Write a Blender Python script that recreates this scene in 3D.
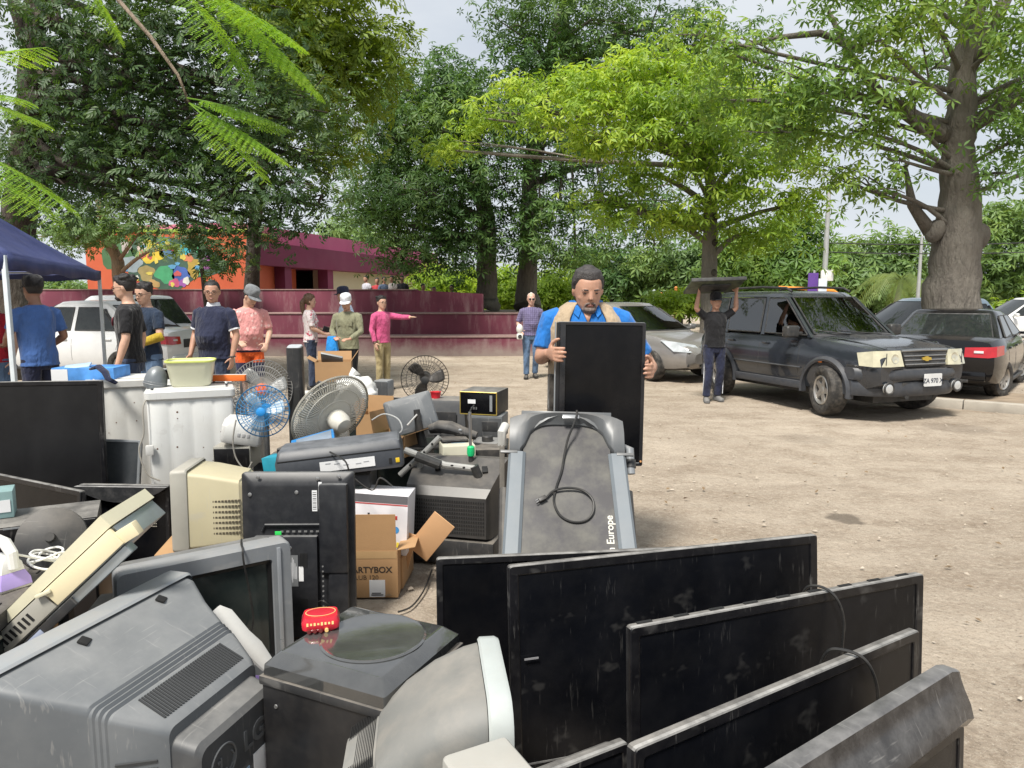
import bpy, bmesh, math, random
import numpy as np
from mathutils import Vector, Matrix, Euler, noise as mnoise

R = math.radians
PI = math.pi
for _o in list(bpy.data.objects):
    bpy.data.objects.remove(_o)
SC = bpy.context.scene
COL = SC.collection

# ------------------------------------------------------------------ camera
CAM_H = 1.62
FPX = 720.0
PITCH = math.atan((384 - 297) / FPX)
cam_data = bpy.data.cameras.new('camera')
cam = bpy.data.objects.new('camera', cam_data)
COL.objects.link(cam)
cam.location = (0, 0, CAM_H)
cam.rotation_euler = (PI / 2 - PITCH, 0, 0)
cam_data.sensor_width = 36
cam_data.lens = FPX / 1024 * 36
cam_data.clip_start = 0.05
cam_data.clip_end = 2000
SC.camera = cam

# ------------------------------------------------------------------ sky and sun
SUN_EL, SUN_AZ = 58, 205          # azimuth measured clockwise from +Y: the sun stands behind the camera, a little left
w = bpy.data.worlds.new('World')
SC.world = w
w.use_nodes = True
nt = w.node_tree
nt.nodes.clear()
_out = nt.nodes.new('ShaderNodeOutputWorld')
_bg = nt.nodes.new('ShaderNodeBackground')
_sky = nt.nodes.new('ShaderNodeTexSky')
_sky.sky_type = 'NISHITA'
_sky.sun_disc = False
_sky.sun_elevation = R(SUN_EL)
_sky.sun_rotation = R(SUN_AZ)
_sky.dust_density = 3.0
_tc = nt.nodes.new('ShaderNodeTexCoord')
_mp = nt.nodes.new('ShaderNodeMapping')
_mp.inputs['Scale'].default_value = (1.6, 1.6, 5.0)
_nz = nt.nodes.new('ShaderNodeTexNoise')
_nz.inputs['Scale'].default_value = 1.7
_nz.inputs['Detail'].default_value = 7
_nz.inputs['Roughness'].default_value = 0.55
_mr = nt.nodes.new('ShaderNodeMapRange')
_mr.inputs[1].default_value = 0.30
_mr.inputs[2].default_value = 0.62
_mr.inputs[3].default_value = 0.70
_mr.inputs[4].default_value = 1.0
_mx = nt.nodes.new('ShaderNodeMix')
_mx.data_type = 'RGBA'
_mx.inputs[7].default_value = (5.75, 6.1, 6.5, 1)     # bright cloud deck, at strength 0.1
nt.links.new(_tc.outputs['Generated'], _mp.inputs[0])
nt.links.new(_mp.outputs[0], _nz.inputs['Vector'])
nt.links.new(_nz.outputs[0], _mr.inputs[0])
nt.links.new(_mr.outputs[0], _mx.inputs[0])
nt.links.new(_sky.outputs[0], _mx.inputs[6])
nt.links.new(_mx.outputs[2], _bg.inputs[0])
_bg.inputs[1].default_value = 0.10
nt.links.new(_bg.outputs[0], _out.inputs[0])

sun_d = bpy.data.lights.new('sun', 'SUN')
sun_d.energy = 4.6
sun_d.angle = R(13)
sun_d.color = (1.0, 0.95, 0.87)
sun = bpy.data.objects.new('sun', sun_d)
COL.objects.link(sun)
_d = Vector((math.sin(R(SUN_AZ)) * math.cos(R(SUN_EL)), math.cos(R(SUN_AZ)) * math.cos(R(SUN_EL)), math.sin(R(SUN_EL))))
sun.rotation_euler = _d.to_track_quat('Z', 'Y').to_euler()
sun.location = (0, 0, 30)

SC.view_settings.view_transform = 'Standard'
SC.view_settings.look = 'None'
SC.view_settings.exposure = 0.45
SC.view_settings.gamma = 1
SC.view_settings.use_curve_mapping = False
SC.render.engine = 'CYCLES'
SC.cycles.max_bounces = 8
SC.cycles.diffuse_bounces = 3
SC.cycles.glossy_bounces = 3
SC.cycles.transmission_bounces = 4
SC.cycles.transparent_max_bounces = 6
SC.cycles.use_denoising = True

# ------------------------------------------------------------------ helpers: points from the photograph
def _ray(px, py):
    dx, dv = (px - 512) / FPX, (384 - py) / FPX
    return (dx, math.cos(PITCH) + math.sin(PITCH) * dv, -math.sin(PITCH) + math.cos(PITCH) * dv)
def at_y(px, py, Y):
    r = _ray(px, py); t = Y / r[1]
    return Vector((r[0] * t, Y, CAM_H + r[2] * t))
def at_z(px, py, z):
    r = _ray(px, py); t = (z - CAM_H) / r[2]
    return Vector((r[0] * t, r[1] * t, z))

# ------------------------------------------------------------------ materials
MATS = {}
def _n(nt, t, **kw):
    n = nt.nodes.new(t)
    for k, v in kw.items():
        setattr(n, k, v)
    return n
def _mixrgb(nt, fac, a, b, blend='MIX'):
    m = _n(nt, 'ShaderNodeMix', data_type='RGBA', blend_type=blend)
    for i, v in ((0, fac), (6, a), (7, b)):
        if hasattr(v, 'is_linked') or hasattr(v, 'links'):
            nt.links.new(v, m.inputs[i])
        elif i == 0:
            m.inputs[0].default_value = v
        else:
            m.inputs[i].default_value = (*v[:3], 1)
    return m.outputs[2]
def _noise(nt, vec, scale, detail=4, rough=.55, lo=.3, hi=.7, a=0., b=1.):
    n = _n(nt, 'ShaderNodeTexNoise')
    n.inputs['Scale'].default_value = scale
    n.inputs['Detail'].default_value = detail
    n.inputs['Roughness'].default_value = rough
    if vec is not None: nt.links.new(vec, n.inputs['Vector'])
    m = _n(nt, 'ShaderNodeMapRange')
    for i, v in ((1, lo), (2, hi), (3, a), (4, b)):
        m.inputs[i].default_value = v
    nt.links.new(n.outputs[0], m.inputs[0])
    return m.outputs[0]
def new_mat(name):
    m = bpy.data.materials.new(name)
    m.use_nodes = True
    nt = m.node_tree
    b = nt.nodes['Principled BSDF']
    return m, nt, b
def mat(name, col, rough=.5, metal=0., var=.10, scale=7, dust=0., dustcol=(.36, .32, .27), film=0., bump=0., bscale=80,
        spec=.5, coat=0., stretch=None, scratch=0.):
    """paint, plastic, cloth: base colour with slight unevenness, dust lying on upward faces, a thin dirty film"""
    if name in MATS: return MATS[name]
    m, nt, b = new_mat(name)
    tc = _n(nt, 'ShaderNodeTexCoord')
    vec = tc.outputs['Object']
    if stretch:
        mp = _n(nt, 'ShaderNodeMapping'); mp.inputs['Scale'].default_value = stretch
        nt.links.new(vec, mp.inputs[0]); vec = mp.outputs[0]
    f = _noise(nt, vec, scale, 6)
    c = _mixrgb(nt, f, [x * (1 - var) for x in col], [min(1, x * (1 + var)) for x in col])
    rgh = None
    if scratch:
        for sc_, ro in (((30, 1.5, 3), (.2, .3, .5)), ((2, 34, 3), (.5, .1, -.4))):
            ms = _n(nt, 'ShaderNodeMapping'); ms.inputs['Scale'].default_value = sc_; ms.inputs['Rotation'].default_value = ro
            nt.links.new(tc.outputs['Object'], ms.inputs[0])
            c = _mixrgb(nt, _noise(nt, ms.outputs[0], 3, 3, .6, .63, .70, 0, scratch), c, (.40, .39, .37))
    if film:
        ff = _noise(nt, vec, scale * 2.3, 8, .65, .42, .75, 0, film)
        c = _mixrgb(nt, ff, c, dustcol)
    if dust:
        g = _n(nt, 'ShaderNodeNewGeometry')
        sx = _n(nt, 'ShaderNodeSeparateXYZ'); nt.links.new(g.outputs['Normal'], sx.inputs[0])
        mr = _n(nt, 'ShaderNodeMapRange'); mr.inputs[1].default_value = .35; mr.inputs[2].default_value = .95
        mr.inputs[3].default_value = 0; mr.inputs[4].default_value = dust
        nt.links.new(sx.outputs[2], mr.inputs[0])
        nn = _noise(nt, vec, scale * 1.7, 8, .65, .3, .68, .25, 1)
        mu = _n(nt, 'ShaderNodeMath', operation='MULTIPLY')
        nt.links.new(mr.outputs[0], mu.inputs[0]); nt.links.new(nn, mu.inputs[1])
        c = _mixrgb(nt, mu.outputs[0], c, dustcol)
        ra = _n(nt, 'ShaderNodeMapRange'); ra.inputs[3].default_value = rough; ra.inputs[4].default_value = .85
        nt.links.new(mu.outputs[0], ra.inputs[0]); rgh = ra.outputs[0]
    nt.links.new(c, b.inputs['Base Color'])
    if rgh is not None: nt.links.new(rgh, b.inputs['Roughness'])
    else:
        rr = _noise(nt, vec, scale * 1.3, 4, .5, .3, .7, max(.02, rough * .85), min(1, rough * 1.18))
        nt.links.new(rr, b.inputs['Roughness'])
    b.inputs['Metallic'].default_value = metal
    b.inputs['Specular IOR Level'].default_value = spec
    if coat: b.inputs['Coat Weight'].default_value = coat; b.inputs['Coat Roughness'].default_value = .06
    if bump:
        n = _n(nt, 'ShaderNodeTexNoise'); n.inputs['Scale'].default_value = bscale; n.inputs['Detail'].default_value = 3
        nt.links.new(tc.outputs['Object'], n.inputs['Vector'])
        bp = _n(nt, 'ShaderNodeBump'); bp.inputs['Strength'].default_value = bump; bp.inputs['Distance'].default_value = .01
        nt.links.new(n.outputs[0], bp.inputs['Height']); nt.links.new(bp.outputs[0], b.inputs['Normal'])
    MATS[name] = m
    return m
def leaf_mat(name, c_dark, c_mid, c_light, trans=.35, clump=.35, rough=.5):
    if name in MATS: return MATS[name]
    m, nt, b = new_mat(name)
    g = _n(nt, 'ShaderNodeNewGeometry')
    tc = _n(nt, 'ShaderNodeTexCoord')
    big = _noise(nt, tc.outputs['Object'], clump, 3, .5, .32, .68)
    mixf = _n(nt, 'ShaderNodeMath', operation='MULTIPLY_ADD')
    nt.links.new(g.outputs['Random Per Island'], mixf.inputs[0]); mixf.inputs[1].default_value = .45
    m2 = _n(nt, 'ShaderNodeMath', operation='MULTIPLY'); nt.links.new(big, m2.inputs[0]); m2.inputs[1].default_value = .6
    nt.links.new(m2.outputs[0], mixf.inputs[2])
    cr = _n(nt, 'ShaderNodeValToRGB')
    cr.color_ramp.elements[0].color = (*c_dark, 1); cr.color_ramp.elements[1].color = (*c_light, 1)
    e = cr.color_ramp.elements.new(.5); e.color = (*c_mid, 1)
    nt.links.new(mixf.outputs[0], cr.inputs[0])
    nt.links.new(cr.outputs[0], b.inputs['Base Color'])
    b.inputs['Roughness'].default_value = rough
    b.inputs['Specular IOR Level'].default_value = .4
    tr = _n(nt, 'ShaderNodeBsdfTranslucent')
    hs = _n(nt, 'ShaderNodeMix', data_type='RGBA', blend_type='MULTIPLY'); hs.inputs[0].default_value = 1
    nt.links.new(cr.outputs[0], hs.inputs[6]); hs.inputs[7].default_value = (1.5, 1.45, .6, 1)
    nt.links.new(hs.outputs[2], tr.inputs[0])
    ms = _n(nt, 'ShaderNodeMixShader'); ms.inputs[0].default_value = trans
    nt.links.new(b.outputs[0], ms.inputs[1]); nt.links.new(tr.outputs[0], ms.inputs[2])
    nt.links.new(ms.outputs[0], nt.nodes['Material Output'].inputs[0])
    MATS[name] = m
    return m
def bark_mat(name, a, b_, scale=3):
    if name in MATS: return MATS[name]
    m, nt, b = new_mat(name)
    tc = _n(nt, 'ShaderNodeTexCoord')
    mp = _n(nt, 'ShaderNodeMapping'); mp.inputs['Scale'].default_value = (1, 1, .25); nt.links.new(tc.outputs['Object'], mp.inputs[0])
    f = _noise(nt, mp.outputs[0], scale, 8, .65)
    c = _mixrgb(nt, f, a, b_)
    f2 = _noise(nt, tc.outputs['Object'], scale * .5, 5, .6, .5, .7, 0, .5)
    c = _mixrgb(nt, f2, c, (.20, .19, .16))
    f3 = _noise(nt, tc.outputs['Object'], scale * 9, 5, .7, .6, .75, 0, .6)
    c = _mixrgb(nt, f3, c, [x * .4 for x in a])
    nt.links.new(c, b.inputs['Base Color']); b.inputs['Roughness'].default_value = .9
    bp = _n(nt, 'ShaderNodeBump'); bp.inputs['Strength'].default_value = .9; bp.inputs['Distance'].default_value = .05
    nt.links.new(_noise(nt, mp.outputs[0], scale * 5, 6, .6), bp.inputs['Height']); nt.links.new(bp.outputs[0], b.inputs['Normal'])
    MATS[name] = m
    return m

# ------------------------------------------------------------------ mesh builder
def T(loc=(0, 0, 0), rot=(0, 0, 0), s=(1, 1, 1)):
    return Matrix.LocRotScale(Vector(loc), Euler(rot), Vector(s))
class MB:
    def __init__(self):
        self.v, self.f, self.m = [], [], []
    def add(self, vs, fs, M=None, mi=0):
        o = len(self.v)
        if M is not None: vs = [M @ Vector(p) for p in vs]
        self.v += [tuple(p) for p in vs]
        for q in fs:
            self.f.append([i + o for i in q]); self.m.append(mi)
        return self
    def box(self, c, s, r=(0, 0, 0), bev=0., seg=2, mi=0, M=None, taper=None):
        """taper=(tx,ty): scale of the top face"""
        bm = bmesh.new(); bmesh.ops.create_cube(bm, size=1)
        for v in bm.verts:
            top = v.co.z > 0
            v.co = Vector((v.co.x * s[0], v.co.y * s[1], v.co.z * s[2]))
            if taper and top: v.co.x *= taper[0]; v.co.y *= taper[1]
        if bev: bmesh.ops.bevel(bm, geom=bm.edges[:], offset=bev, segments=seg, profile=.6, affect='EDGES', clamp_overlap=True)
        bm.verts.index_update()
        X = T(c, r)
        if M is not None: X = M @ X
        self.add([v.co for v in bm.verts], [[v.index for v in f.verts] for f in bm.faces], X, mi)
        bm.free(); return self
    def loft(self, rings, mi=0, M=None, caps=True, closed=True):
        n = len(rings[0]); vs = [p for r in rings for p in r]; fs = []
        for a in range(len(rings) - 1):
            for i in range(n if closed else n - 1):
                j = (i + 1) % n
                fs.append([a * n + i, a * n + j, (a + 1) * n + j, (a + 1) * n + i])
        if caps and closed:
            fs.append(list(range(n))[::-1]); k = (len(rings) - 1) * n; fs.append([k + i for i in range(n)])
        return self.add(vs, fs, M, mi)
    def tube(self, pts, rad, n=8, mi=0, M=None, caps=True, ell=None):
        pts = [Vector(p) for p in pts]
        if not hasattr(rad, '__len__'): rad = [rad] * len(pts)
        rings = []; up = None
        for i, p in enumerate(pts):
            a = pts[max(i - 1, 0)]; b = pts[min(i + 1, len(pts) - 1)]
            t = (b - a).normalized() if (b - a).length > 1e-9 else Vector((0, 0, 1))
            if up is None:
                up = Vector((0, 0, 1)) if abs(t.z) < .9 else Vector((0, 1, 0))
            x = up.cross(t)
            if x.length < 1e-6: x = Vector((1, 0, 0)).cross(t)
            x.normalize(); y = t.cross(x).normalized(); up = y.cross(x) * -1 if False else y
            ex, ey = ell if ell else (1, 1)
            rings.append([p + x * (math.cos(2 * PI * k / n) * rad[i] * ex) + y * (math.sin(2 * PI * k / n) * rad[i] * ey) for k in range(n)])
        return self.loft(rings, mi, M, caps)
    def cyl(self, p0, p1, r0, r1=None, n=20, mi=0, M=None):
        return self.tube([p0, p1], [r0, r0 if r1 is None else r1], n, mi, M)
    def lathe(self, prof, n=24, mi=0, M=None, caps=True, a0=0, a1=2 * PI):
        rings = [[(r * math.cos(a0 + (a1 - a0) * k / n), r * math.sin(a0 + (a1 - a0) * k / n), z) for k in range(n)] for r, z in prof]
        return self.loft(rings, mi, M, caps)
    def torus(self, R_, r_, n=32, k=6, mi=0, M=None):
        vs, fs = [], []
        for i in range(n):
            a = 2 * PI * i / n
            for j in range(k):
                b = 2 * PI * j / k
                vs.append(((R_ + r_ * math.cos(b)) * math.cos(a), (R_ + r_ * math.cos(b)) * math.sin(a), r_ * math.sin(b)))
        for i in range(n):
            for j in range(k):
                fs.append([i * k + j, ((i + 1) % n) * k + j, ((i + 1) % n) * k + (j + 1) % k, i * k + (j + 1) % k])
        return self.add(vs, fs, M, mi)
    def prism(self, poly, z0, z1, mi=0, M=None):
        n = len(poly)
        return self.loft([[(x, y, z0) for x, y in poly], [(x, y, z1) for x, y in poly]], mi, M)
    def ball(self, c, r, mi=0, n=16, k=10, M=None, rot=(0, 0, 0)):
        if not hasattr(r, '__len__'): r = (r, r, r)
        rings = []
        for j in range(k + 1):
            a = -PI / 2 + PI * j / k; q = max(math.cos(a), .02)
            rings.append([(q * math.cos(2 * PI * i / n), q * math.sin(2 * PI * i / n), math.sin(a)) for i in range(n)])
        X = T(c, rot, r)
        if M is not None: X = M @ X
        return self.loft(rings, mi, X)
    def build(self, name, mats, parent=None, loc=None, rot=None, sharp=32, label=None):
        me = bpy.data.meshes.new(name)
        me.from_pydata(self.v, [], self.f)
        if not isinstance(mats, (list, tuple)): mats = [mats]
        for m in mats: me.materials.append(m)
        if len(mats) > 1: me.polygons.foreach_set('material_index', self.m)
        me.polygons.foreach_set('use_smooth', [True] * len(self.f))
        me.update()
        bm = bmesh.new(); bm.from_mesh(me); bmesh.ops.recalc_face_normals(bm, faces=bm.faces); bm.to_mesh(me); bm.free()
        if sharp is not None: me.set_sharp_from_angle(angle=R(sharp))
        o = bpy.data.objects.new(name, me); COL.objects.link(o)
        if parent is not None: o.parent = parent
        if loc is not None: o.location = loc
        if rot is not None: o.rotation_euler = rot
        if label: o['label'] = label
        return o
def tag(o, label, cat, group=None, kind=None):
    o['label'] = label; o['category'] = cat
    if group: o['group'] = group
    if kind: o['kind'] = kind
    return o
def thing(name, label, cat, loc=(0, 0, 0), rot=0., group=None):
    o = bpy.data.objects.new(name, None); COL.objects.link(o); o.empty_display_size = .1
    o.location = loc
    o.rotation_euler = (0, 0, rot) if not hasattr(rot, '__len__') else rot
    return tag(o, label, cat, group)
def struct(o):
    o['kind'] = 'structure'; return o
def copy_tree(o, parent=None):
    c = o.copy(); COL.objects.link(c); c.parent = parent
    for ch in [q for q in bpy.data.objects if q.parent == o]: copy_tree(ch, c)
    return c
def text_mesh(name, body, size, m, parent, M, extrude=.0006, align='CENTER', bold=0.):
    cu = bpy.data.curves.new(name, 'FONT'); cu.body = body; cu.size = size; cu.extrude = extrude
    cu.align_x = align; cu.align_y = 'CENTER'; cu.offset = bold
    t = bpy.data.objects.new(name, cu); COL.objects.link(t)
    dg = bpy.context.evaluated_depsgraph_get()
    me = bpy.data.meshes.new_from_object(t.evaluated_get(dg))
    bpy.data.objects.remove(t)
    me.materials.clear(); me.materials.append(m); me.name = name
    o = bpy.data.objects.new(name, me); COL.objects.link(o)
    o.parent = parent; o.matrix_local = M
    return o
def bake(o):
    dg = bpy.context.evaluated_depsgraph_get()
    me = bpy.data.meshes.new_from_object(o.evaluated_get(dg))
    o.modifiers.clear(); o.data = me
    return o
def cord(name, pts, r, m, parent=None, n=6, steps=6):
    """smooth cable through points (Catmull-Rom)"""
    P = [Vector(p) for p in pts]; P = [P[0]] + P + [P[-1]]; out = []
    for i in range(1, len(P) - 2):
        for s in range(steps):
            t = s / steps
            a, b, c, d = P[i - 1], P[i], P[i + 1], P[i + 2]
            out.append(.5 * ((2 * b) + (c - a) * t + (2 * a - 5 * b + 4 * c - d) * t * t + (3 * b - a - 3 * c + d) * t ** 3))
    out.append(P[-2])
    return MB().tube(out, r, n).build(name, m, parent)
def rrect(w_, h_, r, n=4):
    """rounded rectangle outline, counter-clockwise"""
    pts = []
    for cx, cy, a in ((w_ / 2 - r, h_ / 2 - r, 0), (-w_ / 2 + r, h_ / 2 - r, 90), (-w_ / 2 + r, -h_ / 2 + r, 180), (w_ / 2 - r, -h_ / 2 + r, 270)):
        for k in range(n + 1):
            q = R(a + 90 * k / n); pts.append((cx + r * math.cos(q), cy + r * math.sin(q)))
    return pts
# ================================================================== SETTING
rng = np.random.default_rng(7)
random.seed(7)
def ground_mat():
    m, nt, b = new_mat('packed limestone dirt')
    tc = _n(nt, 'ShaderNodeTexCoord'); v = tc.outputs['Object']
    c = _mixrgb(nt, _noise(nt, v, .35, 6, .6, .35, .65), (.365, .305, .240), (.475, .405, .325))
    c = _mixrgb(nt, _noise(nt, v, 1.9, 8, .7, .46, .72, 0, .8), c, (.215, .165, .118))
    mp = _n(nt, 'ShaderNodeMapping'); mp.inputs['Scale'].default_value = (.30, 1.3, 1); mp.inputs['Rotation'].default_value = (0, 0, R(14))
    nt.links.new(v, mp.inputs[0])
    c = _mixrgb(nt, _noise(nt, mp.outputs[0], 1.3, 7, .65, .45, .70, 0, .55), c, (.22, .168, .122))
    c = _mixrgb(nt, _noise(nt, v, 24, 6, .7, .48, .7, 0, .65), c, (.52, .45, .36))
    c = _mixrgb(nt, _noise(nt, v, 55, 4, .7, .55, .72, 0, .75), c, (.15, .115, .085))
    c = _mixrgb(nt, _noise(nt, v, 140, 2, .6, .6, .7, 0, .7), c, (.56, .50, .42))
    # one dark tarred spot and a few old oil drips
    q = at_z(845, 517, 0)
    for x_, y_, r0, k_ in ((q.x, q.y, .13, .75), (3.4, 8.2, .3, .22), (5.6, 8.9, .4, .3)):
        vm = _n(nt, 'ShaderNodeVectorMath', operation='DISTANCE'); nt.links.new(v, vm.inputs[0]); vm.inputs[1].default_value = (x_, y_, 0)
        ad_ = _n(nt, 'ShaderNodeMath', operation='ADD'); nt.links.new(vm.outputs['Value'], ad_.inputs[0]); nt.links.new(_noise(nt, v, 9, 4, .6, .2, .8, -.35 * r0, .35 * r0), ad_.inputs[1])
        mr_ = _n(nt, 'ShaderNodeMapRange'); mr_.inputs[1].default_value = r0 * .8; mr_.inputs[2].default_value = r0 * 1.15; mr_.inputs[3].default_value = k_; mr_.inputs[4].default_value = 0
        nt.links.new(ad_.outputs[0], mr_.inputs[0]); c = _mixrgb(nt, mr_.outputs[0], c, (.115, .095, .075))
    nt.links.new(c, b.inputs['Base Color']); b.inputs['Roughness'].default_value = .95
    b.inputs['Specular IOR Level'].default_value = .2
    h = _noise(nt, v, 34, 8, .75)
    h2 = _noise(nt, v, 4, 5, .6)
    ad = _n(nt, 'ShaderNodeMath', operation='MULTIPLY_ADD'); nt.links.new(h2, ad.inputs[0]); ad.inputs[1].default_value = 2; nt.links.new(h, ad.inputs[2])
    bp = _n(nt, 'ShaderNodeBump'); bp.inputs['Strength'].default_value = .7; bp.inputs['Distance'].default_value = .02
    nt.links.new(ad.outputs[0], bp.inputs['Height']); nt.links.new(bp.outputs[0], b.inputs['Normal'])
    return m
def build_ground():
    # one sheet, finely divided near the camera, gently uneven
    xs = np.concatenate([np.linspace(-500, -30, 9), np.linspace(-25, 25, 180), np.linspace(30, 500, 9)])
    ys = np.concatenate([np.linspace(-200, -8, 6), np.linspace(-6, 26, 150), np.linspace(30, 900, 9)])
    nx, ny = len(xs), len(ys)
    vs = []
    for y in ys:
        for x in xs:
            z = 0
            if abs(x) < 26 and -7 < y < 27:
                z = .022 * (mnoise.noise((x * .55, y * .8, 3)) + .6 * mnoise.noise((x * 1.7, y * 2.1, 9))) - .012
            vs.append((x, y, z))
    fs = [(j * nx + i, j * nx + i + 1, (j + 1) * nx + i + 1, (j + 1) * nx + i) for j in range(ny - 1) for i in range(nx - 1)]
    mb = MB(); mb.add(vs, fs)
    o = mb.build('ground', ground_mat(), sharp=None); struct(o)
build_ground()

# pebbles and dry leaves lying on the dirt: uncountable
def scatter_pebbles():
    mb = MB(); n = 0
    base = [(-.6, -.5, 0), (.7, -.4, 0), (.5, .6, 0), (-.5, .5, 0), (.05, .05, .6)]
    fs = [(0, 1, 4), (1, 2, 4), (2, 3, 4), (3, 0, 4)]
    while n < 7500:
        y = 2.2 + 18 * rng.random() ** 1.7; x = rng.uniform(-8, 9)
        s = .004 + .018 * rng.random() ** 4
        M = T((x, y, .0 + s * .1), (rng.uniform(-.3, .3), rng.uniform(-.3, .3), rng.uniform(0, 6)), (s * rng.uniform(.7, 1.5), s, s * rng.uniform(.6, 1.2)))
        mb.add(base, fs, M); n += 1
    o = mb.build('pebbles', mat('pebble stone', (.36, .31, .25), .9, var=.35, scale=3), sharp=20)
    tag(o, 'small pale pebbles scattered over the dirt lot', 'pebbles', kind='stuff')
    mb = MB()
    for _ in range(760):
        y = 3 + 17 * rng.random() ** 1.2; x = rng.uniform(-3, 9)
        s = rng.uniform(.010, .030)
        M = T((x, y, .012 + .006), (rng.uniform(-.35, .35), rng.uniform(-.35, .35), rng.uniform(0, 6)), (s, s * .45, s))
        mb.add([(-1, 0, 0), (0, -1, .25), (1, 0, .1), (0, 1, .2)], [(0, 1, 2), (0, 2, 3)], M)
    o = mb.build('fallen_leaves', mat('dry leaf', (.17, .115, .06), .8, var=.5, scale=1.5), sharp=None)
    tag(o, 'dry brown leaves strewn over the dirt lot', 'leaves', kind='stuff')
scatter_pebbles()

# ---- kerb and raised verge on the right
def build_kerb():
    a = Vector((5.55, 11.1)); b = Vector((9.5, 8.0))
    d = (b - a).normalized(); nrm = Vector((-d.y, d.x))
    if nrm.y < 0: nrm = -nrm
    conc = mat('kerb concrete', (.38, .35, .30), .9, var=.2, scale=4, film=.3, dust=.3, bump=.4)
    mb = MB(); L = (b - a).length
    M = Matrix.Translation((a.x, a.y, 0)) @ Matrix.Rotation(math.atan2(d.y, d.x), 4, 'Z')
    k = 4
    for i in range(k):
        l = L / k
        mb.box((l * (i + .5), .09, .055), (l - .012, .18, .15), bev=.015, M=M)
    o = mb.build('kerb', conc); struct(o)
    mb = MB(); p = [a + nrm * .18, b + nrm * .18, b + nrm * 2.2 + d * 6, a + nrm * 2.4]
    mb.loft([[(q.x, q.y, -.05) for q in p], [(q.x, q.y, .03) for q in p]])
    o = mb.build('verge', mat('verge earth', (.27, .21, .15), .95, var=.3, scale=3, bump=.5, bscale=30)); struct(o)
build_kerb()

# ---- maroon terrace: three long tiers
def maroon_mat():
    m, nt, b = new_mat('maroon wall paint')
    tc = _n(nt, 'ShaderNodeTexCoord'); v = tc.outputs['Object']
    c = _mixrgb(nt, _noise(nt, v, .8, 6, .6), (.105, .020, .038), (.165, .035, .060))
    mp = _n(nt, 'ShaderNodeMapping'); mp.inputs['Scale'].default_value = (1.2, 1.2, .22); nt.links.new(v, mp.inputs[0])
    c = _mixrgb(nt, _noise(nt, mp.outputs[0], 3.0, 7, .7, .5, .74, 0, .75), c, (.30, .20, .20))
    # the foot of the wall has lost its paint to splashing
    sx = _n(nt, 'ShaderNodeSeparateXYZ'); nt.links.new(v, sx.inputs[0])
    nz = _noise(nt, v, 1.5, 6, .7, .2, .8, -.25, .25)
    ad = _n(nt, 'ShaderNodeMath', operation='ADD'); nt.links.new(sx.outputs[2], ad.inputs[0]); nt.links.new(nz, ad.inputs[1])
    mr = _n(nt, 'ShaderNodeMapRange'); mr.inputs[1].default_value = .05; mr.inputs[2].default_value = .42; mr.inputs[3].default_value = .9; mr.inputs[4].default_value = 0
    nt.links.new(ad.outputs[0], mr.inputs[0])
    c = _mixrgb(nt, mr.outputs[0], c, (.30, .25, .225))
    nt.links.new(c, b.inputs['Base Color']); b.inputs['Roughness'].default_value = .8
    return m
MAROON = maroon_mat()
def build_terrace():
    edge = mat('terrace edge', (.24, .15, .14), .9, var=.2, film=.4)
    root = thing('terrace_wall', 'long maroon painted wall of three stepped tiers below the trees', 'wall', (0, 0, 0))
    # left run: three tiers, right run: two tiers
    a, b_ = -18.0, .75
    for k, (y0, y1, z0, z1, xa, xb) in enumerate(((20.0, 21.2, -.1, .50, a, 1.1), (21.2, 22.6, -.1, 1.12, a, 1.0), (22.6, 23.2, -.1, 1.83, a, -3.0))):
        MB().box(((xa + xb) / 2, (y0 + y1) / 2, (z0 + z1) / 2), (xb - xa, y1 - y0, z1 - z0), bev=.02).build('tier', MAROON, root)
        MB().box(((xa + xb) / 2, (y0 + y1) / 2 - .01, z1 + .016), (xb - xa + .03, y1 - y0 + .03, .035), bev=.012).build('coping', edge, root)
    # ramped end of the upper tier
    MB().loft([[(-3.0, 22.6, 1.14), (-3.0, 23.2, 1.14), (-3.0, 23.2, 1.83), (-3.0, 22.6, 1.83)], [(-.9, 22.6, 1.14), (-.9, 23.2, 1.14), (-.9, 23.2, 1.72), (-.9, 22.6, 1.72)]]).build('tier', MAROON, root)
    o = MB().box((-9.2, 25.4, .5), (20.4, 5.6, 1.26), bev=.05).build('planting_bed', mat('bed earth', (.16, .12, .08), .95, var=.4, scale=2, bump=.6, bscale=20)); struct(o)
build_terrace()

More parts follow.
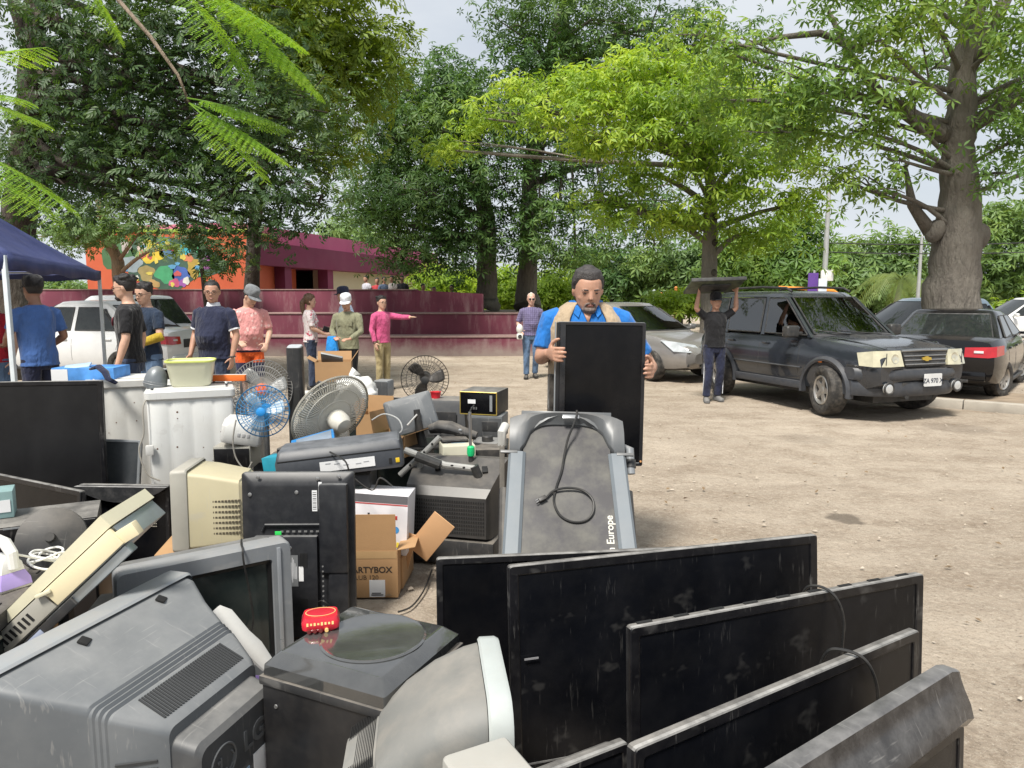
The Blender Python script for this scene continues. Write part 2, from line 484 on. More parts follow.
# ---- mural building
def mural_mat():
    m, nt, b = new_mat('orange render with mural')
    tc = _n(nt, 'ShaderNodeTexCoord'); v = tc.outputs['Object']
    c = _mixrgb(nt, _noise(nt, v, .7, 6, .6), (.47, .085, .035), (.58, .13, .055))
    nt.links.new(c, b.inputs['Base Color']); b.inputs['Roughness'].default_value = .8
    return m
def build_mural_house():
    Y = 27.0
    l = at_y(84, 232, Y); r = at_y(246, 232, Y)
    z1 = l.z
    root = thing('mural_building', 'orange red building with a colourful painted mural behind the maroon wall', 'building', ((l.x + r.x) / 2, Y, 0))
    W = r.x - l.x
    MB().box((0, 3, z1 / 2), (W, 6, z1)).build('wall', mural_mat(), root)
    MB().box((0, 3, z1 + .05), (W + .1, 6.1, .12), bev=.02).build('parapet', mat('green coping', (.30, .42, .05), .7), root)
    # mural: flat painted patches, generic coloured forms
    rr = random.Random(3); x0 = -W / 2
    def px(x): return (x - 84) / 162 * W - W / 2
    def pz(y): return at_y(150, y, Y).z
    def blob(cx, cy, rx, ry, col, k=0, n=22, rough=.25):
        mb = MB(); ph = rr.random() * 6
        X = px(cx); Z = pz(cy); sx = W / 162
        ring = []
        for i in range(n):
            a = 2 * PI * i / n
            q = 1 + rough * math.sin(3 * a + ph) * .5 + rough * math.sin(5 * a + ph * 2) * .4
            ring.append((X + rx * sx * q * math.cos(a), Z + ry * sx * q * math.sin(a)))
        mb.prism(ring, 0, .004 + .003 * k, M=T((0, -.001, 0), (PI / 2, 0, 0)))
        mb.build('mural_patch', mat('mural ' + ''.join('%02d' % int(c * 99) for c in col), col, .8, var=.25, scale=2), root)
    blob(170, 262, 48, 26, (.05, .10, .07), 0); blob(118, 255, 18, 16, (.07, .16, .07), 0)
    blob(150, 252, 12, 11, (.62, .46, .05), 1); blob(167, 249, 9, 10, (.10, .20, .34), 1); blob(181, 250, 9, 6, (.05, .36, .44), 1)
    blob(130, 264, 10, 8, (.27, .33, .36), 1); blob(144, 273, 8, 8, (.30, .24, .10), 1); blob(163, 274, 10, 9, (.06, .30, .14), 1)
    blob(178, 274, 9, 8, (.06, .12, .38), 1); blob(193, 268, 8, 10, (.40, .28, .06), 1); blob(205, 262, 6, 7, (.30, .10, .30), 1)
    blob(141, 247, 5, 5, (.55, .45, .42), 2); blob(163, 241, 5, 4, (.06, .20, .30), 2); blob(150, 284, 7, 4, (.40, .26, .10), 2)
    blob(172, 283, 6, 4, (.5, .10, .20), 2); blob(125, 247, 5, 6, (.45, .4, .38), 2); blob(187, 258, 5, 4, (.55, .2, .1), 2)
    for i in range(26):
        blob(rr.uniform(112, 212), rr.uniform(243, 286), rr.uniform(1.5, 4), rr.uniform(1.5, 4), rr.choice([(.6, .5, .1), (.1, .3, .5), (.5, .1, .1), (.6, .6, .55), (.1, .4, .2), (.3, .1, .35)]), 3 + i % 3)
build_mural_house()

# ---- magenta hall
def build_hall():
    root = thing('magenta_hall', 'magenta hall with deep shaded openings and one cream wall panel', 'building', (0, 0, 0))
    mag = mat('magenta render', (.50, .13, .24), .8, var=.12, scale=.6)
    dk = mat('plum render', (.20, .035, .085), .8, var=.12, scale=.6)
    # straight facade seen obliquely
    A = Vector((-10.2, 28.0)); B = Vector((-5.6, 45.0))
    d = (B - A); L = d.length; ang = math.atan2(d.y, d.x)
    root.location = (A.x, A.y, 0); root.rotation_euler = (0, 0, ang)
    def along(px_):                        # facade length where the column px_ of the photo crosses it
        k = (px_ - 512) / FPX; kk = k / math.cos(PITCH) * 1.0
        t = (A.x - kk * A.y) / (kk * d.y - d.x); return t * L
    H0 = 3.75
    Lend = 21.0
    # back mass, floor, ceiling, roof band
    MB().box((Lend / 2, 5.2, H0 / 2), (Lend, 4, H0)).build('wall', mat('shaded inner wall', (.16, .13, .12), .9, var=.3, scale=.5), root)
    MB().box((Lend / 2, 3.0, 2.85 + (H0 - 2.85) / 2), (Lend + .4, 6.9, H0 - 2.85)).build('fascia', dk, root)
    MB().box((Lend / 2, 3.2, H0 + .35), (Lend, 6.0, .7)).build('parapet', mag, root)
    p1 = along(327)
    for q in (0.05, along(285), p1, Lend - .6):
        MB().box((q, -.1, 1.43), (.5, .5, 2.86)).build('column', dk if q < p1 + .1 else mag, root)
    MB().box(((p1 + Lend) / 2, .4, 1.43), (Lend - p1, .3, 2.84)).build('wall_panel', mat('cream wall', (.62, .55, .40), .8, var=.05, scale=.4), root)
    MB().box((Lend / 2, 2.4, .6), (Lend, 5, 1.2)).build('floor_slab', mat('slab', (.3, .27, .25), .9), root)
    # a few upright things in the shade of the openings
    for q in (along(270), along(301), along(315)):
        MB().box((q, 1.4, 2.0), (.10, .1, 1.6)).build('pipe', mat('pale pipe', (.5, .48, .44), .7), root)
build_hall()

# ---- street furniture on the far right
GREY = mat('galvanised steel', (.42, .43, .43), .5, .4, var=.1)
def pole(name, label, px_, ytop, Y, r, extra=None, cat='pole'):
    t = at_y(px_, ytop, Y)
    root = thing(name, label, cat, (t.x, Y, 0))
    MB().tube([(0, 0, 0), (0, 0, t.z * .5), (0, 0, t.z)], [r, r * .85, r * .6], 12).build('pole', GREY, root)
    MB().box((0, 0, .1), (r * 4, r * 4, .2), bev=.02).build('base', GREY, root)
    if extra: extra(root, t)
    return root
def _tall(root, t):
    MB().tube([(0, 0, t.z), (0, -.2, t.z + .5), (-1.2, -.3, t.z + .7)], [.04, .035, .03], 8).build('arm', GREY, root)
    MB().box((-1.5, -.3, t.z + .68), (.6, .22, .12), bev=.04).build('lamp_head', mat('lamp housing', (.5, .5, .5), .4), root)
    MB().box((0, -.22, 2.5), (.5, .1, .45), bev=.02).build('sign_box', mat('white box', (.7, .7, .7), .6), root)
    q = 2.6
pole('utility_pole', 'tall thin pale utility pole with a white box beyond the dark SUV', 829, 190, 30, .13, _tall)
def _lamp(root, t):
    MB().tube([(0, 0, t.z), (.1, 0, t.z + .15), (.7, 0, t.z + .2)], [.04, .035, .03], 8).build('arm', GREY, root)
    MB().box((.9, 0, t.z + .2), (.45, .18, .1), bev=.03).build('lamp_head', mat('lamp housing', (.5, .5, .5), .4), root)
pole('street_lamp', 'thin grey street lamp standing left of the thick kapok trunk', 922, 236, 32, .09, _lamp, 'street lamp')
def build_signal():
    p = at_y(838, 330, 27)
    root = thing('traffic_signal', 'orange traffic signal mast with curved arm behind the dark SUV', 'traffic signal', (p.x, 27, 0))
    top = at_y(838, 303, 27).z
    org = mat('orange enamel', (.72, .26, .03), .5, var=.1)
    z = at_y(800, 291, 27).z
    MB().tube([(0, 0, 0), (0, 0, z - .35), (-.06, 0, z - .12), (-.25, 0, z), (-1.2, 0, z + .08), (-2.3, 0, z + .14)], [.08, .075, .07, .065, .06, .05], 10).build('mast', org, root)
    MB().box((0, 0, .12), (.35, .35, .24), bev=.02).build('base', org, root)
    hd = MB().box((-.5, -.12, z - .75), (.34, .24, .95), bev=.03).build('signal_head', mat('signal black', (.03, .03, .03), .5), root)
    for k, c in enumerate(((.25, .02, .02), (.25, .16, .02), (.02, .2, .06))):
        MB().lathe([(.11, 0), (.11, .03), (.02, .05)], 14, M=T((-.5, -.245, z - .45 - .3 * k), (PI / 2, 0, 0))).build('lens', mat('lens%d' % k, c, .2), hd)
build_signal()
def build_banner():
    a = at_y(812, 273, 26)
    root = thing('purple_banner', 'tall purple and white banner panel beside the orange traffic signal', 'banner', (a.x + .1, 26, 0))
    MB().tube([(0, .05, 0), (0, .05, a.z + .1)], .04, 8).build('post', GREY, root)
    MB().box((-.05, 0, (a.z + .9) / 2), (.36, .03, a.z - .9), bev=.008).build('panel', mat('purple vinyl', (.10, .04, .24), .5), root)
    MB().box((.30, 0, (a.z + .9) / 2 - .1), (.30, .03, a.z - 1.1), bev=.008).build('panel', mat('pale vinyl', (.55, .60, .68), .5), root)
build_banner()
def build_wires():
    for i, (ya, yb, za) in enumerate(((243, 226, 0), (252, 236, 1))):
        pts = []
        for k in range(9):
            t = k / 8; x = 829 + t * 420; y = ya + (yb - ya) * t + 26 * (t * (1 - t)) * 1.2
            pts.append(at_y(x, y, 30 + 2 * t))
        tag(MB().tube(pts, .022, 5).build('overhead_wire', mat('wire black', (.03, .03, .03), .6)), 'thin black overhead wire, the %s of two behind the kapok trunk' % ('higher' if i == 0 else 'lower'), 'wire', 'overhead wires')
build_wires()
for i, (x, y, c, lab) in enumerate(((661, 294, (.6, .2, .05), 'slim orange post beyond the grey sedan'), (676, 288, (.65, .25, .06), 'taller orange post right of the slim one'), (654, 291, (.55, .62, .60), 'pale white post beyond the grey sedan'))):
    p = at_y(x, y, 34)
    root = thing('boundary_post', lab, 'post', (p.x, 34, 0), group='posts beyond the grey sedan')
    MB().tube([(0, 0, 0), (0, 0, p.z)], .07, 10).build('shaft', mat('post%d' % i, c, .6), root)
    MB().ball((0, 0, p.z), .08).build('cap', mat('post%d' % i, c, .6), root)
# ================================================================== TREES
def palmate(n=6, ln=1.0, wd=.30, droop=.45):
    vs, fs = [], []
    for k in range(n):
        a = 2 * PI * k / n
        u = np.array([math.cos(a), math.sin(a), 0]); s = np.array([-math.sin(a), math.cos(a), 0])
        o = len(vs)
        vs += [u * .08, u * ln * .55 + s * wd * .5 + np.array([0, 0, -droop * .32]), u * ln + np.array([0, 0, -droop]), u * ln * .55 - s * wd * .5 + np.array([0, 0, -droop * .32])]
        fs += [(o, o + 1, o + 2), (o, o + 2, o + 3)]
    return np.array(vs), np.array(fs)
def sprig(n=7, ln=1.0):
    """short twig with alternate pointed leaves"""
    vs, fs = [], []
    for k in range(n):
        t = k / (n - 1); side = 1 if k % 2 else -1
        b = np.array([t * ln * .75, 0, -.12 * t * t])
        a = side * (1.0 - .75 * t) if k < n - 1 else 0
        u = np.array([math.cos(a), math.sin(a), -.22]); s = np.array([-math.sin(a), math.cos(a), 0])
        l = ln * .48; o = len(vs)
        vs += [b, b + u * l * .5 + s * l * .19, b + u * l + np.array([0, 0, -.08]), b + u * l * .5 - s * l * .19]
        fs += [(o, o + 1, o + 2), (o, o + 2, o + 3)]
    return np.array(vs), np.array(fs)
def leaf_mesh(name, P, N, S, tpl, m, parent, rg):
    tv, tf = tpl
    n = len(P); k = len(tv)
    N = N / np.maximum(np.linalg.norm(N, axis=1, keepdims=True), 1e-6)
    ref = rg.normal(size=(n, 3)); X = np.cross(ref, N); X /= np.maximum(np.linalg.norm(X, axis=1, keepdims=True), 1e-6)
    Yv = np.cross(N, X)
    V = P[:, None, :] + S[:, None, None] * (tv[None, :, 0:1] * X[:, None, :] + tv[None, :, 1:2] * Yv[:, None, :] + tv[None, :, 2:3] * N[:, None, :])
    V = V.reshape(-1, 3)
    F = (tf[None] + (np.arange(n) * k)[:, None, None]).reshape(-1, 3)
    me = bpy.data.meshes.new(name)
    me.vertices.add(len(V)); me.vertices.foreach_set('co', V.astype(np.float32).ravel())
    me.loops.add(len(F) * 3); me.loops.foreach_set('vertex_index', F.astype(np.int32).ravel())
    me.polygons.add(len(F)); me.polygons.foreach_set('loop_start', np.arange(0, len(F) * 3, 3, dtype=np.int32))
    me.materials.append(m); me.update(calc_edges=True); me.validate()
    o = bpy.data.objects.new(name, me); COL.objects.link(o); o.parent = parent
    return o
def bez(a, b, c, n):
    return [(1 - t) ** 2 * a + 2 * t * (1 - t) * b + t * t * c for t in [i / n for i in range(n + 1)]]
def make_tree(name, label, trunk, clumps, leaf, size, count, m_leaf, m_bark, seed, group=None, limb_r=.10, twig=9, spread=.28,
              cat='tree', fill=.45, limbs=None, hang=0., nbr=3, shrink=1., lift=-.8):
    """trunk: list of (point, radius) world; clumps: list of (centre, (rx,ry,rz)) world; crown = leaves gathered on twigs in each clump"""
    rg = np.random.default_rng(seed); rd = random.Random(seed)
    base = Vector(trunk[0][0])
    root = thing(name, label, cat, base, group=group)
    mb = MB()
    tp = [Vector(p) - base for p, r in trunk]
    # resample the trunk a little uneven
    pts, rr = [], []
    for i in range(len(tp) - 1):
        for k in range(4):
            t = k / 4; p = tp[i].lerp(tp[i + 1], t); r = trunk[i][1] * (1 - t) + trunk[i + 1][1] * t
            pts.append(p + Vector((rd.uniform(-1, 1), rd.uniform(-1, 1), 0)) * r * .10); rr.append(r * rd.uniform(.96, 1.05))
    pts.append(tp[-1]); rr.append(trunk[-1][1])
    rings = []
    mb.tube(pts, rr, 14)
    top = tp[-1]
    tot = sum((c[1][0] * c[1][1] * c[1][2]) ** (2 / 3) for c in clumps)
    AP, AN = [], []
    for ci, (c, rad) in enumerate(clumps):
        c = Vector(c) - base; rad = Vector(rad)
        # limb from the trunk into the clump
        if limbs is None or limbs:
            cands = [(p, r) for p, r in zip(pts, rr) if p.z > .3 * top.z and p.z < c.z + max(.4, lift + .6)] or [(top, rr[-1])]
            p0, r0 = min(cands, key=lambda q: (q[0] - c).length + .35 * abs(q[0].z - (c.z + lift)) * (1 if lift < 0 else 6))
            mid = p0.lerp(c, .5) + Vector((rd.uniform(-.3, .3), rd.uniform(-.3, .3), rd.uniform(-.2, .5)))
            lp = bez(p0, mid, c, 7); lr = min(limb_r, r0 * .6)
            mb.tube(lp, [lr * (1 - .72 * i / 7) + .008 for i in range(8)], 7)
            for _ in range(nbr):
                k = rd.randint(3, 7); q = lp[k]
                e = c + Vector((rd.uniform(-1, 1) * rad.x, rd.uniform(-1, 1) * rad.y, rd.uniform(-.7, 1) * rad.z)) * .8
                mb.tube(bez(q, q.lerp(e, .5) + Vector((0, 0, rd.uniform(-.1, .35))), e, 5), [lr * .32 * (1 - .8 * i / 5) + .005 for i in range(6)], 5)
        n = int(count * (rad.x * rad.y * rad.z) ** (2 / 3) / tot)
        nt_ = max(3, n // twig)
        d = rg.normal(size=(nt_, 3)); d /= np.linalg.norm(d, axis=1, keepdims=True)
        rr_ = (fill + (1 - fill) * rg.random(nt_) ** .6) * (1 + .22 * rg.normal(size=nt_))
        # lumpy outline
        lump = np.array([mnoise.noise((q[0] * 2.2 + ci * 7.3, q[1] * 2.2, q[2] * 2.2)) for q in d])
        rr_ = rr_ * (1 + .45 * lump) * shrink
        tw = d * rr_[:, None] * np.array(rad) + np.array(c)
        P = np.repeat(tw, twig, axis=0) + rg.normal(size=(nt_ * twig, 3)) * np.array([1, 1, .55]) * spread
        if hang: P[:, 2] -= np.abs(rg.normal(size=len(P))) * hang
        Nn = np.repeat(d, twig, axis=0) * .55 + np.array([0, -.12, .75]) + rg.normal(size=P.shape) * .45
        AP.append(P); AN.append(Nn)
    mb.build('trunk', m_bark, root, sharp=None)
    P = np.concatenate(AP); N = np.concatenate(AN)
    S = size * rg.uniform(.65, 1.25, len(P))
    leaf_mesh('crown', P, N, S, leaf, m_leaf, root, rg)
    return root
def C(px_, py_, Y, rpx, rpy=None, rd_=None):
    """clump from the photograph: pixel centre, depth, pixel radii"""
    k = Y / FPX; rpy = rpy or rpx
    return (at_y(px_, py_, Y), (rpx * k, (rd_ or rpx * k), rpy * k))
PALM = palmate(); PALM5 = palmate(5, 1., .34, .6); SPRIG = sprig()
L_KAPOK = leaf_mat('kapok leaf', (0.076, 0.155, 0.044), (0.154, 0.269, 0.059), (0.307, 0.412, 0.070), .35)
L_BLUE = leaf_mat('dark kapok leaf', (0.040, 0.096, 0.033), (0.081, 0.162, 0.046), (0.152, 0.240, 0.052), .32)
L_LIME = leaf_mat('lime leaf', (.100, .185, .030), (.250, .390, .050), (.460, .560, .080), .42, .55)
L_DARK = leaf_mat('dark small leaf', (0.023, 0.053, 0.020), (0.049, 0.100, 0.032), (0.110, 0.178, 0.043), .32, .5)
L_OLIVE = leaf_mat('olive yellow leaf', (.075, .125, .025), (.180, .260, .030), (.310, .380, .040), .4)
L_FAR = leaf_mat('far leaf', (0.074, 0.134, 0.047), (0.138, 0.229, 0.071), (0.239, 0.332, 0.095), .35)
L_FARY = leaf_mat('far bright leaf', (0.119, 0.215, 0.029), (0.238, 0.362, 0.034), (0.404, 0.498, 0.058), .45)
L_FROND = leaf_mat('fresh frond leaf', (.10, .21, .025), (.18, .33, .035), (.30, .43, .055), .5, 2.)
B_GREY = bark_mat('grey kapok bark', (.115, .100, .085), (.21, .19, .16))
B_DARK = bark_mat('dark bark', (.035, .028, .022), (.085, .068, .052))
B_PALE = bark_mat('pale bark', (.16, .14, .115), (.30, .27, .23))
B_TAN = bark_mat('tan bark', (.22, .14, .08), (.34, .23, .14))

# --- thick kapok on the right, in front of the pale blue car
def kapok_right():
    Y = 13.6
    tr = [(at_y(952, 338, Y) * 1.0, .56), (at_y(953, 300, Y), .47), (at_y(957, 250, Y), .43), (at_y(959, 200, Y), .34), (at_y(958, 150, Y), .275), (at_y(960, 125, Y), .26), (at_y(964, 60, Y), .20), (at_y(985, -40, Y), .14), (at_y(990, -120, Y), .08)]
    tr[0] = (Vector((tr[0][0].x, Y, 0.0)), .60)
    cl = [C(735, 55, 12.6, 42, 30), C(790, 95, 12.6, 44, 26), C(835, 85, 12.4, 48, 26), C(775, 125, 12.8, 46, 24), C(880, 40, 12.2, 46, 34), C(700, 35, 12.6, 30, 22),
          C(850, 130, 12.6, 40, 20), C(925, 5, 12, 50, 28), C(1012, 30, 12.5, 42, 36), C(1022, 100, 12.6, 36, 36), C(900, 100, 12.4, 28, 22), C(720, 100, 13.5, 28, 20),
          C(832, 172, 12.9, 26, 15), C(872, 192, 12.8, 30, 15), C(900, 160, 12.8, 22, 16), C(1006, 172, 12.9, 28, 18), C(1018, 140, 13, 26, 16),
          C(860, -40, 12.4, 90, 36), C(980, -50, 12.5, 90, 40), C(1080, 60, 13, 60, 60), C(1090, 160, 14, 60, 40), C(930, 70, 15.2, 46, 26), C(1000, 90, 15, 40, 30)]
    r = make_tree('kapok_tree', 'thick grey trunked kapok tree with two burls beside the black sedan', tr, cl, PALM5, .145, 4300, L_KAPOK, B_GREY, 11, limb_r=.045, twig=7, spread=.25, hang=.05, nbr=3, group='trees round the dirt lot')
    mb = MB(); b = Vector(tr[0][0])
    for px_, py_, rr in ((977, 238, .21), (935, 231, .17)):
        MB().ball(at_y(px_, py_, Y - .15) - b, (rr, rr * .8, rr * 1.3), n=14, k=9, rot=(.2, .3, 0)).build('burl', B_GREY, r)
    # broken stub rising from the left burl
    mb.tube([at_y(930, 231, Y - .1) - b, at_y(912, 205, Y - .2) - b, at_y(905, 165, Y - .3) - b], [.13, .085, .03], 9); mb.build('limb', B_GREY, r, sharp=None)
    # the four big limbs seen from below
    for pp in ([(945, 135), (915, 118), (880, 95), (850, 55), (828, 10)], [(966, 128), (1000, 108), (1040, 85)], [(862, 50), (820, 33), (775, 38), (735, 48)], [(966, 70), (990, 30), (1010, -10)]):
        mb = MB(); mb.tube([at_y(x, y, Y - .12 * i) - b for i, (x, y) in enumerate(pp)], [(.17 if pp[0][0] > 900 else .075) * (1 - .2 * i) for i in range(len(pp))], 9)
        mb.build('limb', B_GREY, r, sharp=None)
    MB().box((0, 0, 0), (.12, .004, .3), bev=.001).build('blue_paint_mark', mat('blue paint', (.05, .17, .42), .7), r, loc=at_y(929, 326, Y - .53) - b)
kapok_right()

# --- bright lime kapok in the middle of the lot
def lime_tree():
    Y = 17.5
    tr = [(Vector((at_y(709, 300, Y).x, Y, 0)), .22), (at_y(709, 290, Y), .19), (at_y(710, 230, Y), .17), (at_y(711, 185, Y), .14), (at_y(708, 160, Y), .10)]
    cl = [C(575, 82, 16.6, 30, 15), C(618, 72, 16.4, 30, 16), C(662, 62, 16.5, 32, 16), C(705, 72, 16.6, 30, 15), C(548, 112, 16.9, 26, 13), C(598, 108, 16.2, 34, 15), C(648, 100, 16, 34, 15), C(700, 100, 16, 36, 15), C(745, 96, 16.4, 30, 15),
          C(780, 128, 16.4, 34, 16), C(640, 138, 16.2, 36, 13), C(705, 134, 15.8, 38, 14), C(752, 160, 16.2, 38, 14), C(800, 162, 16.8, 24, 16), C(590, 142, 16.9, 28, 11), C(480, 118, 19, 22, 12), C(450, 150, 19.5, 20, 11), C(520, 90, 18.6, 22, 12),
          C(640, 175, 16.8, 28, 10), C(690, 168, 16.4, 30, 10), C(735, 196, 16.5, 38, 12), C(680, 218, 17, 40, 11), C(630, 214, 17.2, 28, 9), C(755, 232, 16.8, 38, 12), C(795, 205, 17, 26, 14), C(600, 200, 17.4, 24, 9), C(715, 120, 18.6, 50, 26), C(790, 100, 18.4, 36, 22)]
    r = make_tree('kapok_tree', 'slender trunked kapok tree with bright lime green crown behind the tray carrier', tr, cl, PALM5, .155, 6200, L_LIME, B_PALE, 23, limb_r=.075, twig=8, spread=.24, nbr=3, group='trees round the dirt lot')
    for z in (2.2, 2.9, 3.5):
        MB().ball((.05, -.17, z), (.075, .06, .085)).build('knot', B_DARK, r)
lime_tree()

# --- two big kapoks behind the maroon wall
def wall_trees():
    Y = 25
    b1 = at_y(487, 308, Y); b2 = at_y(527, 308, Y + .6)
    tr1 = [(b1, .52), (at_y(486, 296, Y), .38), (at_y(487, 262, Y), .33), (at_y(486, 220, Y), .30), (at_y(475, 160, Y), .24), (at_y(466, 90, Y), .15)]
    cl1 = [C(405, 90, 24, 42, 34), C(448, 84, 24, 38, 30), C(390, 140, 23.6, 44, 32), C(440, 130, 23, 50, 38), C(385, 190, 23.6, 40, 30), C(430, 195, 23, 45, 32), C(480, 175, 23, 42, 34),
           C(395, 240, 23.4, 34, 24), C(440, 245, 23.2, 36, 22), C(365, 215, 24, 22, 18), C(480, 235, 23.6, 36, 22), C(495, 110, 23.4, 45, 36), C(440, 125, 26.5, 56, 40), C(410, 180, 26.5, 60, 50), C(400, 268, 23.4, 22, 12), C(455, 270, 24, 22, 10)]
    make_tree('kapok_tree', 'broad dark kapok tree behind the wall, left of the twin trunks', tr1, cl1, PALM, .205, 6600, L_BLUE, B_GREY, 31, limb_r=.16, twig=7, spread=.36, nbr=3, group='trees round the dirt lot')
    tr2 = [(b2, .50), (at_y(527, 290, Y + .6), .36), (at_y(528, 240, Y + .6), .31), (at_y(530, 170, Y + .6), .27), (at_y(545, 80, Y + .6), .2), (at_y(560, 10, Y + .6), .12)]
    cl2 = [C(525, 30, 24.5, 48, 40), C(590, 20, 24.5, 55, 40), C(650, 30, 24.6, 52, 38), C(545, 85, 24, 45, 34), C(700, 45, 25, 42, 32), C(600, 75, 25, 55, 36), C(540, 150, 24, 50, 34), C(600, 165, 24, 45, 30),
           C(560, 215, 23.6, 50, 26), C(520, 205, 23.6, 40, 26), C(610, 235, 23.8, 42, 18), C(525, 250, 23.6, 42, 18), C(575, 255, 24, 42, 14), C(660, 205, 24, 40, 24), C(560, 100, 27.5, 70, 60), C(640, 90, 27.5, 70, 50), C(560, -40, 25, 90, 50), C(655, 245, 24.4, 30, 14), C(740, 60, 26, 36, 26)]
    make_tree('kapok_tree', 'tallest kapok tree behind the wall, right one of the twin trunks', tr2, cl2, PALM, .21, 7600, L_BLUE, B_GREY, 37, limb_r=.17, twig=7, spread=.36, nbr=3, group='trees round the dirt lot')
    # surface roots spreading over the bed
    return
wall_trees()

# --- dense dark tree on the left, behind the canopy
def left_tree():
    Y = 13.5
    tr = [(Vector((at_y(12, 300, Y + 1).x, Y + 1, 0)), .42), (at_y(14, 260, Y + 1), .34), (at_y(22, 190, Y + .6), .28), (at_y(30, 110, Y + .3), .25), (at_y(34, 40, Y), .2), (at_y(36, -60, Y), .12)]
    cl = [C(60, 110, 12.8, 52, 40), C(130, 60, 12.4, 60, 40), C(200, 40, 12.2, 60, 40), C(120, 130, 12.6, 55, 36), C(190, 110, 12.2, 55, 38), C(250, 90, 12, 50, 40), C(180, 165, 12.2, 50, 34), C(110, 185, 12.8, 46, 28),
          C(240, 150, 12, 45, 36), C(290, 120, 12.2, 42, 36), C(230, 195, 12, 45, 30), C(285, 185, 12.1, 40, 32), C(315, 160, 12.4, 26, 30), C(160, 205, 12.6, 40, 22), C(50, 200, 13.2, 30, 18), C(215, 228, 12.4, 32, 18), C(280, 225, 12.4, 36, 18), C(318, 205, 12.7, 20, 16),
          C(60, 20, 12.6, 60, 40), C(150, 0, 12.2, 70, 40), C(20, 160, 13.4, 36, 34), C(110, 100, 15, 80, 60), C(210, 130, 14.6, 70, 60), C(60, 160, 15.2, 60, 50), C(300, 100, 14, 40, 40), C(250, 20, 12.4, 50, 36)]
    r = make_tree('broadleaf_tree', 'massive dark leaved tree with black limbs spreading above the blue canopy', tr, cl, SPRIG, .20, 9800, L_DARK, B_DARK, 41, limb_r=.08, twig=7, spread=.26, hang=.10, nbr=4, lift=1.2, group='trees round the dirt lot')
    mb = MB(); b = Vector(tr[0][0])
    for pp in ([(28, 120), (60, 75), (95, 45), (150, 10)], [(30, 100), (80, 95), (150, 60), (215, 40)], [(24, 185), (70, 165), (120, 150), (180, 150)], [(32, 60), (20, 20), (5, -20)]):
        mb = MB(); mb.tube([at_y(x, y, Y - .15 * i) - b for i, (x, y) in enumerate(pp)], [.15 - .034 * i for i in range(len(pp))], 9)
        mb.build('limb', B_DARK, r, sharp=None)
    # yellow green tree behind it, its crown reaching to the right
    Y = 19
    tr = [(Vector((at_y(250, 300, Y + 5).x, Y + 5, 1.1)), .26), (at_y(255, 220, Y + 4), .2), (at_y(270, 120, Y + 2), .16), (at_y(280, 40, Y), .1)]
    cl = [C(270, 30, 17.5, 50, 36), C(330, 20, 17.5, 50, 36), C(370, 40, 17.8, 32, 28), C(340, 70, 17.6, 42, 30), C(300, 70, 17.6, 42, 30), C(365, 85, 18, 24, 20), C(330, 110, 18, 34, 26), C(300, -30, 17.6, 80, 40), C(335, 150, 18.2, 24, 24)]
    make_tree('broadleaf_tree', 'olive yellow leaved tree rising above the mural building', tr, cl, SPRIG, .34, 3400, L_OLIVE, B_DARK, 43, limb_r=.12, twig=7, spread=.32, hang=.1, group='trees round the dirt lot')
    # thin leaning tan trunk beside the mural
    Y = 22.3
    tr = [(Vector((at_y(121, 285, Y).x, Y, 1.1)), .20), (at_y(118, 262, Y), .17), (at_y(108, 238, Y), .13), (at_y(98, 200, Y), .08)]
    cl = [C(85, 225, 21.8, 30, 14), C(75, 240, 22, 26, 12), C(110, 225, 21.6, 22, 12), C(62, 232, 22.4, 22, 12), C(170, 245, 21, 14, 9), C(140, 232, 21.4, 16, 10)]
    make_tree('small_tree', 'small tree with leaning tan trunk in front of the mural', tr, cl, SPRIG, .30, 700, L_FAR, B_TAN, 47, limb_r=.06, twig=6, spread=.25, group='trees round the dirt lot')
    # shrub with drooping sprays in front of the mural
    cl = [C(215, 262, 21.4, 14, 12), C(228, 255, 21.5, 12, 14), C(200, 240, 21.4, 22, 8)]
    make_tree('small_tree', 'drooping small leaved shrub covering the right end of the mural', [(Vector((at_y(200, 300, 21.8).x, 22.3, 1.1)), .09), (at_y(202, 270, 21.7), .06), (at_y(200, 250, 21.6), .04)], cl, SPRIG, .26, 330, L_DARK, B_DARK, 48, limb_r=.03, twig=6, spread=.22, hang=.1, group='trees round the dirt lot')
left_tree()

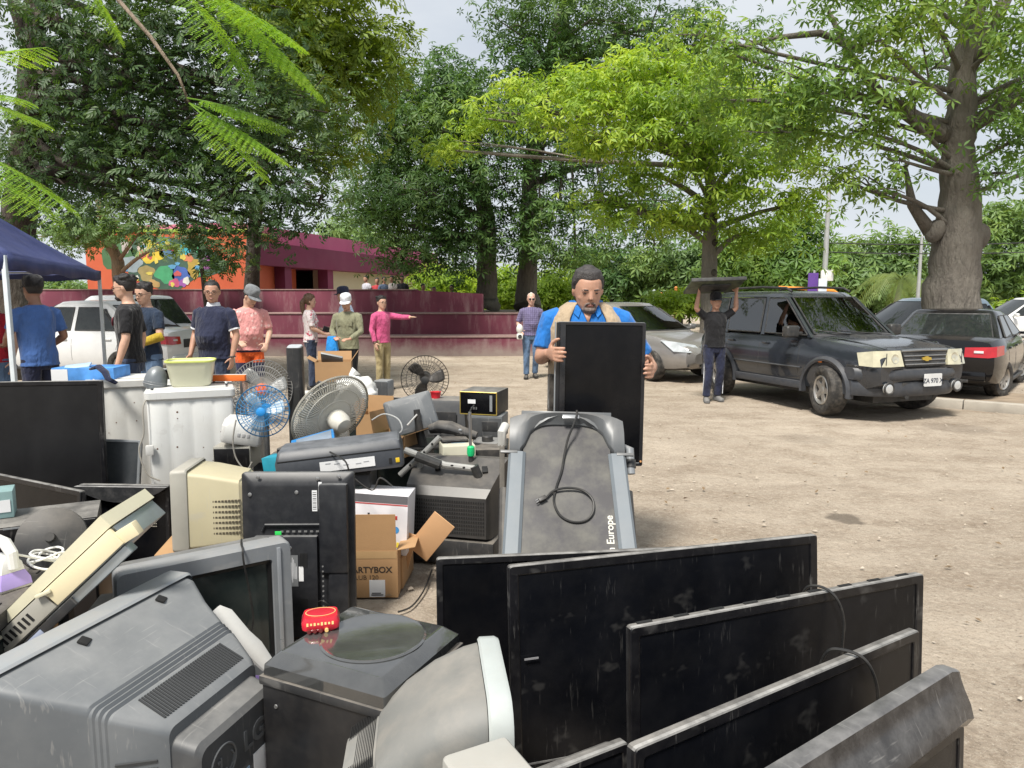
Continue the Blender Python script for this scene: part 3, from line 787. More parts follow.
# --- smaller trees and far trees
def far_trees():
    def simple(label, px_, Y, cl, size, count, ml, mbk=B_DARK, r=.2, seed=1, leaf=PALM, z0=0, name='far_tree', grp='trees across the road'):
        zt = min(c[0].z for c in cl)
        b = at_y(px_, 300, Y)
        tr = [(Vector((b.x, Y, z0)), r), (Vector((b.x, Y, (z0 + zt) * .6)), r * .8), (Vector((b.x + .1, Y, zt + .6)), r * .5)]
        make_tree(name, label, tr, cl, leaf, size, count, ml, mbk, seed, group=grp, limb_r=r * .5, twig=6, spread=size * 1.3, nbr=1)
    simple('round green tree rising behind the parked dark SUV', 800, 32, [C(800, 230, 32, 26, 24), C(790, 262, 32, 40, 24), C(755, 262, 32, 34, 20), C(815, 258, 31.5, 18, 20), C(770, 285, 32, 36, 14), C(735, 250, 32.5, 24, 20)], .36, 1500, L_KAPOK, seed=61, r=.22)
    simple('tall hazy tree between the utility pole and the street lamp', 872, 52, [C(850, 262, 52, 26, 24), C(880, 255, 52, 30, 26), C(905, 262, 52, 24, 24), C(870, 285, 51, 40, 20), C(845, 290, 51, 20, 16), C(905, 290, 51, 24, 18)], .55, 1500, L_FAR, seed=62, r=.3)
    simple('wide spreading tree right of the thick kapok trunk', 1000, 44, [C(990, 235, 44, 26, 16), C(1020, 225, 44, 30, 18), C(1005, 262, 43, 36, 22), C(985, 285, 43, 22, 16), C(1040, 265, 43, 36, 26), C(1010, 212, 44, 26, 10), C(1030, 295, 43, 30, 14)], .46, 1700, L_FAR, seed=63, r=.32)
    simple('low bright bush at the right edge under the spreading tree', 1012, 38, [C(1012, 312, 38, 20, 10), C(1035, 315, 38, 22, 10), C(985, 318, 38, 12, 7)], .32, 500, L_FARY, seed=64, r=.08, grp='bushes across the road')
    simple('yellow green bush seen between the twin kapok trunks', 500, 33, [C(507, 285, 33, 18, 16), C(512, 300, 33, 16, 10), C(500, 296, 33, 12, 12)], .30, 700, L_FARY, seed=65, r=.08, z0=.0, grp='bushes across the road')
    simple('bright bush right of the twin kapok trunks', 548, 33, [C(550, 288, 33, 22, 16), C(565, 296, 33, 20, 12), C(540, 300, 33, 14, 10)], .30, 800, L_FARY, seed=66, r=.08, grp='bushes across the road')
    simple('pale bush behind the people on the terrace', 445, 40, [C(440, 280, 40, 24, 14), C(462, 284, 40, 16, 12)], .35, 600, L_FARY, seed=67, r=.08, grp='bushes across the road')
    simple('blue green tree behind the bright shrubs', 610, 42, [C(600, 285, 42, 28, 18), C(625, 275, 42, 26, 22), C(590, 262, 42, 24, 16), C(640, 290, 42, 22, 14)], .45, 1300, L_BLUE, seed=68, r=.22)
    simple('mid green tree behind the grey sedan', 680, 40, [C(675, 275, 40, 26, 16), C(700, 262, 40, 28, 20), C(655, 262, 40, 20, 14), C(690, 290, 40, 26, 12)], .42, 1200, L_FAR, seed=69, r=.2)
    simple('low yellow green hedge plant behind the tray carrier', 690, 30, [C(668, 303, 30, 18, 9), C(692, 301, 30, 20, 10), C(725, 302, 30, 16, 8)], .26, 700, L_FARY, seed=70, r=.05, grp='bushes across the road')
    simple('bushy tree behind the dark SUV windows', 760, 36, [C(740, 285, 36, 26, 16), C(775, 298, 36, 22, 12)], .36, 800, L_FAR, seed=71, r=.15)
    simple('broad tree far beyond the magenta hall', 350, 60, [C(350, 235, 60, 30, 16), C(390, 255, 60, 30, 14)], .55, 800, L_FAR, seed=72, r=.25)
    # a far wood closing the horizon
    rg = np.random.default_rng(5); n = 15000
    X = rg.uniform(-75, 85, n); Yv = 72 + 10 * rg.random(n)
    top = np.array([3.6 + 2.6 * mnoise.noise((x * .12, 2, 0)) + 1.5 * mnoise.noise((x * .4, 5, 0)) for x in X])
    Z = rg.random(n) ** .8 * top
    P = np.stack([X, Yv, Z], 1); N = rg.normal(size=(n, 3)) * .6 + np.array([0, -.4, .7])
    o = leaf_mesh('distant_wood', P, N, rg.uniform(.5, 1.0, n), PALM, L_FAR, None, rg)
    tag(o, 'distant green wood along the horizon behind the parked cars', 'wood', kind='stuff')
far_trees()

# --- coconut palm between the cars and the far trees
def coconut():
    Y = 42; b = at_y(895, 300, Y); t = at_y(900, 280, Y)
    root = thing('palm_tree', 'pale coconut palm with drooping fronds left of the thick kapok trunk', 'palm', (b.x, Y, 0), group='trees across the road')
    h = t.z; MB().tube([(0, 0, 0), (.1, 0, h * .5), (.3, 0, h)], [.2, .16, .13], 10).build('trunk', B_PALE, root, sharp=None)
    rd = random.Random(4)
    mlf = leaf_mat('palm leaf', (.10, .16, .05), (.17, .23, .07), (.25, .30, .10), .4)
    for k in range(17):
        a = 2 * PI * k / 17 + rd.uniform(-.2, .2); L = rd.uniform(2.6, 3.4); rise = rd.uniform(.2, 1.6)
        mb = MB(); pts = []
        for i in range(10):
            s = i / 9; pts.append(Vector((.3 + math.cos(a) * L * s * .85, math.sin(a) * L * s * .85, h + rise * s * 1.6 - (rise + 1.9) * s * s)))
        mb.tube(pts, [.035 * (1 - .8 * i / 9) for i in range(10)], 4)
        for i in range(1, 28):
            s = i / 28; j = min(int(s * 9), 8); p = pts[j].lerp(pts[j + 1], s * 9 - j); d = (pts[j + 1] - pts[j]).normalized()
            sd = Vector((-math.sin(a), math.cos(a), 0)); ll = .75 * (1 - abs(s - .4) * 1.1) + .12
            for q in (-1, 1):
                e = p + (sd * q * .8 + d * .45 + Vector((0, 0, -.55))) * ll
                mb.add([p - d * .03, p + d * .04, e], [(0, 1, 2)])
        mb.build('frond', mlf, root, sharp=None)
coconut()

# --- flamboyant branches hanging into the top left corner, close to the camera
def fern_frond(mb, base, direction, L, droop, pairs, pl, rd, bend=0.):
    d = Vector(direction).normalized(); side = d.cross(Vector((0, 0, 1))).normalized()
    pts = []
    for i in range(9):
        s = i / 8; pts.append(Vector(base) + d * L * s + side * bend * s * s * L + Vector((0, 0, -droop * L * s * s)))
    mb.tube(pts, [.0035 * (1 - .7 * i / 8) + .0006 for i in range(9)], 5)
    for i in range(1, pairs + 1):
        s = .12 + .86 * i / pairs; j = min(int(s * 8), 7); p = pts[j].lerp(pts[j + 1], s * 8 - j); t = (pts[j + 1] - pts[j]).normalized()
        ll = pl * (math.sin(PI * (.16 + .78 * s)) * .95 + .05)
        for q in (-1, 1):
            u = (side * q + t * .55 + Vector((0, 0, -.18 - .15 * rd.random()))).normalized()
            w_ = u.cross(Vector((0, 0, 1))).normalized(); up = Vector((0, 0, 1))
            # pinna: two rows of tiny leaflets along its own rib
            m_ = 13
            for k in range(m_):
                r_ = (k + .5) / m_; c = p + u * ll * r_ + Vector((0, 0, -.10 * ll * r_ * r_))
                lf = ll * .20 * (1 - .55 * abs(r_ - .4) * 1.4)
                for h in (-1, 1):
                    lf *= rd.uniform(.7, 1.15); e = c + (w_ * h + u * rd.uniform(.15, .55) - up * rd.uniform(0, .3)) * lf; f = u * ll / m_ * .56
                    mb.add([c - f * .7, c + (w_ * h * .5) * lf + u * .1 * lf - f, e, c + (w_ * h * .5) * lf + f], [(0, 1, 2, 3)])
def flamboyant():
    root = thing('flamboyant_tree', 'feathery bright green flamboyant branches hanging into the upper left corner', 'tree', (-5.2, 1.2, 0), group='trees round the dirt lot')
    b = Vector((-5.2, 1.2, 0)); rd = random.Random(9); mb = MB()
    def P(x, y, Y): return at_y(x, y, Y) - b
    mb.tube([(0, 0, 0), (.1, .1, 1.5), (.25, .3, 3.2), (.5, .5, 5)], [.26, .2, .17, .12], 12)
    mb.tube([(.25, .3, 3.2), (1.6, 1.4, 4.1), P(60, -90, 3.9), P(115, -4, 3.8)], [.11, .06, .02, .011], 8)
    mb.tube([P(115, -4, 3.8), P(150, 36, 3.75), P(178, 75, 3.7), P(189, 103, 3.68)], [.011, .010, .008, .005], 7)
    mb.tube([P(60, -90, 3.9), P(140, -50, 3.7), P(200, -8, 3.6)], [.018, .010, .005], 7)
    mb.tube([(.15, .2, 2.6), (.6, 1.2, 3.0), P(-60, 60, 3.6), P(-20, 100, 3.5)], [.07, .035, .012, .006], 8)
    mb.build('trunk', bark_mat('flamboyant bark', (.16, .12, .085), (.30, .24, .18)), root, sharp=None)
    def F(a, e, L, droop, Y, Ye, pairs, pl, bend=0.):
        A = at_y(*a, Y); B = at_y(*e, Ye); d = B - A
        m2 = MB(); fern_frond(m2, A - b, d, d.length * L, droop, int(pairs * 1.15), pl * 1.08, rd, bend); m2.build('frond', L_FROND, root, sharp=None)
    F((185, -30), (318, 72), 1, .12, 3.6, 3.5, 15, .24)
    F((200, -12), (300, 30), 1, .10, 3.6, 3.3, 13, .19)
    F((175, -20), (248, 62), 1, .2, 3.7, 3.5, 13, .18)
    F((189, 103), (286, 150), 1, .1, 3.68, 3.5, 14, .17)
    F((187, 98), (285, 112), 1, .14, 3.68, 3.6, 13, .16)
    F((189, 103), (265, 168), 1, .1, 3.68, 3.4, 12, .15)
    F((-20, 60), (48, 38), 1, .08, 3.5, 3.3, 11, .13)
    F((-20, 100), (45, 118), 1, .05, 3.5, 3.3, 11, .13)
    F((-25, 150), (70, 195), 1, .12, 3.5, 3.3, 13, .17)
    F((-25, 170), (55, 205), 1, .12, 3.5, 3.2, 12, .14)
    F((-20, 95), (30, 90), 1, .1, 3.5, 3.2, 9, .10)
    F((70, -40), (120, 30), 1, .15, 3.9, 3.9, 11, .14)
flamboyant()
# ================================================================== VEHICLES
GLASS = mat('car glass', (.018, .022, .022), .04, var=.2, spec=.6, film=.04)
def _clear_glass():
    m, nt, b = new_mat('clear windscreen')
    b.inputs['Base Color'].default_value = (.75, .82, .80, 1); b.inputs['Roughness'].default_value = .02
    tr = _n(nt, 'ShaderNodeBsdfTransparent'); tr.inputs[0].default_value = (.62, .70, .67, 1)
    gl = _n(nt, 'ShaderNodeBsdfGlossy'); gl.inputs['Roughness'].default_value = .03
    lw = _n(nt, 'ShaderNodeFresnel'); lw.inputs[0].default_value = 2.3
    ms = _n(nt, 'ShaderNodeMixShader'); nt.links.new(lw.outputs[0], ms.inputs[0])
    nt.links.new(tr.outputs[0], ms.inputs[1]); nt.links.new(gl.outputs[0], ms.inputs[2])
    nt.links.new(ms.outputs[0], nt.nodes['Material Output'].inputs[0])
    return m
CLEAR = _clear_glass()
RUBBER = mat('tyre rubber', (.022, .021, .020), .85, var=.2, film=.25, bump=.1)
BLACKP = mat('black trim plastic', (.022, .023, .024), .55, film=.12)
CHROME = mat('chrome', (.62, .63, .64), .15, 1.)
ALLOY = mat('alloy rim', (.42, .41, .39), .38, .75, film=.25)
def plate_tex(root, w_, h_, body, M, name='number_plate'):
    p = MB().prism(rrect(w_, h_, .015), 0, .008).build(name, mat('plate white', (.62, .63, .63), .5, film=.2), root)
    p.matrix_local = M
    text_mesh('lettering', body, h_ * .52, mat('plate ink', (.05, .06, .08), .6), p, T((0, -.012, .009)), bold=.002)
    return p
class Car:
    """local frame: +X forward, +Y the car's left, +Z up, origin on the ground under the centre"""
    def __init__(s, name, label, group, loc, heading, stations, wheel_x, wheel_r, track, paint, house, spokes=5, hub=None, arch_pad=.07, wheel_w=.22, flare=None, rim=ALLOY):
        s.root = thing(name, label, 'car', loc, heading, group)
        s.st = stations; s.house = house
        rings = []
        for x, zb, zt, hw in stations:
            h = zt - zb
            half = [(0, zb), (hw * .80, zb), (hw * .94, zb + .05 * h + .01), (hw * .985, zb + .22 * h), (hw, zb + .45 * h), (hw * .992, zb + .66 * h), (hw * .965, zb + .84 * h), (hw * .90, zt - .015), (hw * .78, zt + .008), (hw * .45, zt + .022), (0, zt + .028)]
            ring = [(x, y, z) for y, z in half] + [(x, -y, z) for y, z in half[-2:0:-1]]
            rings.append(ring)
        b = MB().loft(rings).build('body', paint, s.root, sharp=28)
        # wheel wells
        mb = MB()
        for wx in wheel_x:
            for sd in (-1, 1):
                mb.cyl((wx, sd * (track / 2 - .22), wheel_r), (wx, sd * (track / 2 + .5), wheel_r), wheel_r + arch_pad, n=32)
        c = mb.build('cut', BLACKP); md = b.modifiers.new('wells', 'BOOLEAN'); md.object = c; md.operation = 'DIFFERENCE'; md.solver = 'EXACT'
        bpy.context.view_layer.update(); bake(b); bpy.data.objects.remove(c)
        b.data.set_sharp_from_angle(angle=R(28))
        s.body = b
        # dark underside tray
        x0, x1 = stations[0][0], stations[-1][0]
        MB().box(((x0 + x1) / 2, 0, .30), ((x1 - x0) * .86, track - .5, .16)).build('underbody', BLACKP, s.root)
        s.wheels = []
        for wx in wheel_x:
            for sd in (1, -1):
                s.wheel(wx, sd, wheel_r, track, wheel_w, spokes, rim)
        if flare:
            for wx in wheel_x:
                for sd in (1, -1):
                    hw = s.hw(wx)
                    rings = []
                    for k in range(19):
                        a = R(-8 + 196 * k / 18); ca, sa = math.cos(a), math.sin(a)
                        ri, ro = wheel_r + arch_pad - .012, wheel_r + arch_pad + .055
                        rings.append([(wx + ri * ca, sd * (hw - .05), wheel_r + ri * sa), (wx + ri * ca, sd * (hw + .035), wheel_r + ri * sa), (wx + (ri + .03) * ca, sd * (hw + .045), wheel_r + (ri + .03) * sa), (wx + ro * ca, sd * (hw + .012), wheel_r + ro * sa), (wx + ro * ca, sd * (hw - .05), wheel_r + ro * sa)])
                    MB().loft(rings).build('wheel_arch', flare, s.root, sharp=40)
        s.build_house(paint)
    def prof(s, x, i):
        st = s.st
        for a, b in zip(st[:-1], st[1:]):
            if a[0] <= x <= b[0]:
                t = (x - a[0]) / (b[0] - a[0] + 1e-9); return a[i] * (1 - t) + b[i] * t
        return st[0][i] if x < st[0][0] else st[-1][i]
    def zb(s, x): return s.prof(x, 1)
    def zt(s, x): return s.prof(x, 2)
    def hw(s, x): return s.prof(x, 3)
    def wheel(s, wx, sd, r, track, w_, spokes, rim):
        o = bpy.data.objects.new('wheel', None); COL.objects.link(o); o.parent = s.root; o.empty_display_size = .1
        o.location = (wx, sd * track / 2, r); o.rotation_euler = (-PI / 2 * sd, 0, 0.3 * sd)
        # local z now points outwards
        hb = w_ / 2; ri = r * .60
        MB().lathe([(ri, -hb), (r * .93, -hb), (r * .985, -hb + .03), (r, -hb + .06), (r, hb - .06), (r * .985, hb - .03), (r * .93, hb - .004), (r * .80, hb + .006), (ri + .02, hb), (ri, hb - .02), (ri, -hb)], 40, caps=False).build('tyre', RUBBER, o, sharp=40)
        mb = MB()
        mb.lathe([(ri, -hb + .03), (ri, hb - .015), (ri - .012, hb - .004), (ri - .03, hb - .02), (ri - .035, -.02), (ri - .035, -hb + .03)], 36, caps=False)
        mb.lathe([(ri * .28, hb - .075), (ri * .28, hb - .035), (ri * .2, hb - .025), (.004, hb - .025)], 20)
        for k in range(spokes):
            a = 2 * PI * k / spokes
            mb.loft([[(ri * .18, -.055, hb - .075), (ri * .18, .055, hb - .075), (ri * .18, .055, hb - .033), (ri * .18, -.055, hb - .033)],
                     [(ri * .60, -.040, hb - .08), (ri * .60, .040, hb - .08), (ri * .60, .034, hb - .028), (ri * .60, -.034, hb - .028)],
                     [(ri * .97, -.055, hb - .085), (ri * .97, .055, hb - .085), (ri * .97, .048, hb - .02), (ri * .97, -.048, hb - .02)]], M=Matrix.Rotation(a, 4, 'Z'))
        mb.build('rim', rim, o, sharp=30)
        MB().lathe([(ri - .02, -.03), (.01, -.03)], 24).build('brake_disc', mat('brake dark', (.03, .028, .026), .7), o)
        s.wheels.append(o)
    def build_house(s, paint):
        h = s.house     # dict: zb, zr, xb0,xb1 at belt, xr0,xr1 at roof, hwb, hwr, bow
        n = 7
        def ring(t, grow=0.):
            z = h['zb'] + (h['zr'] - h['zb']) * t
            x0 = h['xb0'] + (h['xr0'] - h['xb0']) * t; x1 = h['xb1'] + (h['xr1'] - h['xb1']) * t; hw = h['hwb'] + (h['hwr'] - h['hwb']) * t
            x0 -= grow; x1 += grow; hw += grow
            pts = []; r = .10
            bow = h.get('bow', .12)
            for k in range(n): # front edge, left to right
                y = hw * (1 - .12) * (1 - 2 * k / (n - 1)); pts.append((x1 - bow * (y / hw) ** 2, y, z))
            for k in range(1, 6): pts.append((x1 - bow - .06 + (x0 + .10 - x1 + bow + .06) * (k - 1) / 4, -hw * (1 - .03 * (abs(k - 3) / 2) ** 2), z))
            for k in range(n):
                y = -hw * (1 - .12) * (1 - 2 * k / (n - 1)); pts.append((x0 + .07 * (y / hw) ** 2, y, z))
            for k in range(1, 6): pts.append((x0 + .10 + (x1 - bow - .06 - x0 - .10) * (k - 1) / 4, hw * (1 - .03 * (abs(k - 3) / 2) ** 2), z))
            return pts
        s.ring = ring
        rings = [ring(-.18), ring(0)]
        top = ring(1)
        def crown(pts, f, dz):
            cx = (h['xr0'] + h['xr1']) / 2
            return [(cx + (x - cx) * f, y * f, z + dz) for x, y, z in pts]
        rings += [ring(.93), crown(top, .985, .0), crown(top, .93, .028), crown(top, .70, .048), crown(top, .3, .056)]
        open_ = h.get('open')
        if not open_:
            MB().loft(rings).build('cabin', paint, s.root, sharp=40)
        else:
            # roof shell on pillars, see-through windows
            MB().loft([ring(.93), crown(top, .985, .0), crown(top, .93, .028), crown(top, .70, .048), crown(top, .3, .056)]).build('roof', paint, s.root, sharp=40)
            for (a0, a1, wd) in h['pillars']:
                for sd in (1, -1):
                    p = s.side_pt(a0, 0, sd, -.03); q = s.side_pt(a1, .95, sd, -.03)
                    d = Vector((wd / 2, 0, 0)); e = Vector((0, .025 * sd, 0))
                    MB().loft([[p - d - e, p + d - e, p + d + e, p - d + e], [q - d * .9 - e, q + d * .9 - e, q + d * .9 + e, q - d * .9 + e]]).build('pillar', paint, s.root)
    def side_pt(s, x, t, sd, off=.004):
        h = s.house; z = h['zb'] + (h['zr'] - h['zb']) * t; hw = h['hwb'] + (h['hwr'] - h['hwb']) * t
        x0 = h['xb0'] + (h['xr0'] - h['xb0']) * t; x1 = h['xb1'] + (h['xr1'] - h['xb1']) * t
        return Vector((x, sd * (hw * 1.0 + off), z))
    def side_window(s, xs, t0, t1, sd, m=GLASS, name='side_window', frame=True):
        """xs = (rear bottom, front bottom, front top, rear top)"""
        P = [s.side_pt(xs[0], t0, sd), s.side_pt(xs[1], t0, sd), s.side_pt(xs[2], t1, sd), s.side_pt(xs[3], t1, sd)]
        n = Vector((0, sd, .3)).normalized() * .004
        o = MB().loft([[p for p in P], [p + n for p in P]]).build(name, m, s.root)
        if frame:
            c = sum(P, Vector()) / 4
            mb = MB(); 
            for i in range(4):
                a, b = P[i], P[(i + 1) % 4]; mb.tube([a - n * .2, b - n * .2], .011, 6)
            mb.build('window_seal', BLACKP, o)
        return o
    def end_window(s, front, t0, t1, yf=.86, m=GLASS, name='windscreen', curve=8):
        h = s.house; rows = []
        for t in (t0, (t0 + t1) / 2, t1):
            z = h['zb'] + (h['zr'] - h['zb']) * t; hw = h['hwb'] + (h['hwr'] - h['hwb']) * t
            row = []
            for k in range(curve + 1):
                y = hw * yf * (1 - 2 * k / curve)
                if front: x = h['xb1'] + (h['xr1'] - h['xb1']) * t - h.get('bow', .12) * (y / hw) ** 2 + .006
                else: x = h['xb0'] + (h['xr0'] - h['xb0']) * t + .07 * (y / hw) ** 2 - .006
                row.append((x, y, z))
            rows.append(row)
        k = curve + 1; vs = [p for r in rows for p in r]; d = .004 if front else -.004
        vs += [(x + d, y, z + .002) for x, y, z in vs]; N = 3 * k
        fs = []
        for j in range(2):
            for i in range(curve):
                q = [j * k + i, j * k + i + 1, (j + 1) * k + i + 1, (j + 1) * k + i]
                fs.append(q[::-1]); fs.append([i_ + N for i_ in q])
        o = MB().add(vs, fs).build(name, m, s.root, sharp=None)
        mb = MB(); e = [vs[i] for i in range(k)]; f = [vs[2 * k + i] for i in range(k)]
        mb.tube(e, .014, 6); mb.tube(f, .012, 6); mb.tube([e[0], f[0]], .012, 6); mb.tube([e[-1], f[-1]], .012, 6)
        mb.build('window_seal', BLACKP, o)
        return o
    def seam(s, x, z0, z1, sd, lean=0.):
        mb = MB(); pts = []
        for k in range(6):
            t = k / 5; z = z0 + (z1 - z0) * t; xx = x + lean * t
            pts.append((xx, sd * (s.surf_y(xx, z) - .001), z))
        mb.tube(pts, .0045, 5); return mb.build('panel_gap', BLACKP, s.root)
    def surf_y(s, x, z):
        zb, zt, hw = s.zb(x), s.zt(x), s.hw(x); h = zt - zb; u = (z - zb) / h
        K = [(0, .80), (.05, .94), (.22, .985), (.45, 1), (.66, .992), (.84, .965), (.97, .90), (1, .78)]
        for a, b in zip(K[:-1], K[1:]):
            if a[0] <= u <= b[0]: return hw * (a[1] + (b[1] - a[1]) * (u - a[0]) / (b[0] - a[0]))
        return hw * .8
    def handle(s, x, z, sd, m):
        y = s.surf_y(x, z)
        return MB().box((x, sd * (y + .014), z), (.15, .03, .03), bev=.012).build('door_handle', m, s.root)
    def mirror(s, x, z, sd, m, size=(.12, .20, .15)):
        y = s.house['hwb'] + .02
        o = MB().box((x, sd * (y + .15), z), size, bev=.045, seg=3).build('side_mirror', m, s.root)
        MB().box((x - size[0] / 2 - .001, sd * (y + .15), z), (.006, size[1] * .82, size[2] * .8), bev=.002).build('mirror_glass', CHROME, o)
        MB().box((x + .01, sd * (y + .02), z - .03), (.06, .12, .05), bev=.015).build('mirror_arm', m, o)
        return o
    def seats(s):
        m = mat('seat cloth', (.055, .055, .058), .9)
        for x in (.1, -.75):
            for y in (.36, -.36):
                MB().box((x, y, s.house['zb'] + .05), (.16, .46, .75), r=(0, R(-10), 0), bev=.06, seg=3).box((x - .05, y, s.house['zb'] + .48), (.1, .26, .2), bev=.04, seg=3).build('seat', m, s.root)
        MB().box((s.house['xb1'] - .28, 0, s.house['zb'] - .02), (.5, s.house['hwb'] * 1.75, .12), bev=.05).build('dashboard', m, s.root)
        MB().torus(.18, .014, 24, 6, M=T((s.house['xb1'] - .62, .36, s.house['zb'] + .06), (0, R(65), 0))).build('steering_wheel', BLACKP, s.root)
def heading_of(dx, dy): return math.atan2(dy, dx)

# ------------------------------------------------ dark SUV
def suv():
    paint = mat('dark blue grey car paint', (.020, .024, .031), .22, 0., var=.1, coat=.7, dust=.16, dustcol=(.2, .2, .2), film=.015)
    clad = mat('grey lower cladding', (.038, .042, .050), .42, film=.06, dust=.12)
    u = Vector((.345, -.9386)); left = Vector((-u.y, u.x))          # car's left points to image right
    pw = Vector((4.33, 9.86)); wb = 2.36; track = 1.50
    cen = pw + left * (track / 2 + .07) - u * (wb / 2)
    st = [(-1.88, .52, .86, .66), (-1.84, .42, 1.02, .77), (-1.68, .36, 1.06, .83), (-1.2, .33, 1.06, .85), (-.3, .31, 1.06, .86), (.55, .31, 1.06, .86), (.88, .31, 1.055, .855), (1.3, .33, 1.02, .845), (1.62, .36, .985, .83), (1.83, .40, .955, .81), (1.93, .44, .93, .78), (1.99, .48, .86, .72)]
    hs = dict(zb=1.05, zr=1.66, xb0=-1.82, xb1=.92, xr0=-1.66, xr1=.22, hwb=.80, hwr=.655, bow=.13, open=True, pillars=[(.80, .12, .07), (-.20, -.26, .08), (-1.10, -1.12, .08), (-1.70, -1.58, .10)])
    c = Car('suv', 'dark blue grey SUV with roof rails parked facing the camera', 'cars parked round the lot', (cen.x, cen.y, 0), math.atan2(u.y, u.x), st, (-wb / 2, wb / 2), .345, track + .06, paint, hs, flare=clad, wheel_w=.23)
    r = c.root
    c.seats()
    for sd in (1, -1):
        c.side_window((-.14, .76, .16, -.20), .05, .90, sd, CLEAR)
        c.side_window((-1.06, -.26, -.30, -1.08), .05, .90, sd, CLEAR)
        c.side_window((-1.66, -1.16, -1.18, -1.58), .06, .90, sd, GLASS)
        c.seam(.66, .42, 1.04, sd); c.seam(-.20, .42, 1.05, sd); c.seam(-.98, .72, 1.05, sd, -.06)
        c.handle(-.06, .93, sd, paint); c.handle(-.90, .93, sd, paint)
        c.mirror(.62, 1.13, sd, BLACKP, (.13, .22, .17))
        # side moulding and sill cladding
        MB().tube([(x, sd * (c.surf_y(x, .62) + .004), .62) for x in (-.80, -.4, 0, .4, .72)], .022, 6, ell=(1, .6)).build('side_moulding', clad, r)
        MB().box((0, sd * .845, .37), (1.55, .06, .11), bev=.025).build('sill', clad, r)
        MB().tube([(-1.50, sd * .56, 1.70), (-1.38, sd * .56, 1.755), (-.5, sd * .57, 1.775), (.02, sd * .56, 1.755), (.14, sd * .56, 1.70)], .019, 8).build('roof_rail', BLACKP, r)
    c.end_window(True, .07, .93, m=CLEAR); c.end_window(False, .08, .90, m=GLASS, name='rear_window')
    # bonnet ridge and scoop
    MB().box((1.12, 0, 1.065), (.34, .52, .03), bev=.012, taper=(.8, .9), r=(0, R(4), 0)).build('bonnet_scoop', BLACKP, r)
    MB().tube([(.85, .62, 1.06), (1.3, .60, 1.045), (1.9, .56, .955)], .012, 6, ell=(2.5, .6)).build('bonnet_crease', paint, r)
    MB().tube([(.85, -.62, 1.06), (1.3, -.60, 1.045), (1.9, -.56, .955)], .012, 6, ell=(2.5, .6)).build('bonnet_crease', paint, r)
    # front: upper bumper, lower bumper, lights, grille
    def frontal(zs, mat_, name, ext, y=.80, curve=.16, k=19):
        rings = []
        for i in range(k):
            yy = y * (1 - 2 * i / (k - 1)); q = abs(yy / y)
            x = 1.98 + ext - curve * q ** 4.2
            rings.append([(x - .16, yy, zs[0]), (x - .01, yy, zs[0]), (x + .012, yy, zs[0] + .03), (x + .016, yy, (zs[0] + zs[1]) / 2), (x, yy, zs[1] - .02), (x - .03, yy, zs[1]), (x - .16, yy, zs[1])])
        return MB().loft(rings).build(name, mat_, r, sharp=35)
    frontal((.545, .70), clad, 'bumper', .06, .865, .34)
    frontal((.335, .540), clad, 'lower_bumper', .04, .855, .36)
    MB().box((2.005, 0, .455), (.03, .74, .13), bev=.01).build('lower_intake', BLACKP, r)
    for sd in (1, -1):
        # yellowed headlight
        hl = MB().loft([[(1.76, sd * .85, .735), (1.95, sd * .81, .73), (2.035, sd * .60, .73), (2.04, sd * .385, .735), (1.88, sd * .385, .735)], [(1.70, sd * .835, .90), (1.905, sd * .785, .93), (1.985, sd * .60, .935), (1.99, sd * .41, .935), (1.83, sd * .41, .935)]]).build('headlight', mat('yellowed lens', (.50, .475, .34), .14, var=.18, film=.3, coat=.8), r)
        MB().box((2.012, sd * .66, .83), (.010, .004, .15)).build('lens_divider', clad, hl)
        MB().lathe([(.062, 0), (.060, .010), (.048, .004), (.02, .002), (.004, .006)], 22, M=T((2.012, sd * .52, .832), (0, R(82), 0))).build('reflector', mat('lamp reflector', (.58, .56, .46), .12, .5), hl)
        fl = MB().lathe([(.07, 0), (.07, .03), (.055, .045), (.01, .05)], 18, M=T((1.99, sd * .60, .45), (0, PI / 2, 0))).build('fog_light', mat('fog lens', (.55, .57, .58), .12, .3), r)
        MB().torus(.075, .014, 20, 6, M=T((2.025, sd * .60, .45), (0, PI / 2, 0))).build('fog_ring', BLACKP, fl)
    frontal((.700, .735), BLACKP, 'bumper_gap', .02, .84, .30)
    g = MB().loft([[(1.96, -.36, .725), (2.03, -.34, .73), (2.03, .34, .73), (1.96, .36, .725)], [(1.93, -.40, .925), (2.0, -.385, .92), (2.0, .385, .92), (1.93, .40, .925)]]).build('grille', BLACKP, r)
    for z in (.755, .81, .865):
        MB().box((2.031 - (z - .73) * .14, 0, z), (.02, .70 + (z - .73) * .3, .016), bev=.005).build('grille_bar', mat('satin bar', (.30, .31, .32), .3, .7), g)
    MB().tube([(1.995, -.40, .93), (2.01, 0, .938), (1.995, .40, .93)], .018, 8).build('grille_top_trim', mat('satin bar', (.3, .31, .32), .3, .7), g)
    # gold cross-shaped emblem
    bt = [(-.075, -.012), (-.03, -.022), (-.022, -.022), (-.022, -.03), (.03, -.03), (.03, -.018), (.082, -.018), (.075, .012), (.03, .022), (.022, .022), (.022, .03), (-.03, .03), (-.03, .018), (-.082, .018)]
    MB().prism(bt, 0, .014).build('emblem', mat('gold emblem', (.62, .45, .09), .3, .6), g).matrix_local = T((2.03, 0, .825), (PI / 2, 0, PI / 2))
    plate_tex(r, .31, .165, 'ZA 970 X', T((2.062, .10, .545), (PI / 2, 0, PI / 2)))
    MB().cyl((1.9, -.28, .33), (2.02, -.28, .33), .035, n=12).build('tow_hook', BLACKP, r)
    MB().box((1.1, -.868, .74), (.07, .012, .035), bev=.005).build('side_indicator', mat('amber lens', (.55, .16, .02), .2), r)
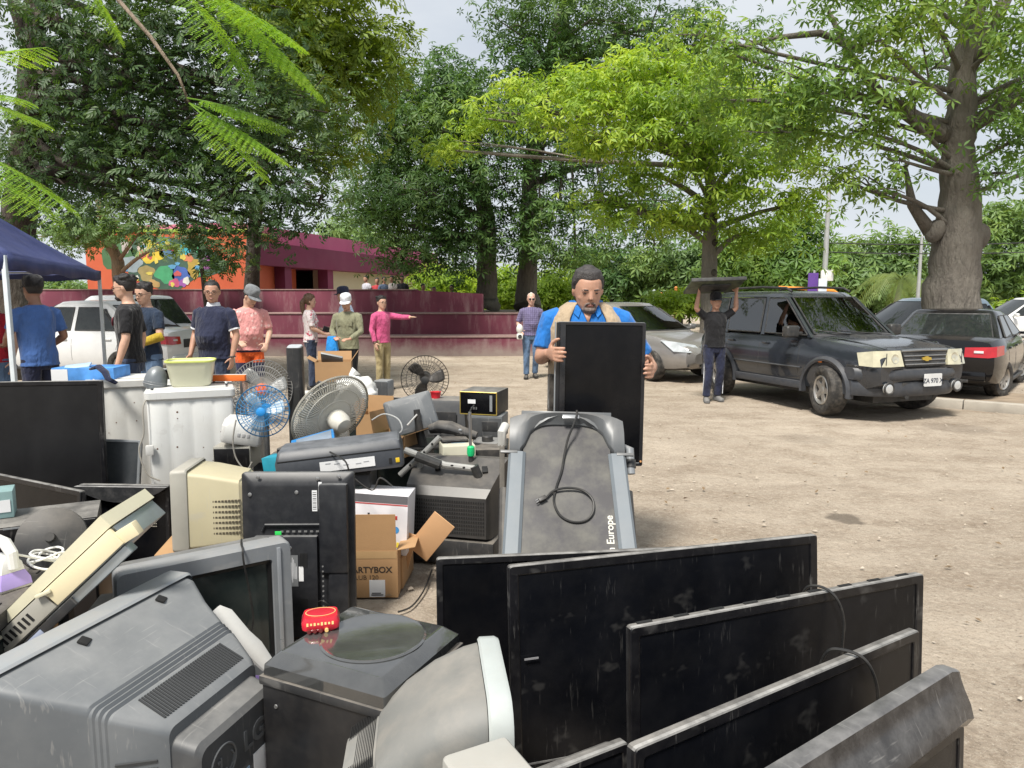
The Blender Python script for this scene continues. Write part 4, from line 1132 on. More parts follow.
    # wipers and a dash mat behind the glass
    MB().tube([(.98, .35, 1.085), (.86, -.3, 1.14)], .010, 6).build('wiper', BLACKP, r); MB().tube([(1.0, -.1, 1.085), (.80, -.62, 1.14)], .010, 6).build('wiper', BLACKP, r)
suv()

def sedan(name, label, loc, head, paint, L=4.45, W=1.74, H=1.46, glass=GLASS, z=0, hatch=False, rim=ALLOY, spokes=7):
    hl = L / 2; hw = W / 2
    st = [(-hl, .42, .80, hw * .80), (-hl + .05, .30, .93, hw * .90), (-hl + .25, .24, .98, hw * .97), (-hl + .9, .20, .985, hw), (0, .18, .955, hw), (hl - 1.35, .19, .93, hw), (hl - .8, .20, .87, hw * .985), (hl - .35, .23, .76, hw * .94), (hl - .10, .27, .66, hw * .84), (hl, .36, .56, hw * .68)]
    x1b = hl - 1.05
    hs = dict(zb=.93, zr=H - .045, xb0=-hl + (.25 if hatch else .50), xb1=x1b, xr0=-hl + (.72 if hatch else 1.28), xr1=x1b - .95, hwb=hw * .925, hwr=hw * .70, bow=.14)
    wx = (-hl + .95, hl - .88)
    c = Car(name, label, 'cars parked round the lot', (loc[0], loc[1], z), head, st, wx, .31, W - .24, paint, hs, wheel_w=.2, rim=rim, spokes=spokes)
    r = c.root
    xb0, xb1, xr0, xr1 = hs['xb0'], hs['xb1'], hs['xr0'], hs['xr1']
    for sd in (1, -1):
        mid = (xr0 + xr1) / 2 + .08
        c.side_window((mid + .05, xb1 - .28, xr1 + .02, mid + .03), .08, .86, sd, glass)
        c.side_window((mid - .90, mid - .05, mid - .06, max(mid - .80, xr0 + .16)), .08, .86, sd, glass)
        c.side_window((xb0 + .62, mid - .96, max(mid - .87, xr0 + .10), xr0 + .06), .10, .80, sd, glass)
        c.seam(xb1 - .12, .32, .92, sd); c.seam(mid, .28, .93, sd); c.seam(mid - .92, .6, .93, sd, -.1)
        c.handle(mid + .16, .80, sd, paint); c.handle(mid - .76, .80, sd, paint)
        c.mirror(xb1 - .30, 1.0, sd, paint, (.11, .18, .12))
        MB().box((0, sd * (hw - .02), .235), (L - 2.4, .05, .06), bev=.02).build('sill', BLACKP, r)
    c.end_window(True, .05, .94, m=glass); c.end_window(False, .08, .93, m=glass, name='rear_window')
    return c
def front_kit(c, L, W, lens, kind=0):
    r = c.root; hl = L / 2; hw = W / 2
    for sd in (1, -1):
        MB().loft([[(hl - .32, sd * (hw * .965), .60), (hl - .06, sd * hw * .80, .585), (hl - .03, sd * hw * .44, .60), (hl - .3, sd * hw * .5, .60)],
                   [(hl - .66, sd * (hw * .955), .80), (hl - .36, sd * hw * .85, .775), (hl - .13, sd * hw * .50, .715), (hl - .5, sd * hw * .5, .72)]]).build('headlight', lens, r)
        MB().box((hl - .13, sd * hw * .68, .36), (.05, .22, .10), r=(0, 0, -sd * R(22)), bev=.02).build('fog_recess', BLACKP, r)
    g = MB().loft([[(hl - .08, -hw * .36, .53), (hl - .01, -hw * .3, .53), (hl - .01, hw * .3, .53), (hl - .08, hw * .36, .53)], [(hl - .18, -hw * .44, .67), (hl - .10, -hw * .40, .67), (hl - .10, hw * .40, .67), (hl - .18, hw * .44, .67)]]).build('grille', BLACKP, r)
    MB().tube([(hl - .10, -hw * .42, .68), (hl - .06, 0, .665), (hl - .10, hw * .42, .68)], .014, 6).build('grille_trim', CHROME, g)
    MB().loft([[(hl - .02, -hw * .5, .30), (hl + .012, -hw * .4, .30), (hl + .012, hw * .4, .30), (hl - .02, hw * .5, .30)], [(hl - .03, -hw * .46, .42), (hl + .006, -hw * .4, .42), (hl + .006, hw * .4, .42), (hl - .03, hw * .46, .42)]]).build('lower_intake', BLACKP, r)
    plate_tex(r, .30, .14, '', T((hl + .016, 0, .46), (PI / 2, 0, PI / 2))) if kind else None
def rear_kit(c, L, W, lens, badge=None, plate='', wide=.30):
    r = c.root; hl = L / 2; hw = W / 2
    for sd in (1, -1):
        t = MB().loft([[(-hl - .02, sd * hw * .46, .70), (-hl - .015, sd * hw * .81, .695), (-hl + .05, sd * hw * .925, .71), (-hl + .32, sd * hw * 1.0, .735), (-hl + .2, sd * hw * .5, .70)],
                   [(-hl + .0, sd * hw * .46, .845), (-hl + .01, sd * hw * .82, .86), (-hl + .06, sd * hw * .92, .868), (-hl + .34, sd * hw * .99, .875), (-hl + .2, sd * hw * .5, .86)]]).build('tail_light', lens, r)
        MB().loft([[(-hl - .022, sd * hw * .60, .765), (-hl - .018, sd * hw * .74, .765), (-hl + .05, sd * hw * .74, .79), (-hl + .05, sd * hw * .60, .79)], [(-hl - .016, sd * hw * .60, .80), (-hl - .012, sd * hw * .74, .80), (-hl + .05, sd * hw * .74, .80), (-hl + .05, sd * hw * .60, .80)]]).build('reversing_lens', mat('clear lens', (.6, .55, .55), .15), t)
    MB().box((-hl + .02, 0, .40), (.12, W * .80, .16), bev=.04).build('bumper', c.body.data.materials[0], r)
    MB().box((-hl - .035, 0, .33), (.03, W * .55, .05), bev=.012).build('bumper_strip', BLACKP, r)
    MB().box((-hl - .002, 0, .70), (.03, .58, .17), bev=.012).build('plate_recess', BLACKP, r)
    if plate: plate_tex(r, .30, .15, plate, T((-hl - .02, 0, .70), (PI / 2, 0, -PI / 2)))
LENS_RED = mat('red tail lens', (.42, .010, .018), .15, var=.2, coat=.6)
LENS_CLR = mat('clear headlamp', (.50, .53, .54), .12, .4, var=.2, coat=.6)

# grey sedan behind the man
u = Vector((.60, -.80)); left = Vector((-u.y, u.x))
_g = mat('warm grey car paint', (.28, .27, .26), .25, .45, var=.06, coat=.6, dust=.22)
_fw = at_z(651, 380, 0); _cen = Vector((_fw.x, _fw.y)) + left * .75 - u * 1.3
c = sedan('sedan', 'metallic grey sedan parked behind the man holding the television', (_cen.x, _cen.y), math.atan2(u.y, u.x), _g, L=4.45, W=1.70, H=1.50, glass=CLEAR)
c.root.children  # parts above
front_kit(c, 4.45, 1.70, LENS_CLR)

# pale blue car behind the SUV
u = Vector((-.97, -.24))
_b = mat('pale blue car paint', (.34, .45, .54), .25, .3, var=.05, coat=.6, dust=.2)
_p = at_y(915, 330, 16.2)
c = sedan('hatchback', 'pale blue car seen between the dark SUV and the kapok trunk', (_p.x, _p.y), math.atan2(u.y, u.x), _b, L=4.2, W=1.72, H=1.60, hatch=True)
front_kit(c, 4.2, 1.72, LENS_CLR); rear_kit(c, 4.2, 1.72, LENS_RED)

# black sedan at the right edge, its tail towards us
u = Vector((.645, .764)); left = Vector((-u.y, u.x))
_k = mat('black car paint', (.004, .004, .005), .14, 0., var=.1, coat=.25, spec=.35, dust=.06, dustcol=(.2, .19, .18))
_rear = at_y(934, 362, 11.4)
_cen = Vector((_rear.x, _rear.y)) + u * 2.25
c = sedan('sedan', 'glossy black sedan at the right edge showing its red tail lights', (_cen.x, _cen.y), math.atan2(u.y, u.x), _k, L=4.55, W=1.78, H=1.41, z=.0)
rear_kit(c, 4.55, 1.78, LENS_RED, plate='YZX-814')
_q = MB().torus(.055, .007, 28, 6).build('badge', CHROME, c.root)
_q.matrix_local = T((-2.275, 0, .865), (PI / 2, 0, -PI / 2))
MB().tube([(-.028, .044, 0), (-.011, .006, 0), (0, .03, 0), (.011, .006, 0), (.028, .044, 0)], .005, 5).tube([(-.047, .02, 0), (-.021, -.046, 0), (0, -.005, 0), (.021, -.046, 0), (.047, .02, 0)], .005, 5).build('badge_mark', CHROME, _q)

# two white cars behind the canopy
_w = mat('white car paint', (.66, .67, .67), .25, 0., var=.03, coat=.6, dust=.15)
u = Vector((-.99, .10)); 
_p = at_y(88, 340, 14.9)
c = sedan('sedan', 'white sedan with dark windows parked behind the blue canopy posts', (_p.x, _p.y), math.atan2(u.y, u.x), _w, L=4.5, W=1.76, H=1.54)
front_kit(c, 4.5, 1.76, LENS_CLR); rear_kit(c, 4.5, 1.76, LENS_RED)
u = Vector((-.93, .36))
_p = at_y(150, 340, 16.9); 
c = sedan('hatchback', 'white hatchback with red tail light behind the man in navy polo', (_p.x - 1.15, _p.y + .5), math.atan2(u.y, u.x), _w, L=4.3, W=1.76, H=1.66, hatch=True)
front_kit(c, 4.3, 1.76, LENS_CLR); rear_kit(c, 4.3, 1.76, LENS_RED)
# white van far off on the road
u = Vector((-1, .05)); _p = at_y(990, 322, 26)
c = sedan('hatchback', 'small white car far off between kapok trunk and black sedan', (_p.x + 1.0, _p.y), math.atan2(u.y, u.x), _w, L=4.0, W=1.7, H=1.6, hatch=True)
front_kit(c, 4.0, 1.7, LENS_CLR); rear_kit(c, 4.0, 1.7, LENS_RED)
# ================================================================== PEOPLE
def skin_mat(name, col):
    if name in MATS: return MATS[name]
    m, nt, b = new_mat(name)
    tc = _n(nt, 'ShaderNodeTexCoord')
    c = _mixrgb(nt, _noise(nt, tc.outputs['Object'], 14, 5, .6), [x * .9 for x in col], [x * 1.1 for x in col])
    nt.links.new(c, b.inputs['Base Color']); b.inputs['Roughness'].default_value = .5
    b.inputs['Subsurface Weight'].default_value = .08; b.inputs['Subsurface Radius'].default_value = (.012, .005, .003)
    MATS[name] = m; return m
def cloth(name, col, var=.14, fold=.6, rough=.9):
    if name in MATS: return MATS[name]
    m, nt, b = new_mat(name)
    tc = _n(nt, 'ShaderNodeTexCoord'); v = tc.outputs['Object']
    c = _mixrgb(nt, _noise(nt, v, 5, 5, .6), [x * (1 - var) for x in col], [min(1, x * (1 + var)) for x in col])
    nt.links.new(c, b.inputs['Base Color']); b.inputs['Roughness'].default_value = rough; b.inputs['Specular IOR Level'].default_value = .2
    b.inputs['Sheen Weight'].default_value = .15
    mp = _n(nt, 'ShaderNodeMapping'); mp.inputs['Scale'].default_value = (1, 1, .55); mp.inputs['Rotation'].default_value = (.3, .5, 0); nt.links.new(v, mp.inputs[0])
    bp = _n(nt, 'ShaderNodeBump'); bp.inputs['Strength'].default_value = fold; bp.inputs['Distance'].default_value = .05
    nt.links.new(_noise(nt, mp.outputs[0], 9, 3, .5), bp.inputs['Height']); nt.links.new(bp.outputs[0], b.inputs['Normal'])
    MATS[name] = m; return m
def bands(name, cols, edges, base=None):
    """cloth in horizontal bands by height (object space)"""
    if name in MATS: return MATS[name]
    m = cloth(name, cols[0]); nt = m.node_tree; b = nt.nodes['Principled BSDF']
    tc = _n(nt, 'ShaderNodeTexCoord'); sx = _n(nt, 'ShaderNodeSeparateXYZ'); nt.links.new(tc.outputs['Object'], sx.inputs[0])
    cr = _n(nt, 'ShaderNodeValToRGB'); cr.color_ramp.interpolation = 'CONSTANT'
    mr = _n(nt, 'ShaderNodeMapRange'); mr.inputs[1].default_value = 0; mr.inputs[2].default_value = 2; nt.links.new(sx.outputs[2], mr.inputs[0])
    cr.color_ramp.elements[0].color = (*cols[0], 1)
    cr.color_ramp.elements[1].position = edges[0] / 2; cr.color_ramp.elements[1].color = (*cols[1], 1)
    for e, c in zip(edges[1:], cols[2:]):
        q = cr.color_ramp.elements.new(e / 2); q.color = (*c, 1)
    nt.links.new(mr.outputs[0], cr.inputs[0]); nt.links.new(cr.outputs[0], b.inputs['Base Color'])
    return m
def patterned(name, base, cols, kind='plaid', scale=30):
    if name in MATS: return MATS[name]
    m = cloth(name, base); nt = m.node_tree; b = nt.nodes['Principled BSDF']
    tc = _n(nt, 'ShaderNodeTexCoord'); v = tc.outputs['Object']
    c = None
    if kind == 'plaid':
        c = _mixrgb(nt, 0., base, base)
        for ax, col in (('X', cols[0]), ('Z', cols[0]), ('X', cols[1]), ('Z', cols[1])):
            wv = _n(nt, 'ShaderNodeTexWave', wave_type='BANDS', bands_direction=ax); wv.inputs['Scale'].default_value = scale * (1 if col is cols[0] else .5)
            nt.links.new(v, wv.inputs['Vector'])
            mr = _n(nt, 'ShaderNodeMapRange'); mr.inputs[1].default_value = .6; mr.inputs[2].default_value = .75; mr.inputs[3].default_value = 0; mr.inputs[4].default_value = .5
            nt.links.new(wv.outputs[1], mr.inputs[0]); c = _mixrgb(nt, mr.outputs[0], c, col)
    else:
        c = _mixrgb(nt, 0., base, base)
        for i, col in enumerate(cols):
            vo = _n(nt, 'ShaderNodeTexVoronoi'); vo.inputs['Scale'].default_value = scale * (1 + .35 * i)
            nt.links.new(v, vo.inputs['Vector'])
            mr = _n(nt, 'ShaderNodeMapRange'); mr.inputs[1].default_value = .33; mr.inputs[2].default_value = .25; mr.inputs[3].default_value = 0; mr.inputs[4].default_value = 1
            nt.links.new(vo.outputs[0], mr.inputs[0]); c = _mixrgb(nt, mr.outputs[0], c, col)
    nt.links.new(c, b.inputs['Base Color'])
    return m
SKIN_A = skin_mat('brown skin', (.43, .240, .165)); SKIN_B = skin_mat('light brown skin', (.52, .32, .23)); SKIN_C = skin_mat('dark brown skin', (.25, .13, .085)); SKIN_D = skin_mat('pale pink skin', (.56, .34, .26))
HAIR_K = mat('black hair', (.012, .010, .010), .5, var=.4, scale=60, bump=.6, bscale=160)
HAIR_G = mat('greying hair', (.036, .032, .031), .6, var=.5, scale=60, bump=.6, bscale=160)
HAIR_B = mat('brown hair', (.10, .055, .028), .5, var=.4, scale=40, bump=.6, bscale=140)
SHOE_K = mat('dark shoe', (.02, .019, .018), .6, dust=.4); SHOE_G = mat('grey trainer', (.14, .14, .14), .7, dust=.3)

def ell(cx, cy, z, rx, ry, n=20, back=1.):
    out = []
    for k in range(n):
        a = 2 * PI * k / n; y = math.sin(a) * ry
        if y < 0: y *= back
        out.append((cx + math.cos(a) * rx, cy + y, z))
    return out
def remesh(o, vox, smooth=2):
    md = o.modifiers.new('skin', 'REMESH'); md.mode = 'VOXEL'; md.voxel_size = vox; md.use_smooth_shade = True
    sm = o.modifiers.new('smooth', 'SMOOTH'); sm.factor = .5; sm.iterations = smooth
    return o
def hand_mesh(mb, wrist, d, palm_n, s=1., curl=.35, side=1, spread=.12):
    """wrist point, pointing direction, palm normal (the way the palm faces); side=+1 thumb on the +(d x palm_n) side"""
    d = Vector(d).normalized(); pn = Vector(palm_n); pn = (pn - d * pn.dot(d)).normalized(); t = d.cross(pn) * side
    W = Vector(wrist)
    L = .095 * s
    rings = []
    for u, wd, th in ((-.03, .026, .021), (0, .028, .020), (.25, .037, .017), (.6, .042, .015), (1.0, .040, .012)):
        c = W + d * (u * L)
        rings.append([c + t * (math.cos(a) * wd * s) + pn * (math.sin(a) * th * s) for a in [2 * PI * k / 10 for k in range(10)]])
    mb.loft(rings)
    for k, (off, ln) in enumerate(((.031, .072), (.0105, .080), (-.0105, .074), (-.031, .058))):
        p = W + d * L * .93 + t * off * s; dd = (d + t * spread * off * 18).normalized(); pts = [p]; rr = [.0098 * s]
        for j, (fr, r_) in enumerate(((.45, .0092), (.32, .0084), (.23, .0066))):
            ang = curl * (j + .6 + .12 * k); q = (dd * math.cos(ang) + pn * math.sin(ang)).normalized(); p = p + q * ln * fr * s; pts.append(p); rr.append(r_ * s)
        mb.tube(pts, rr, 7)
    p = W + d * L * .22 + t * .030 * s; pts = [p]; rr = [.014 * s]
    for j, (ln, r_) in enumerate(((.036, .0125), (.030, .0105), (.022, .008))):
        q = (t * (.85 - .25 * j) + d * (.55 + .25 * j) + pn * (.2 + curl * .6 * j)).normalized(); p = p + q * ln * s; pts.append(p); rr.append(r_ * s)
    mb.tube(pts, rr, 7)
def person(name, label, loc, facing, H=1.72, skin=SKIN_A, shirt=None, pants=None, shoes=SHOE_K, hair=None, arms=None, legs=None, lean=0., head=(0, 0), belly=0., sleeve=.5,
           short_pants=False, cap=None, glasses=False, vox=.010, group='people round the pile', build=1., hair_kind='short', beard=None, collar=None, extra=None, scale_w=1., skirt=False, face=True, shirt_hem=.90, headsize=1., dark_glasses=False, head_drop=0.):
    """local frame: facing +Y, +X = the person's right hand side is +X; measured for 1.75 m then scaled
       arms: {'R': (elbow, wrist, hand_dir, palm, curl), 'L': ...}; legs: {'R': (knee, ankle, toe_dir), 'L': ...}"""
    root = thing(name, label, 'person', loc, facing, group)
    root.scale = (H / 1.75 * scale_w, H / 1.75 * scale_w, H / 1.75)
    hipz = .93
    def lean_pt(p):
        p = Vector(p); c = Vector((0, 0, hipz)); q = p - c
        if q.z <= 0: return p
        return c + Matrix.Rotation(-lean, 3, 'X') @ q
    def ring(cx, cy, z, rx, ry, grow=0., n=20, back=1.):
        return [lean_pt(p) for p in ell(cx, cy, z, rx + grow, ry + grow, n, back)]
    B = build
    torso = [(0, 0, .80, .135 * B, .10), (0, 0, .88, .168 * B, .115), (0, 0, .96, .170 * B, .118), (0, .01 + belly * .4, 1.05, .158 * B, .108 + belly * .8), (0, .012 + belly * .5, 1.13, .160 * B, .112 + belly), (0, .008 + belly * .2, 1.24, .172 * B, .120 + belly * .4), (0, .0, 1.34, .182 * B, .118), (0, -.005, 1.41, .176 * B, .100), (0, -.01, 1.455, .120, .080), (0, -.008, 1.485, .072, .066)]
    A = dict(R=((.25, -.03, 1.14), (.25, .05, .90), (0, .15, -1), (-1, 0, 0), .3), L=((-.25, -.03, 1.14), (-.25, .05, .90), (0, .15, -1), (1, 0, 0), .3))
    if arms: A.update(arms)
    Lg = dict(R=((.095, .02, .50), (.10, 0, .085), (.15, 1, 0)), L=((-.095, .02, .50), (-.10, 0, .085), (-.15, 1, 0)))
    if legs: Lg.update(legs)
    # ---- body
    mb = MB()
    mb.loft([ring(*q, grow=-.008) for q in torso])
    neck_top = lean_pt((0, .012, 1.56))
    mb.tube([lean_pt((0, -.012, 1.44)), lean_pt((0, -.002, 1.50)), neck_top + Vector((0, 0, .03))], [.068, .057, .055], 14)
    # head
    hb = lean_pt((0, .0 + head_drop * .4, 1.53 - head_drop)); yaw, pit = head
    HM = Matrix.Translation(hb) @ Matrix.Rotation(yaw, 4, 'Z') @ Matrix.Rotation(-pit - lean * .3, 4, 'X') @ Matrix.Diagonal((headsize * 1.07, headsize * 1.02, headsize * .98, 1))
    sk = [(-.015, .070, .022, .020, 1), (.0, .058, .040, .036, 1), (.03, .032, .060, .066, .95), (.065, .022, .068, .082, .98), (.10, .015, .073, .090, 1.05), (.14, .010, .076, .094, 1.08), (.175, .006, .074, .090, 1.08), (.205, .0, .062, .076, 1.05), (.224, -.004, .040, .048, 1.02), (.232, -.006, .014, .018, 1)]
    mb.loft([ell(0, cy, z, rx, ry, 20, bk) for z, cy, rx, ry, bk in sk], M=HM)
    mb.loft([[(-.016, .098, .072), (.016, .098, .072), (.012, .122, .070), (-.012, .122, .070)], [(-.012, .098, .095), (.012, .098, .095), (.008, .116, .092), (-.008, .116, .092)], [(-.007, .094, .125), (.007, .094, .125), (.005, .104, .124), (-.005, .104, .124)]], M=HM)
    mb.ball((0, .093, .038), (.026, .012, .008), M=HM, n=10, k=6); mb.ball((0, .091, .027), (.022, .012, .008), M=HM, n=10, k=6)
    for sd in (-1, 1):
        mb.ball((sd * .077, .0, .10), (.010, .020, .032), M=HM, n=10, k=8, rot=(R(-10), 0, sd * R(-18)))
        mb.ball((sd * .030, .096, .122), (.022, .010, .007), M=HM, n=10, k=6)
        mb.ball((sd * .042, .062, .075), (.022, .020, .022), M=HM, n=10, k=6)
    for sd, k in ((1, 'R'), (-1, 'L')):
        e, wv, hd, pn, curl = A[k]; e = Vector(e); wv = Vector(wv); sh = lean_pt((sd * .180 * B, -.012, 1.395))
        up = (e - sh); fo = (wv - e)
        mb.tube([sh - up * .02 + Vector((-sd * .03, 0, .0)), sh + up * .12, sh + up * .5, e - up * .06, e, e + fo * .25, e + fo * .6, wv], [.050, .054, .046, .040, .039, .041, .034, .026], 14)
        hand_mesh(mb, wv, hd, pn, 1., curl, side=sd)
        kn, an, td = Lg[k]; kn = Vector(kn); an = Vector(an); hp = Vector((sd * .092, 0, .90)); td = Vector(td).normalized()
        th = kn - hp; ca = an - kn
        mb.tube([hp, hp + th * .35, hp + th * .75, kn, kn + ca * .3, kn + ca * .7, an], [.088, .082, .064, .052, .054, .040, .033], 14)
        ft = an + Vector((0, 0, -.05)); mb.tube([ft - td * .05, ft + td * .04, ft + td * .13], [.034, .034, .026], 10, ell=(1, .8))
    body = remesh(mb.build('body', skin, root, sharp=None), vox, 2)
    # ---- face details
    if face:
        ink = mat('eye dark', (.015, .012, .010), .3)
        for sd in (-1, 1):
            MB().ball((sd * .030, .0935, .106), (.0105, .0075, .0042), M=HM, n=12, k=6).build('eye', ink, root)
            MB().tube([HM @ Vector((sd * .048, .090, .124)), HM @ Vector((sd * .034, .1035, .130)), HM @ Vector((sd * .016, .105, .127))], [.003, .0042, .0036], 6).build('eyebrow', hair or HAIR_K, root)
        MB().tube([HM @ Vector((-.024, .094, .0335)), HM @ Vector((-.010, .104, .0345)), HM @ Vector((.010, .104, .0345)), HM @ Vector((.024, .094, .0335))], [.002, .0048, .0048, .002], 6).build('mouth', mat('lips', (.24, .085, .07), .5), root)
    if glasses or dark_glasses:
        mg = MB()
        for sd in (-1, 1):
            mg.torus(.021, .0022, 20, 5, M=HM @ T((sd * .031, .112, .104), (PI / 2, 0, 0), (1.15, .85, 1)))
            mg.tube([HM @ Vector((sd * .054, .108, .108)), HM @ Vector((sd * .082, .05, .112)), HM @ Vector((sd * .084, -.005, .108))], .0020, 5)
        mg.tube([HM @ Vector((-.010, .115, .108)), HM @ Vector((.010, .115, .108))], .002, 5)
        go = mg.build('glasses', mat('spectacle frame', (.02, .018, .016), .3), root)
        if dark_glasses:
            for sd in (-1, 1): MB().ball((sd * .031, .110, .103), (.024, .004, .018), M=HM).build('dark_lens', mat('dark lens', (.01, .01, .01), .08), go)
    # ---- hair and cap
    def scalp(grow, hair_low, front_low, recede=0.):
        rings = []
        zz = [.03, .06, .09, .115, .14, .165, .19, .212, .230, .241]
        for z in zz:
            q = None
            for a, b in zip(sk[:-1], sk[1:]):
                if a[0] <= z <= b[0]:
                    t = (z - a[0]) / (b[0] - a[0]); q = [a[i] * (1 - t) + b[i] * t for i in range(5)]
            if q is None: q = [z, -.006, .012, .016, 1]
            rr = []
            for k in range(24):
                a = 2 * PI * k / 24; fr = math.sin(a)
                # lower edge of the hair around the head: low at the back, high at the forehead
                low = hair_low + (front_low - hair_low) * min(1, max(0, (fr + .25) / .95)) ** .7
                if recede and fr > .2: low += recede * (abs(math.cos(a)) * .5 + .2)
                g = -.010 + (grow + .010) * min(1, max(0, (z - low + .012) / .035))
                y = fr * (q[3] + g); y = y * q[4] if y < 0 else y
                rr.append((math.cos(a) * (q[2] + g), q[1] + y, z + (grow if z > .2 else 0)))
            rings.append(rr)
        return rings
    if hair_kind == 'short' and hair:
        remesh(MB().loft(scalp(.008, .055, .178), M=HM).build('hair', hair, root, sharp=None), .007, 1)
    elif hair_kind == 'recede':
        remesh(MB().loft(scalp(.015, .045, .176, .016), M=HM).build('hair', hair, root, sharp=None), .006, 1)
    elif hair_kind == 'fluffy':
        mb = MB().loft(scalp(.012, .06, .170), M=HM); rd = random.Random(3)
        for _ in range(26):
            a = rd.uniform(0, 6.28); mb.ball((math.cos(a) * .07, math.sin(a) * .08 - .01, rd.uniform(.16, .22)), rd.uniform(.018, .028), M=HM, n=8, k=6)
        remesh(mb.build('hair', hair, root, sharp=None), .008, 1)
    elif hair_kind == 'long':
        mb = MB().loft(scalp(.014, .03, .165), M=HM); 
        mb.tube([HM @ Vector((0, -.085, .14)), HM @ Vector((.0, -.12, .08)), HM @ Vector((0, -.12, -.02)), HM @ Vector((0, -.10, -.12)), HM @ Vector((0, -.09, -.19))], [.04, .05, .046, .036, .012], 12)
        remesh(mb.build('hair', hair, root, sharp=None), .008, 1)
    elif hair_kind == 'fringe' and hair:
        remesh(MB().loft(scalp(.004, .05, .30), M=HM).build('hair', hair, root, sharp=None), .006, 1)
    if beard:
        mb = MB()
        mb.loft([ell(0, .070, z, rx, ry, 16) for z, rx, ry in ((-.024, .022, .020), (-.008, .036, .036), (.008, .043, .046), (.022, .035, .040))], M=HM)
        for sd in (-1, 1): mb.tube([HM @ Vector((sd * .005, .106, .050)), HM @ Vector((sd * .022, .102, .046)), HM @ Vector((sd * .030, .092, .028)), HM @ Vector((sd * .030, .086, .005))], [.006, .007, .007, .008], 6)
        remesh(mb.build('beard', beard, root, sharp=None), .005, 1)
    if cap:
        cm, brim_dir = cap
        cz = [(.135, 1), (.165, 1), (.195, 1), (.22, .97), (.245, .80), (.258, .45), (.262, .1)]
        rings = []
        for z, f in cz:
            rings.append([(math.cos(a) * .087 * f, -.002 + math.sin(a) * .107 * f, z + (.01 if z > .15 else 0)) for a in [2 * PI * k / 24 for k in range(24)]])
        co = MB().loft(rings, M=HM).build('cap', cm, root, sharp=None)
        rr = []
        for k in range(13):
            a = R(20 + 140 * k / 12); ca, sa = math.cos(a), math.sin(a)
            rr.append([(ca * .085, sa * .100, .150), (ca * .092, sa * .18 + .0, .136 - .012 * abs(ca)), (ca * .092, sa * .18, .130 - .012 * abs(ca)), (ca * .085, sa * .100, .140)])
        MB().loft(rr, M=HM).build('brim', cm, co, sharp=40)
    # ---- shirt
    if shirt:
        mb = MB()
        rows = [q for q in torso if q[2] > shirt_hem - .03]
        rows = [(rows[0][0], rows[0][1], shirt_hem, rows[0][3] + .012, rows[0][4] + .012)] + rows
        mb.loft([ring(*q, grow=.012) for q in rows[:-1]] + [ring(0, -.010, 1.475, .082, .074)])
        for sd, k in ((1, 'R'), (-1, 'L')):
            e, wv = Vector(A[k][0]), Vector(A[k][1]); sh = lean_pt((sd * .180 * B, -.012, 1.395)); up = e - sh; fo = wv - e
            pts = [sh - up * .05 + Vector((-sd * .05, 0, .0)), sh + up * .05, sh + up * .3]; rr = [.060, .069, .064]
            if sleeve <= 1:
                pts.append(sh + up * sleeve * 1.25); rr.append(.062)
                pts.append(sh + up * (sleeve * 1.25 + .003)); rr.append(.046)
            else:
                pts += [sh + up * .7, e, e + fo * .4, e + fo * .93, e + fo * .94]; rr += [.056, .052, .049, .040, .03]
            mb.tube(pts, rr, 14)
        so = remesh(mb.build('shirt', shirt, root, sharp=None), max(vox, .009), 2)
        if collar:
            MB().loft([ring(0, -.008, 1.462, .086, .080), ring(0, -.008, 1.50, .072, .070), ring(0, -.010, 1.515, .070, .066), ring(0, -.010, 1.50, .064, .060)], caps=False).build('collar', collar, so, sharp=None)
    # ---- trousers
    if pants:
        mb = MB()
        mb.loft([ring(*q, grow=.007) for q in torso[:3]] + [ring(0, 0, .985, .165 * B, .116)])
        for sd, k in ((1, 'R'), (-1, 'L')):
            kn, an, td = Lg[k]; kn = Vector(kn); an = Vector(an); hp = Vector((sd * .092, 0, .90)); th = kn - hp; ca = an - kn
            if short_pants: mb.tube([hp + Vector((0, 0, .03)), hp + th * .3, hp + th * .7, kn - th * .04, kn - th * .035], [.092, .098, .092, .088, .06], 14)
            else: mb.tube([hp + Vector((0, 0, .03)), hp + th * .3, hp + th * .7, kn, kn + ca * .35, kn + ca * .8, an - ca * .02, an], [.092, .094, .080, .070, .068, .062, .064, .05], 14)
        remesh(mb.build('trousers', pants, root, sharp=None), max(vox, .009), 2)
    # ---- shoes
    if shoes:
        for sd, k in ((1, 'R'), (-1, 'L')):
            kn, an, td = Lg[k]; an = Vector(an); td = Vector(td); td.z = 0; td.normalize(); sn = td.cross(Vector((0, 0, 1)))
            z0 = an.z - .085; rings = []
            for u, wd, h in ((-.085, .025, .05), (-.075, .036, .085), (-.03, .040, .10), (.03, .043, .085), (.09, .048, .062), (.15, .044, .050), (.178, .026, .035)):
                c = Vector((an.x, an.y, z0)) + td * u
                rings.append([c + sn * wd * x + Vector((0, 0, h * z)) for x, z in ((-1, 0), (1, 0), (1.02, .35), (.8, .85), (.35, 1), (-.35, 1), (-.8, .85), (-1.02, .35))])
            MB().loft(rings).build('shoe', shoes, root, sharp=50)
    if extra: extra(root, lean_pt, HM, A)
    return root
def gp(px_, Y, z=0.):
    q = at_y(px_, 384, Y); return (q.x, Y, z)
def face_to(deg): return R(deg)          # 180 faces the camera; 90 faces image left (-X); -90 faces image right

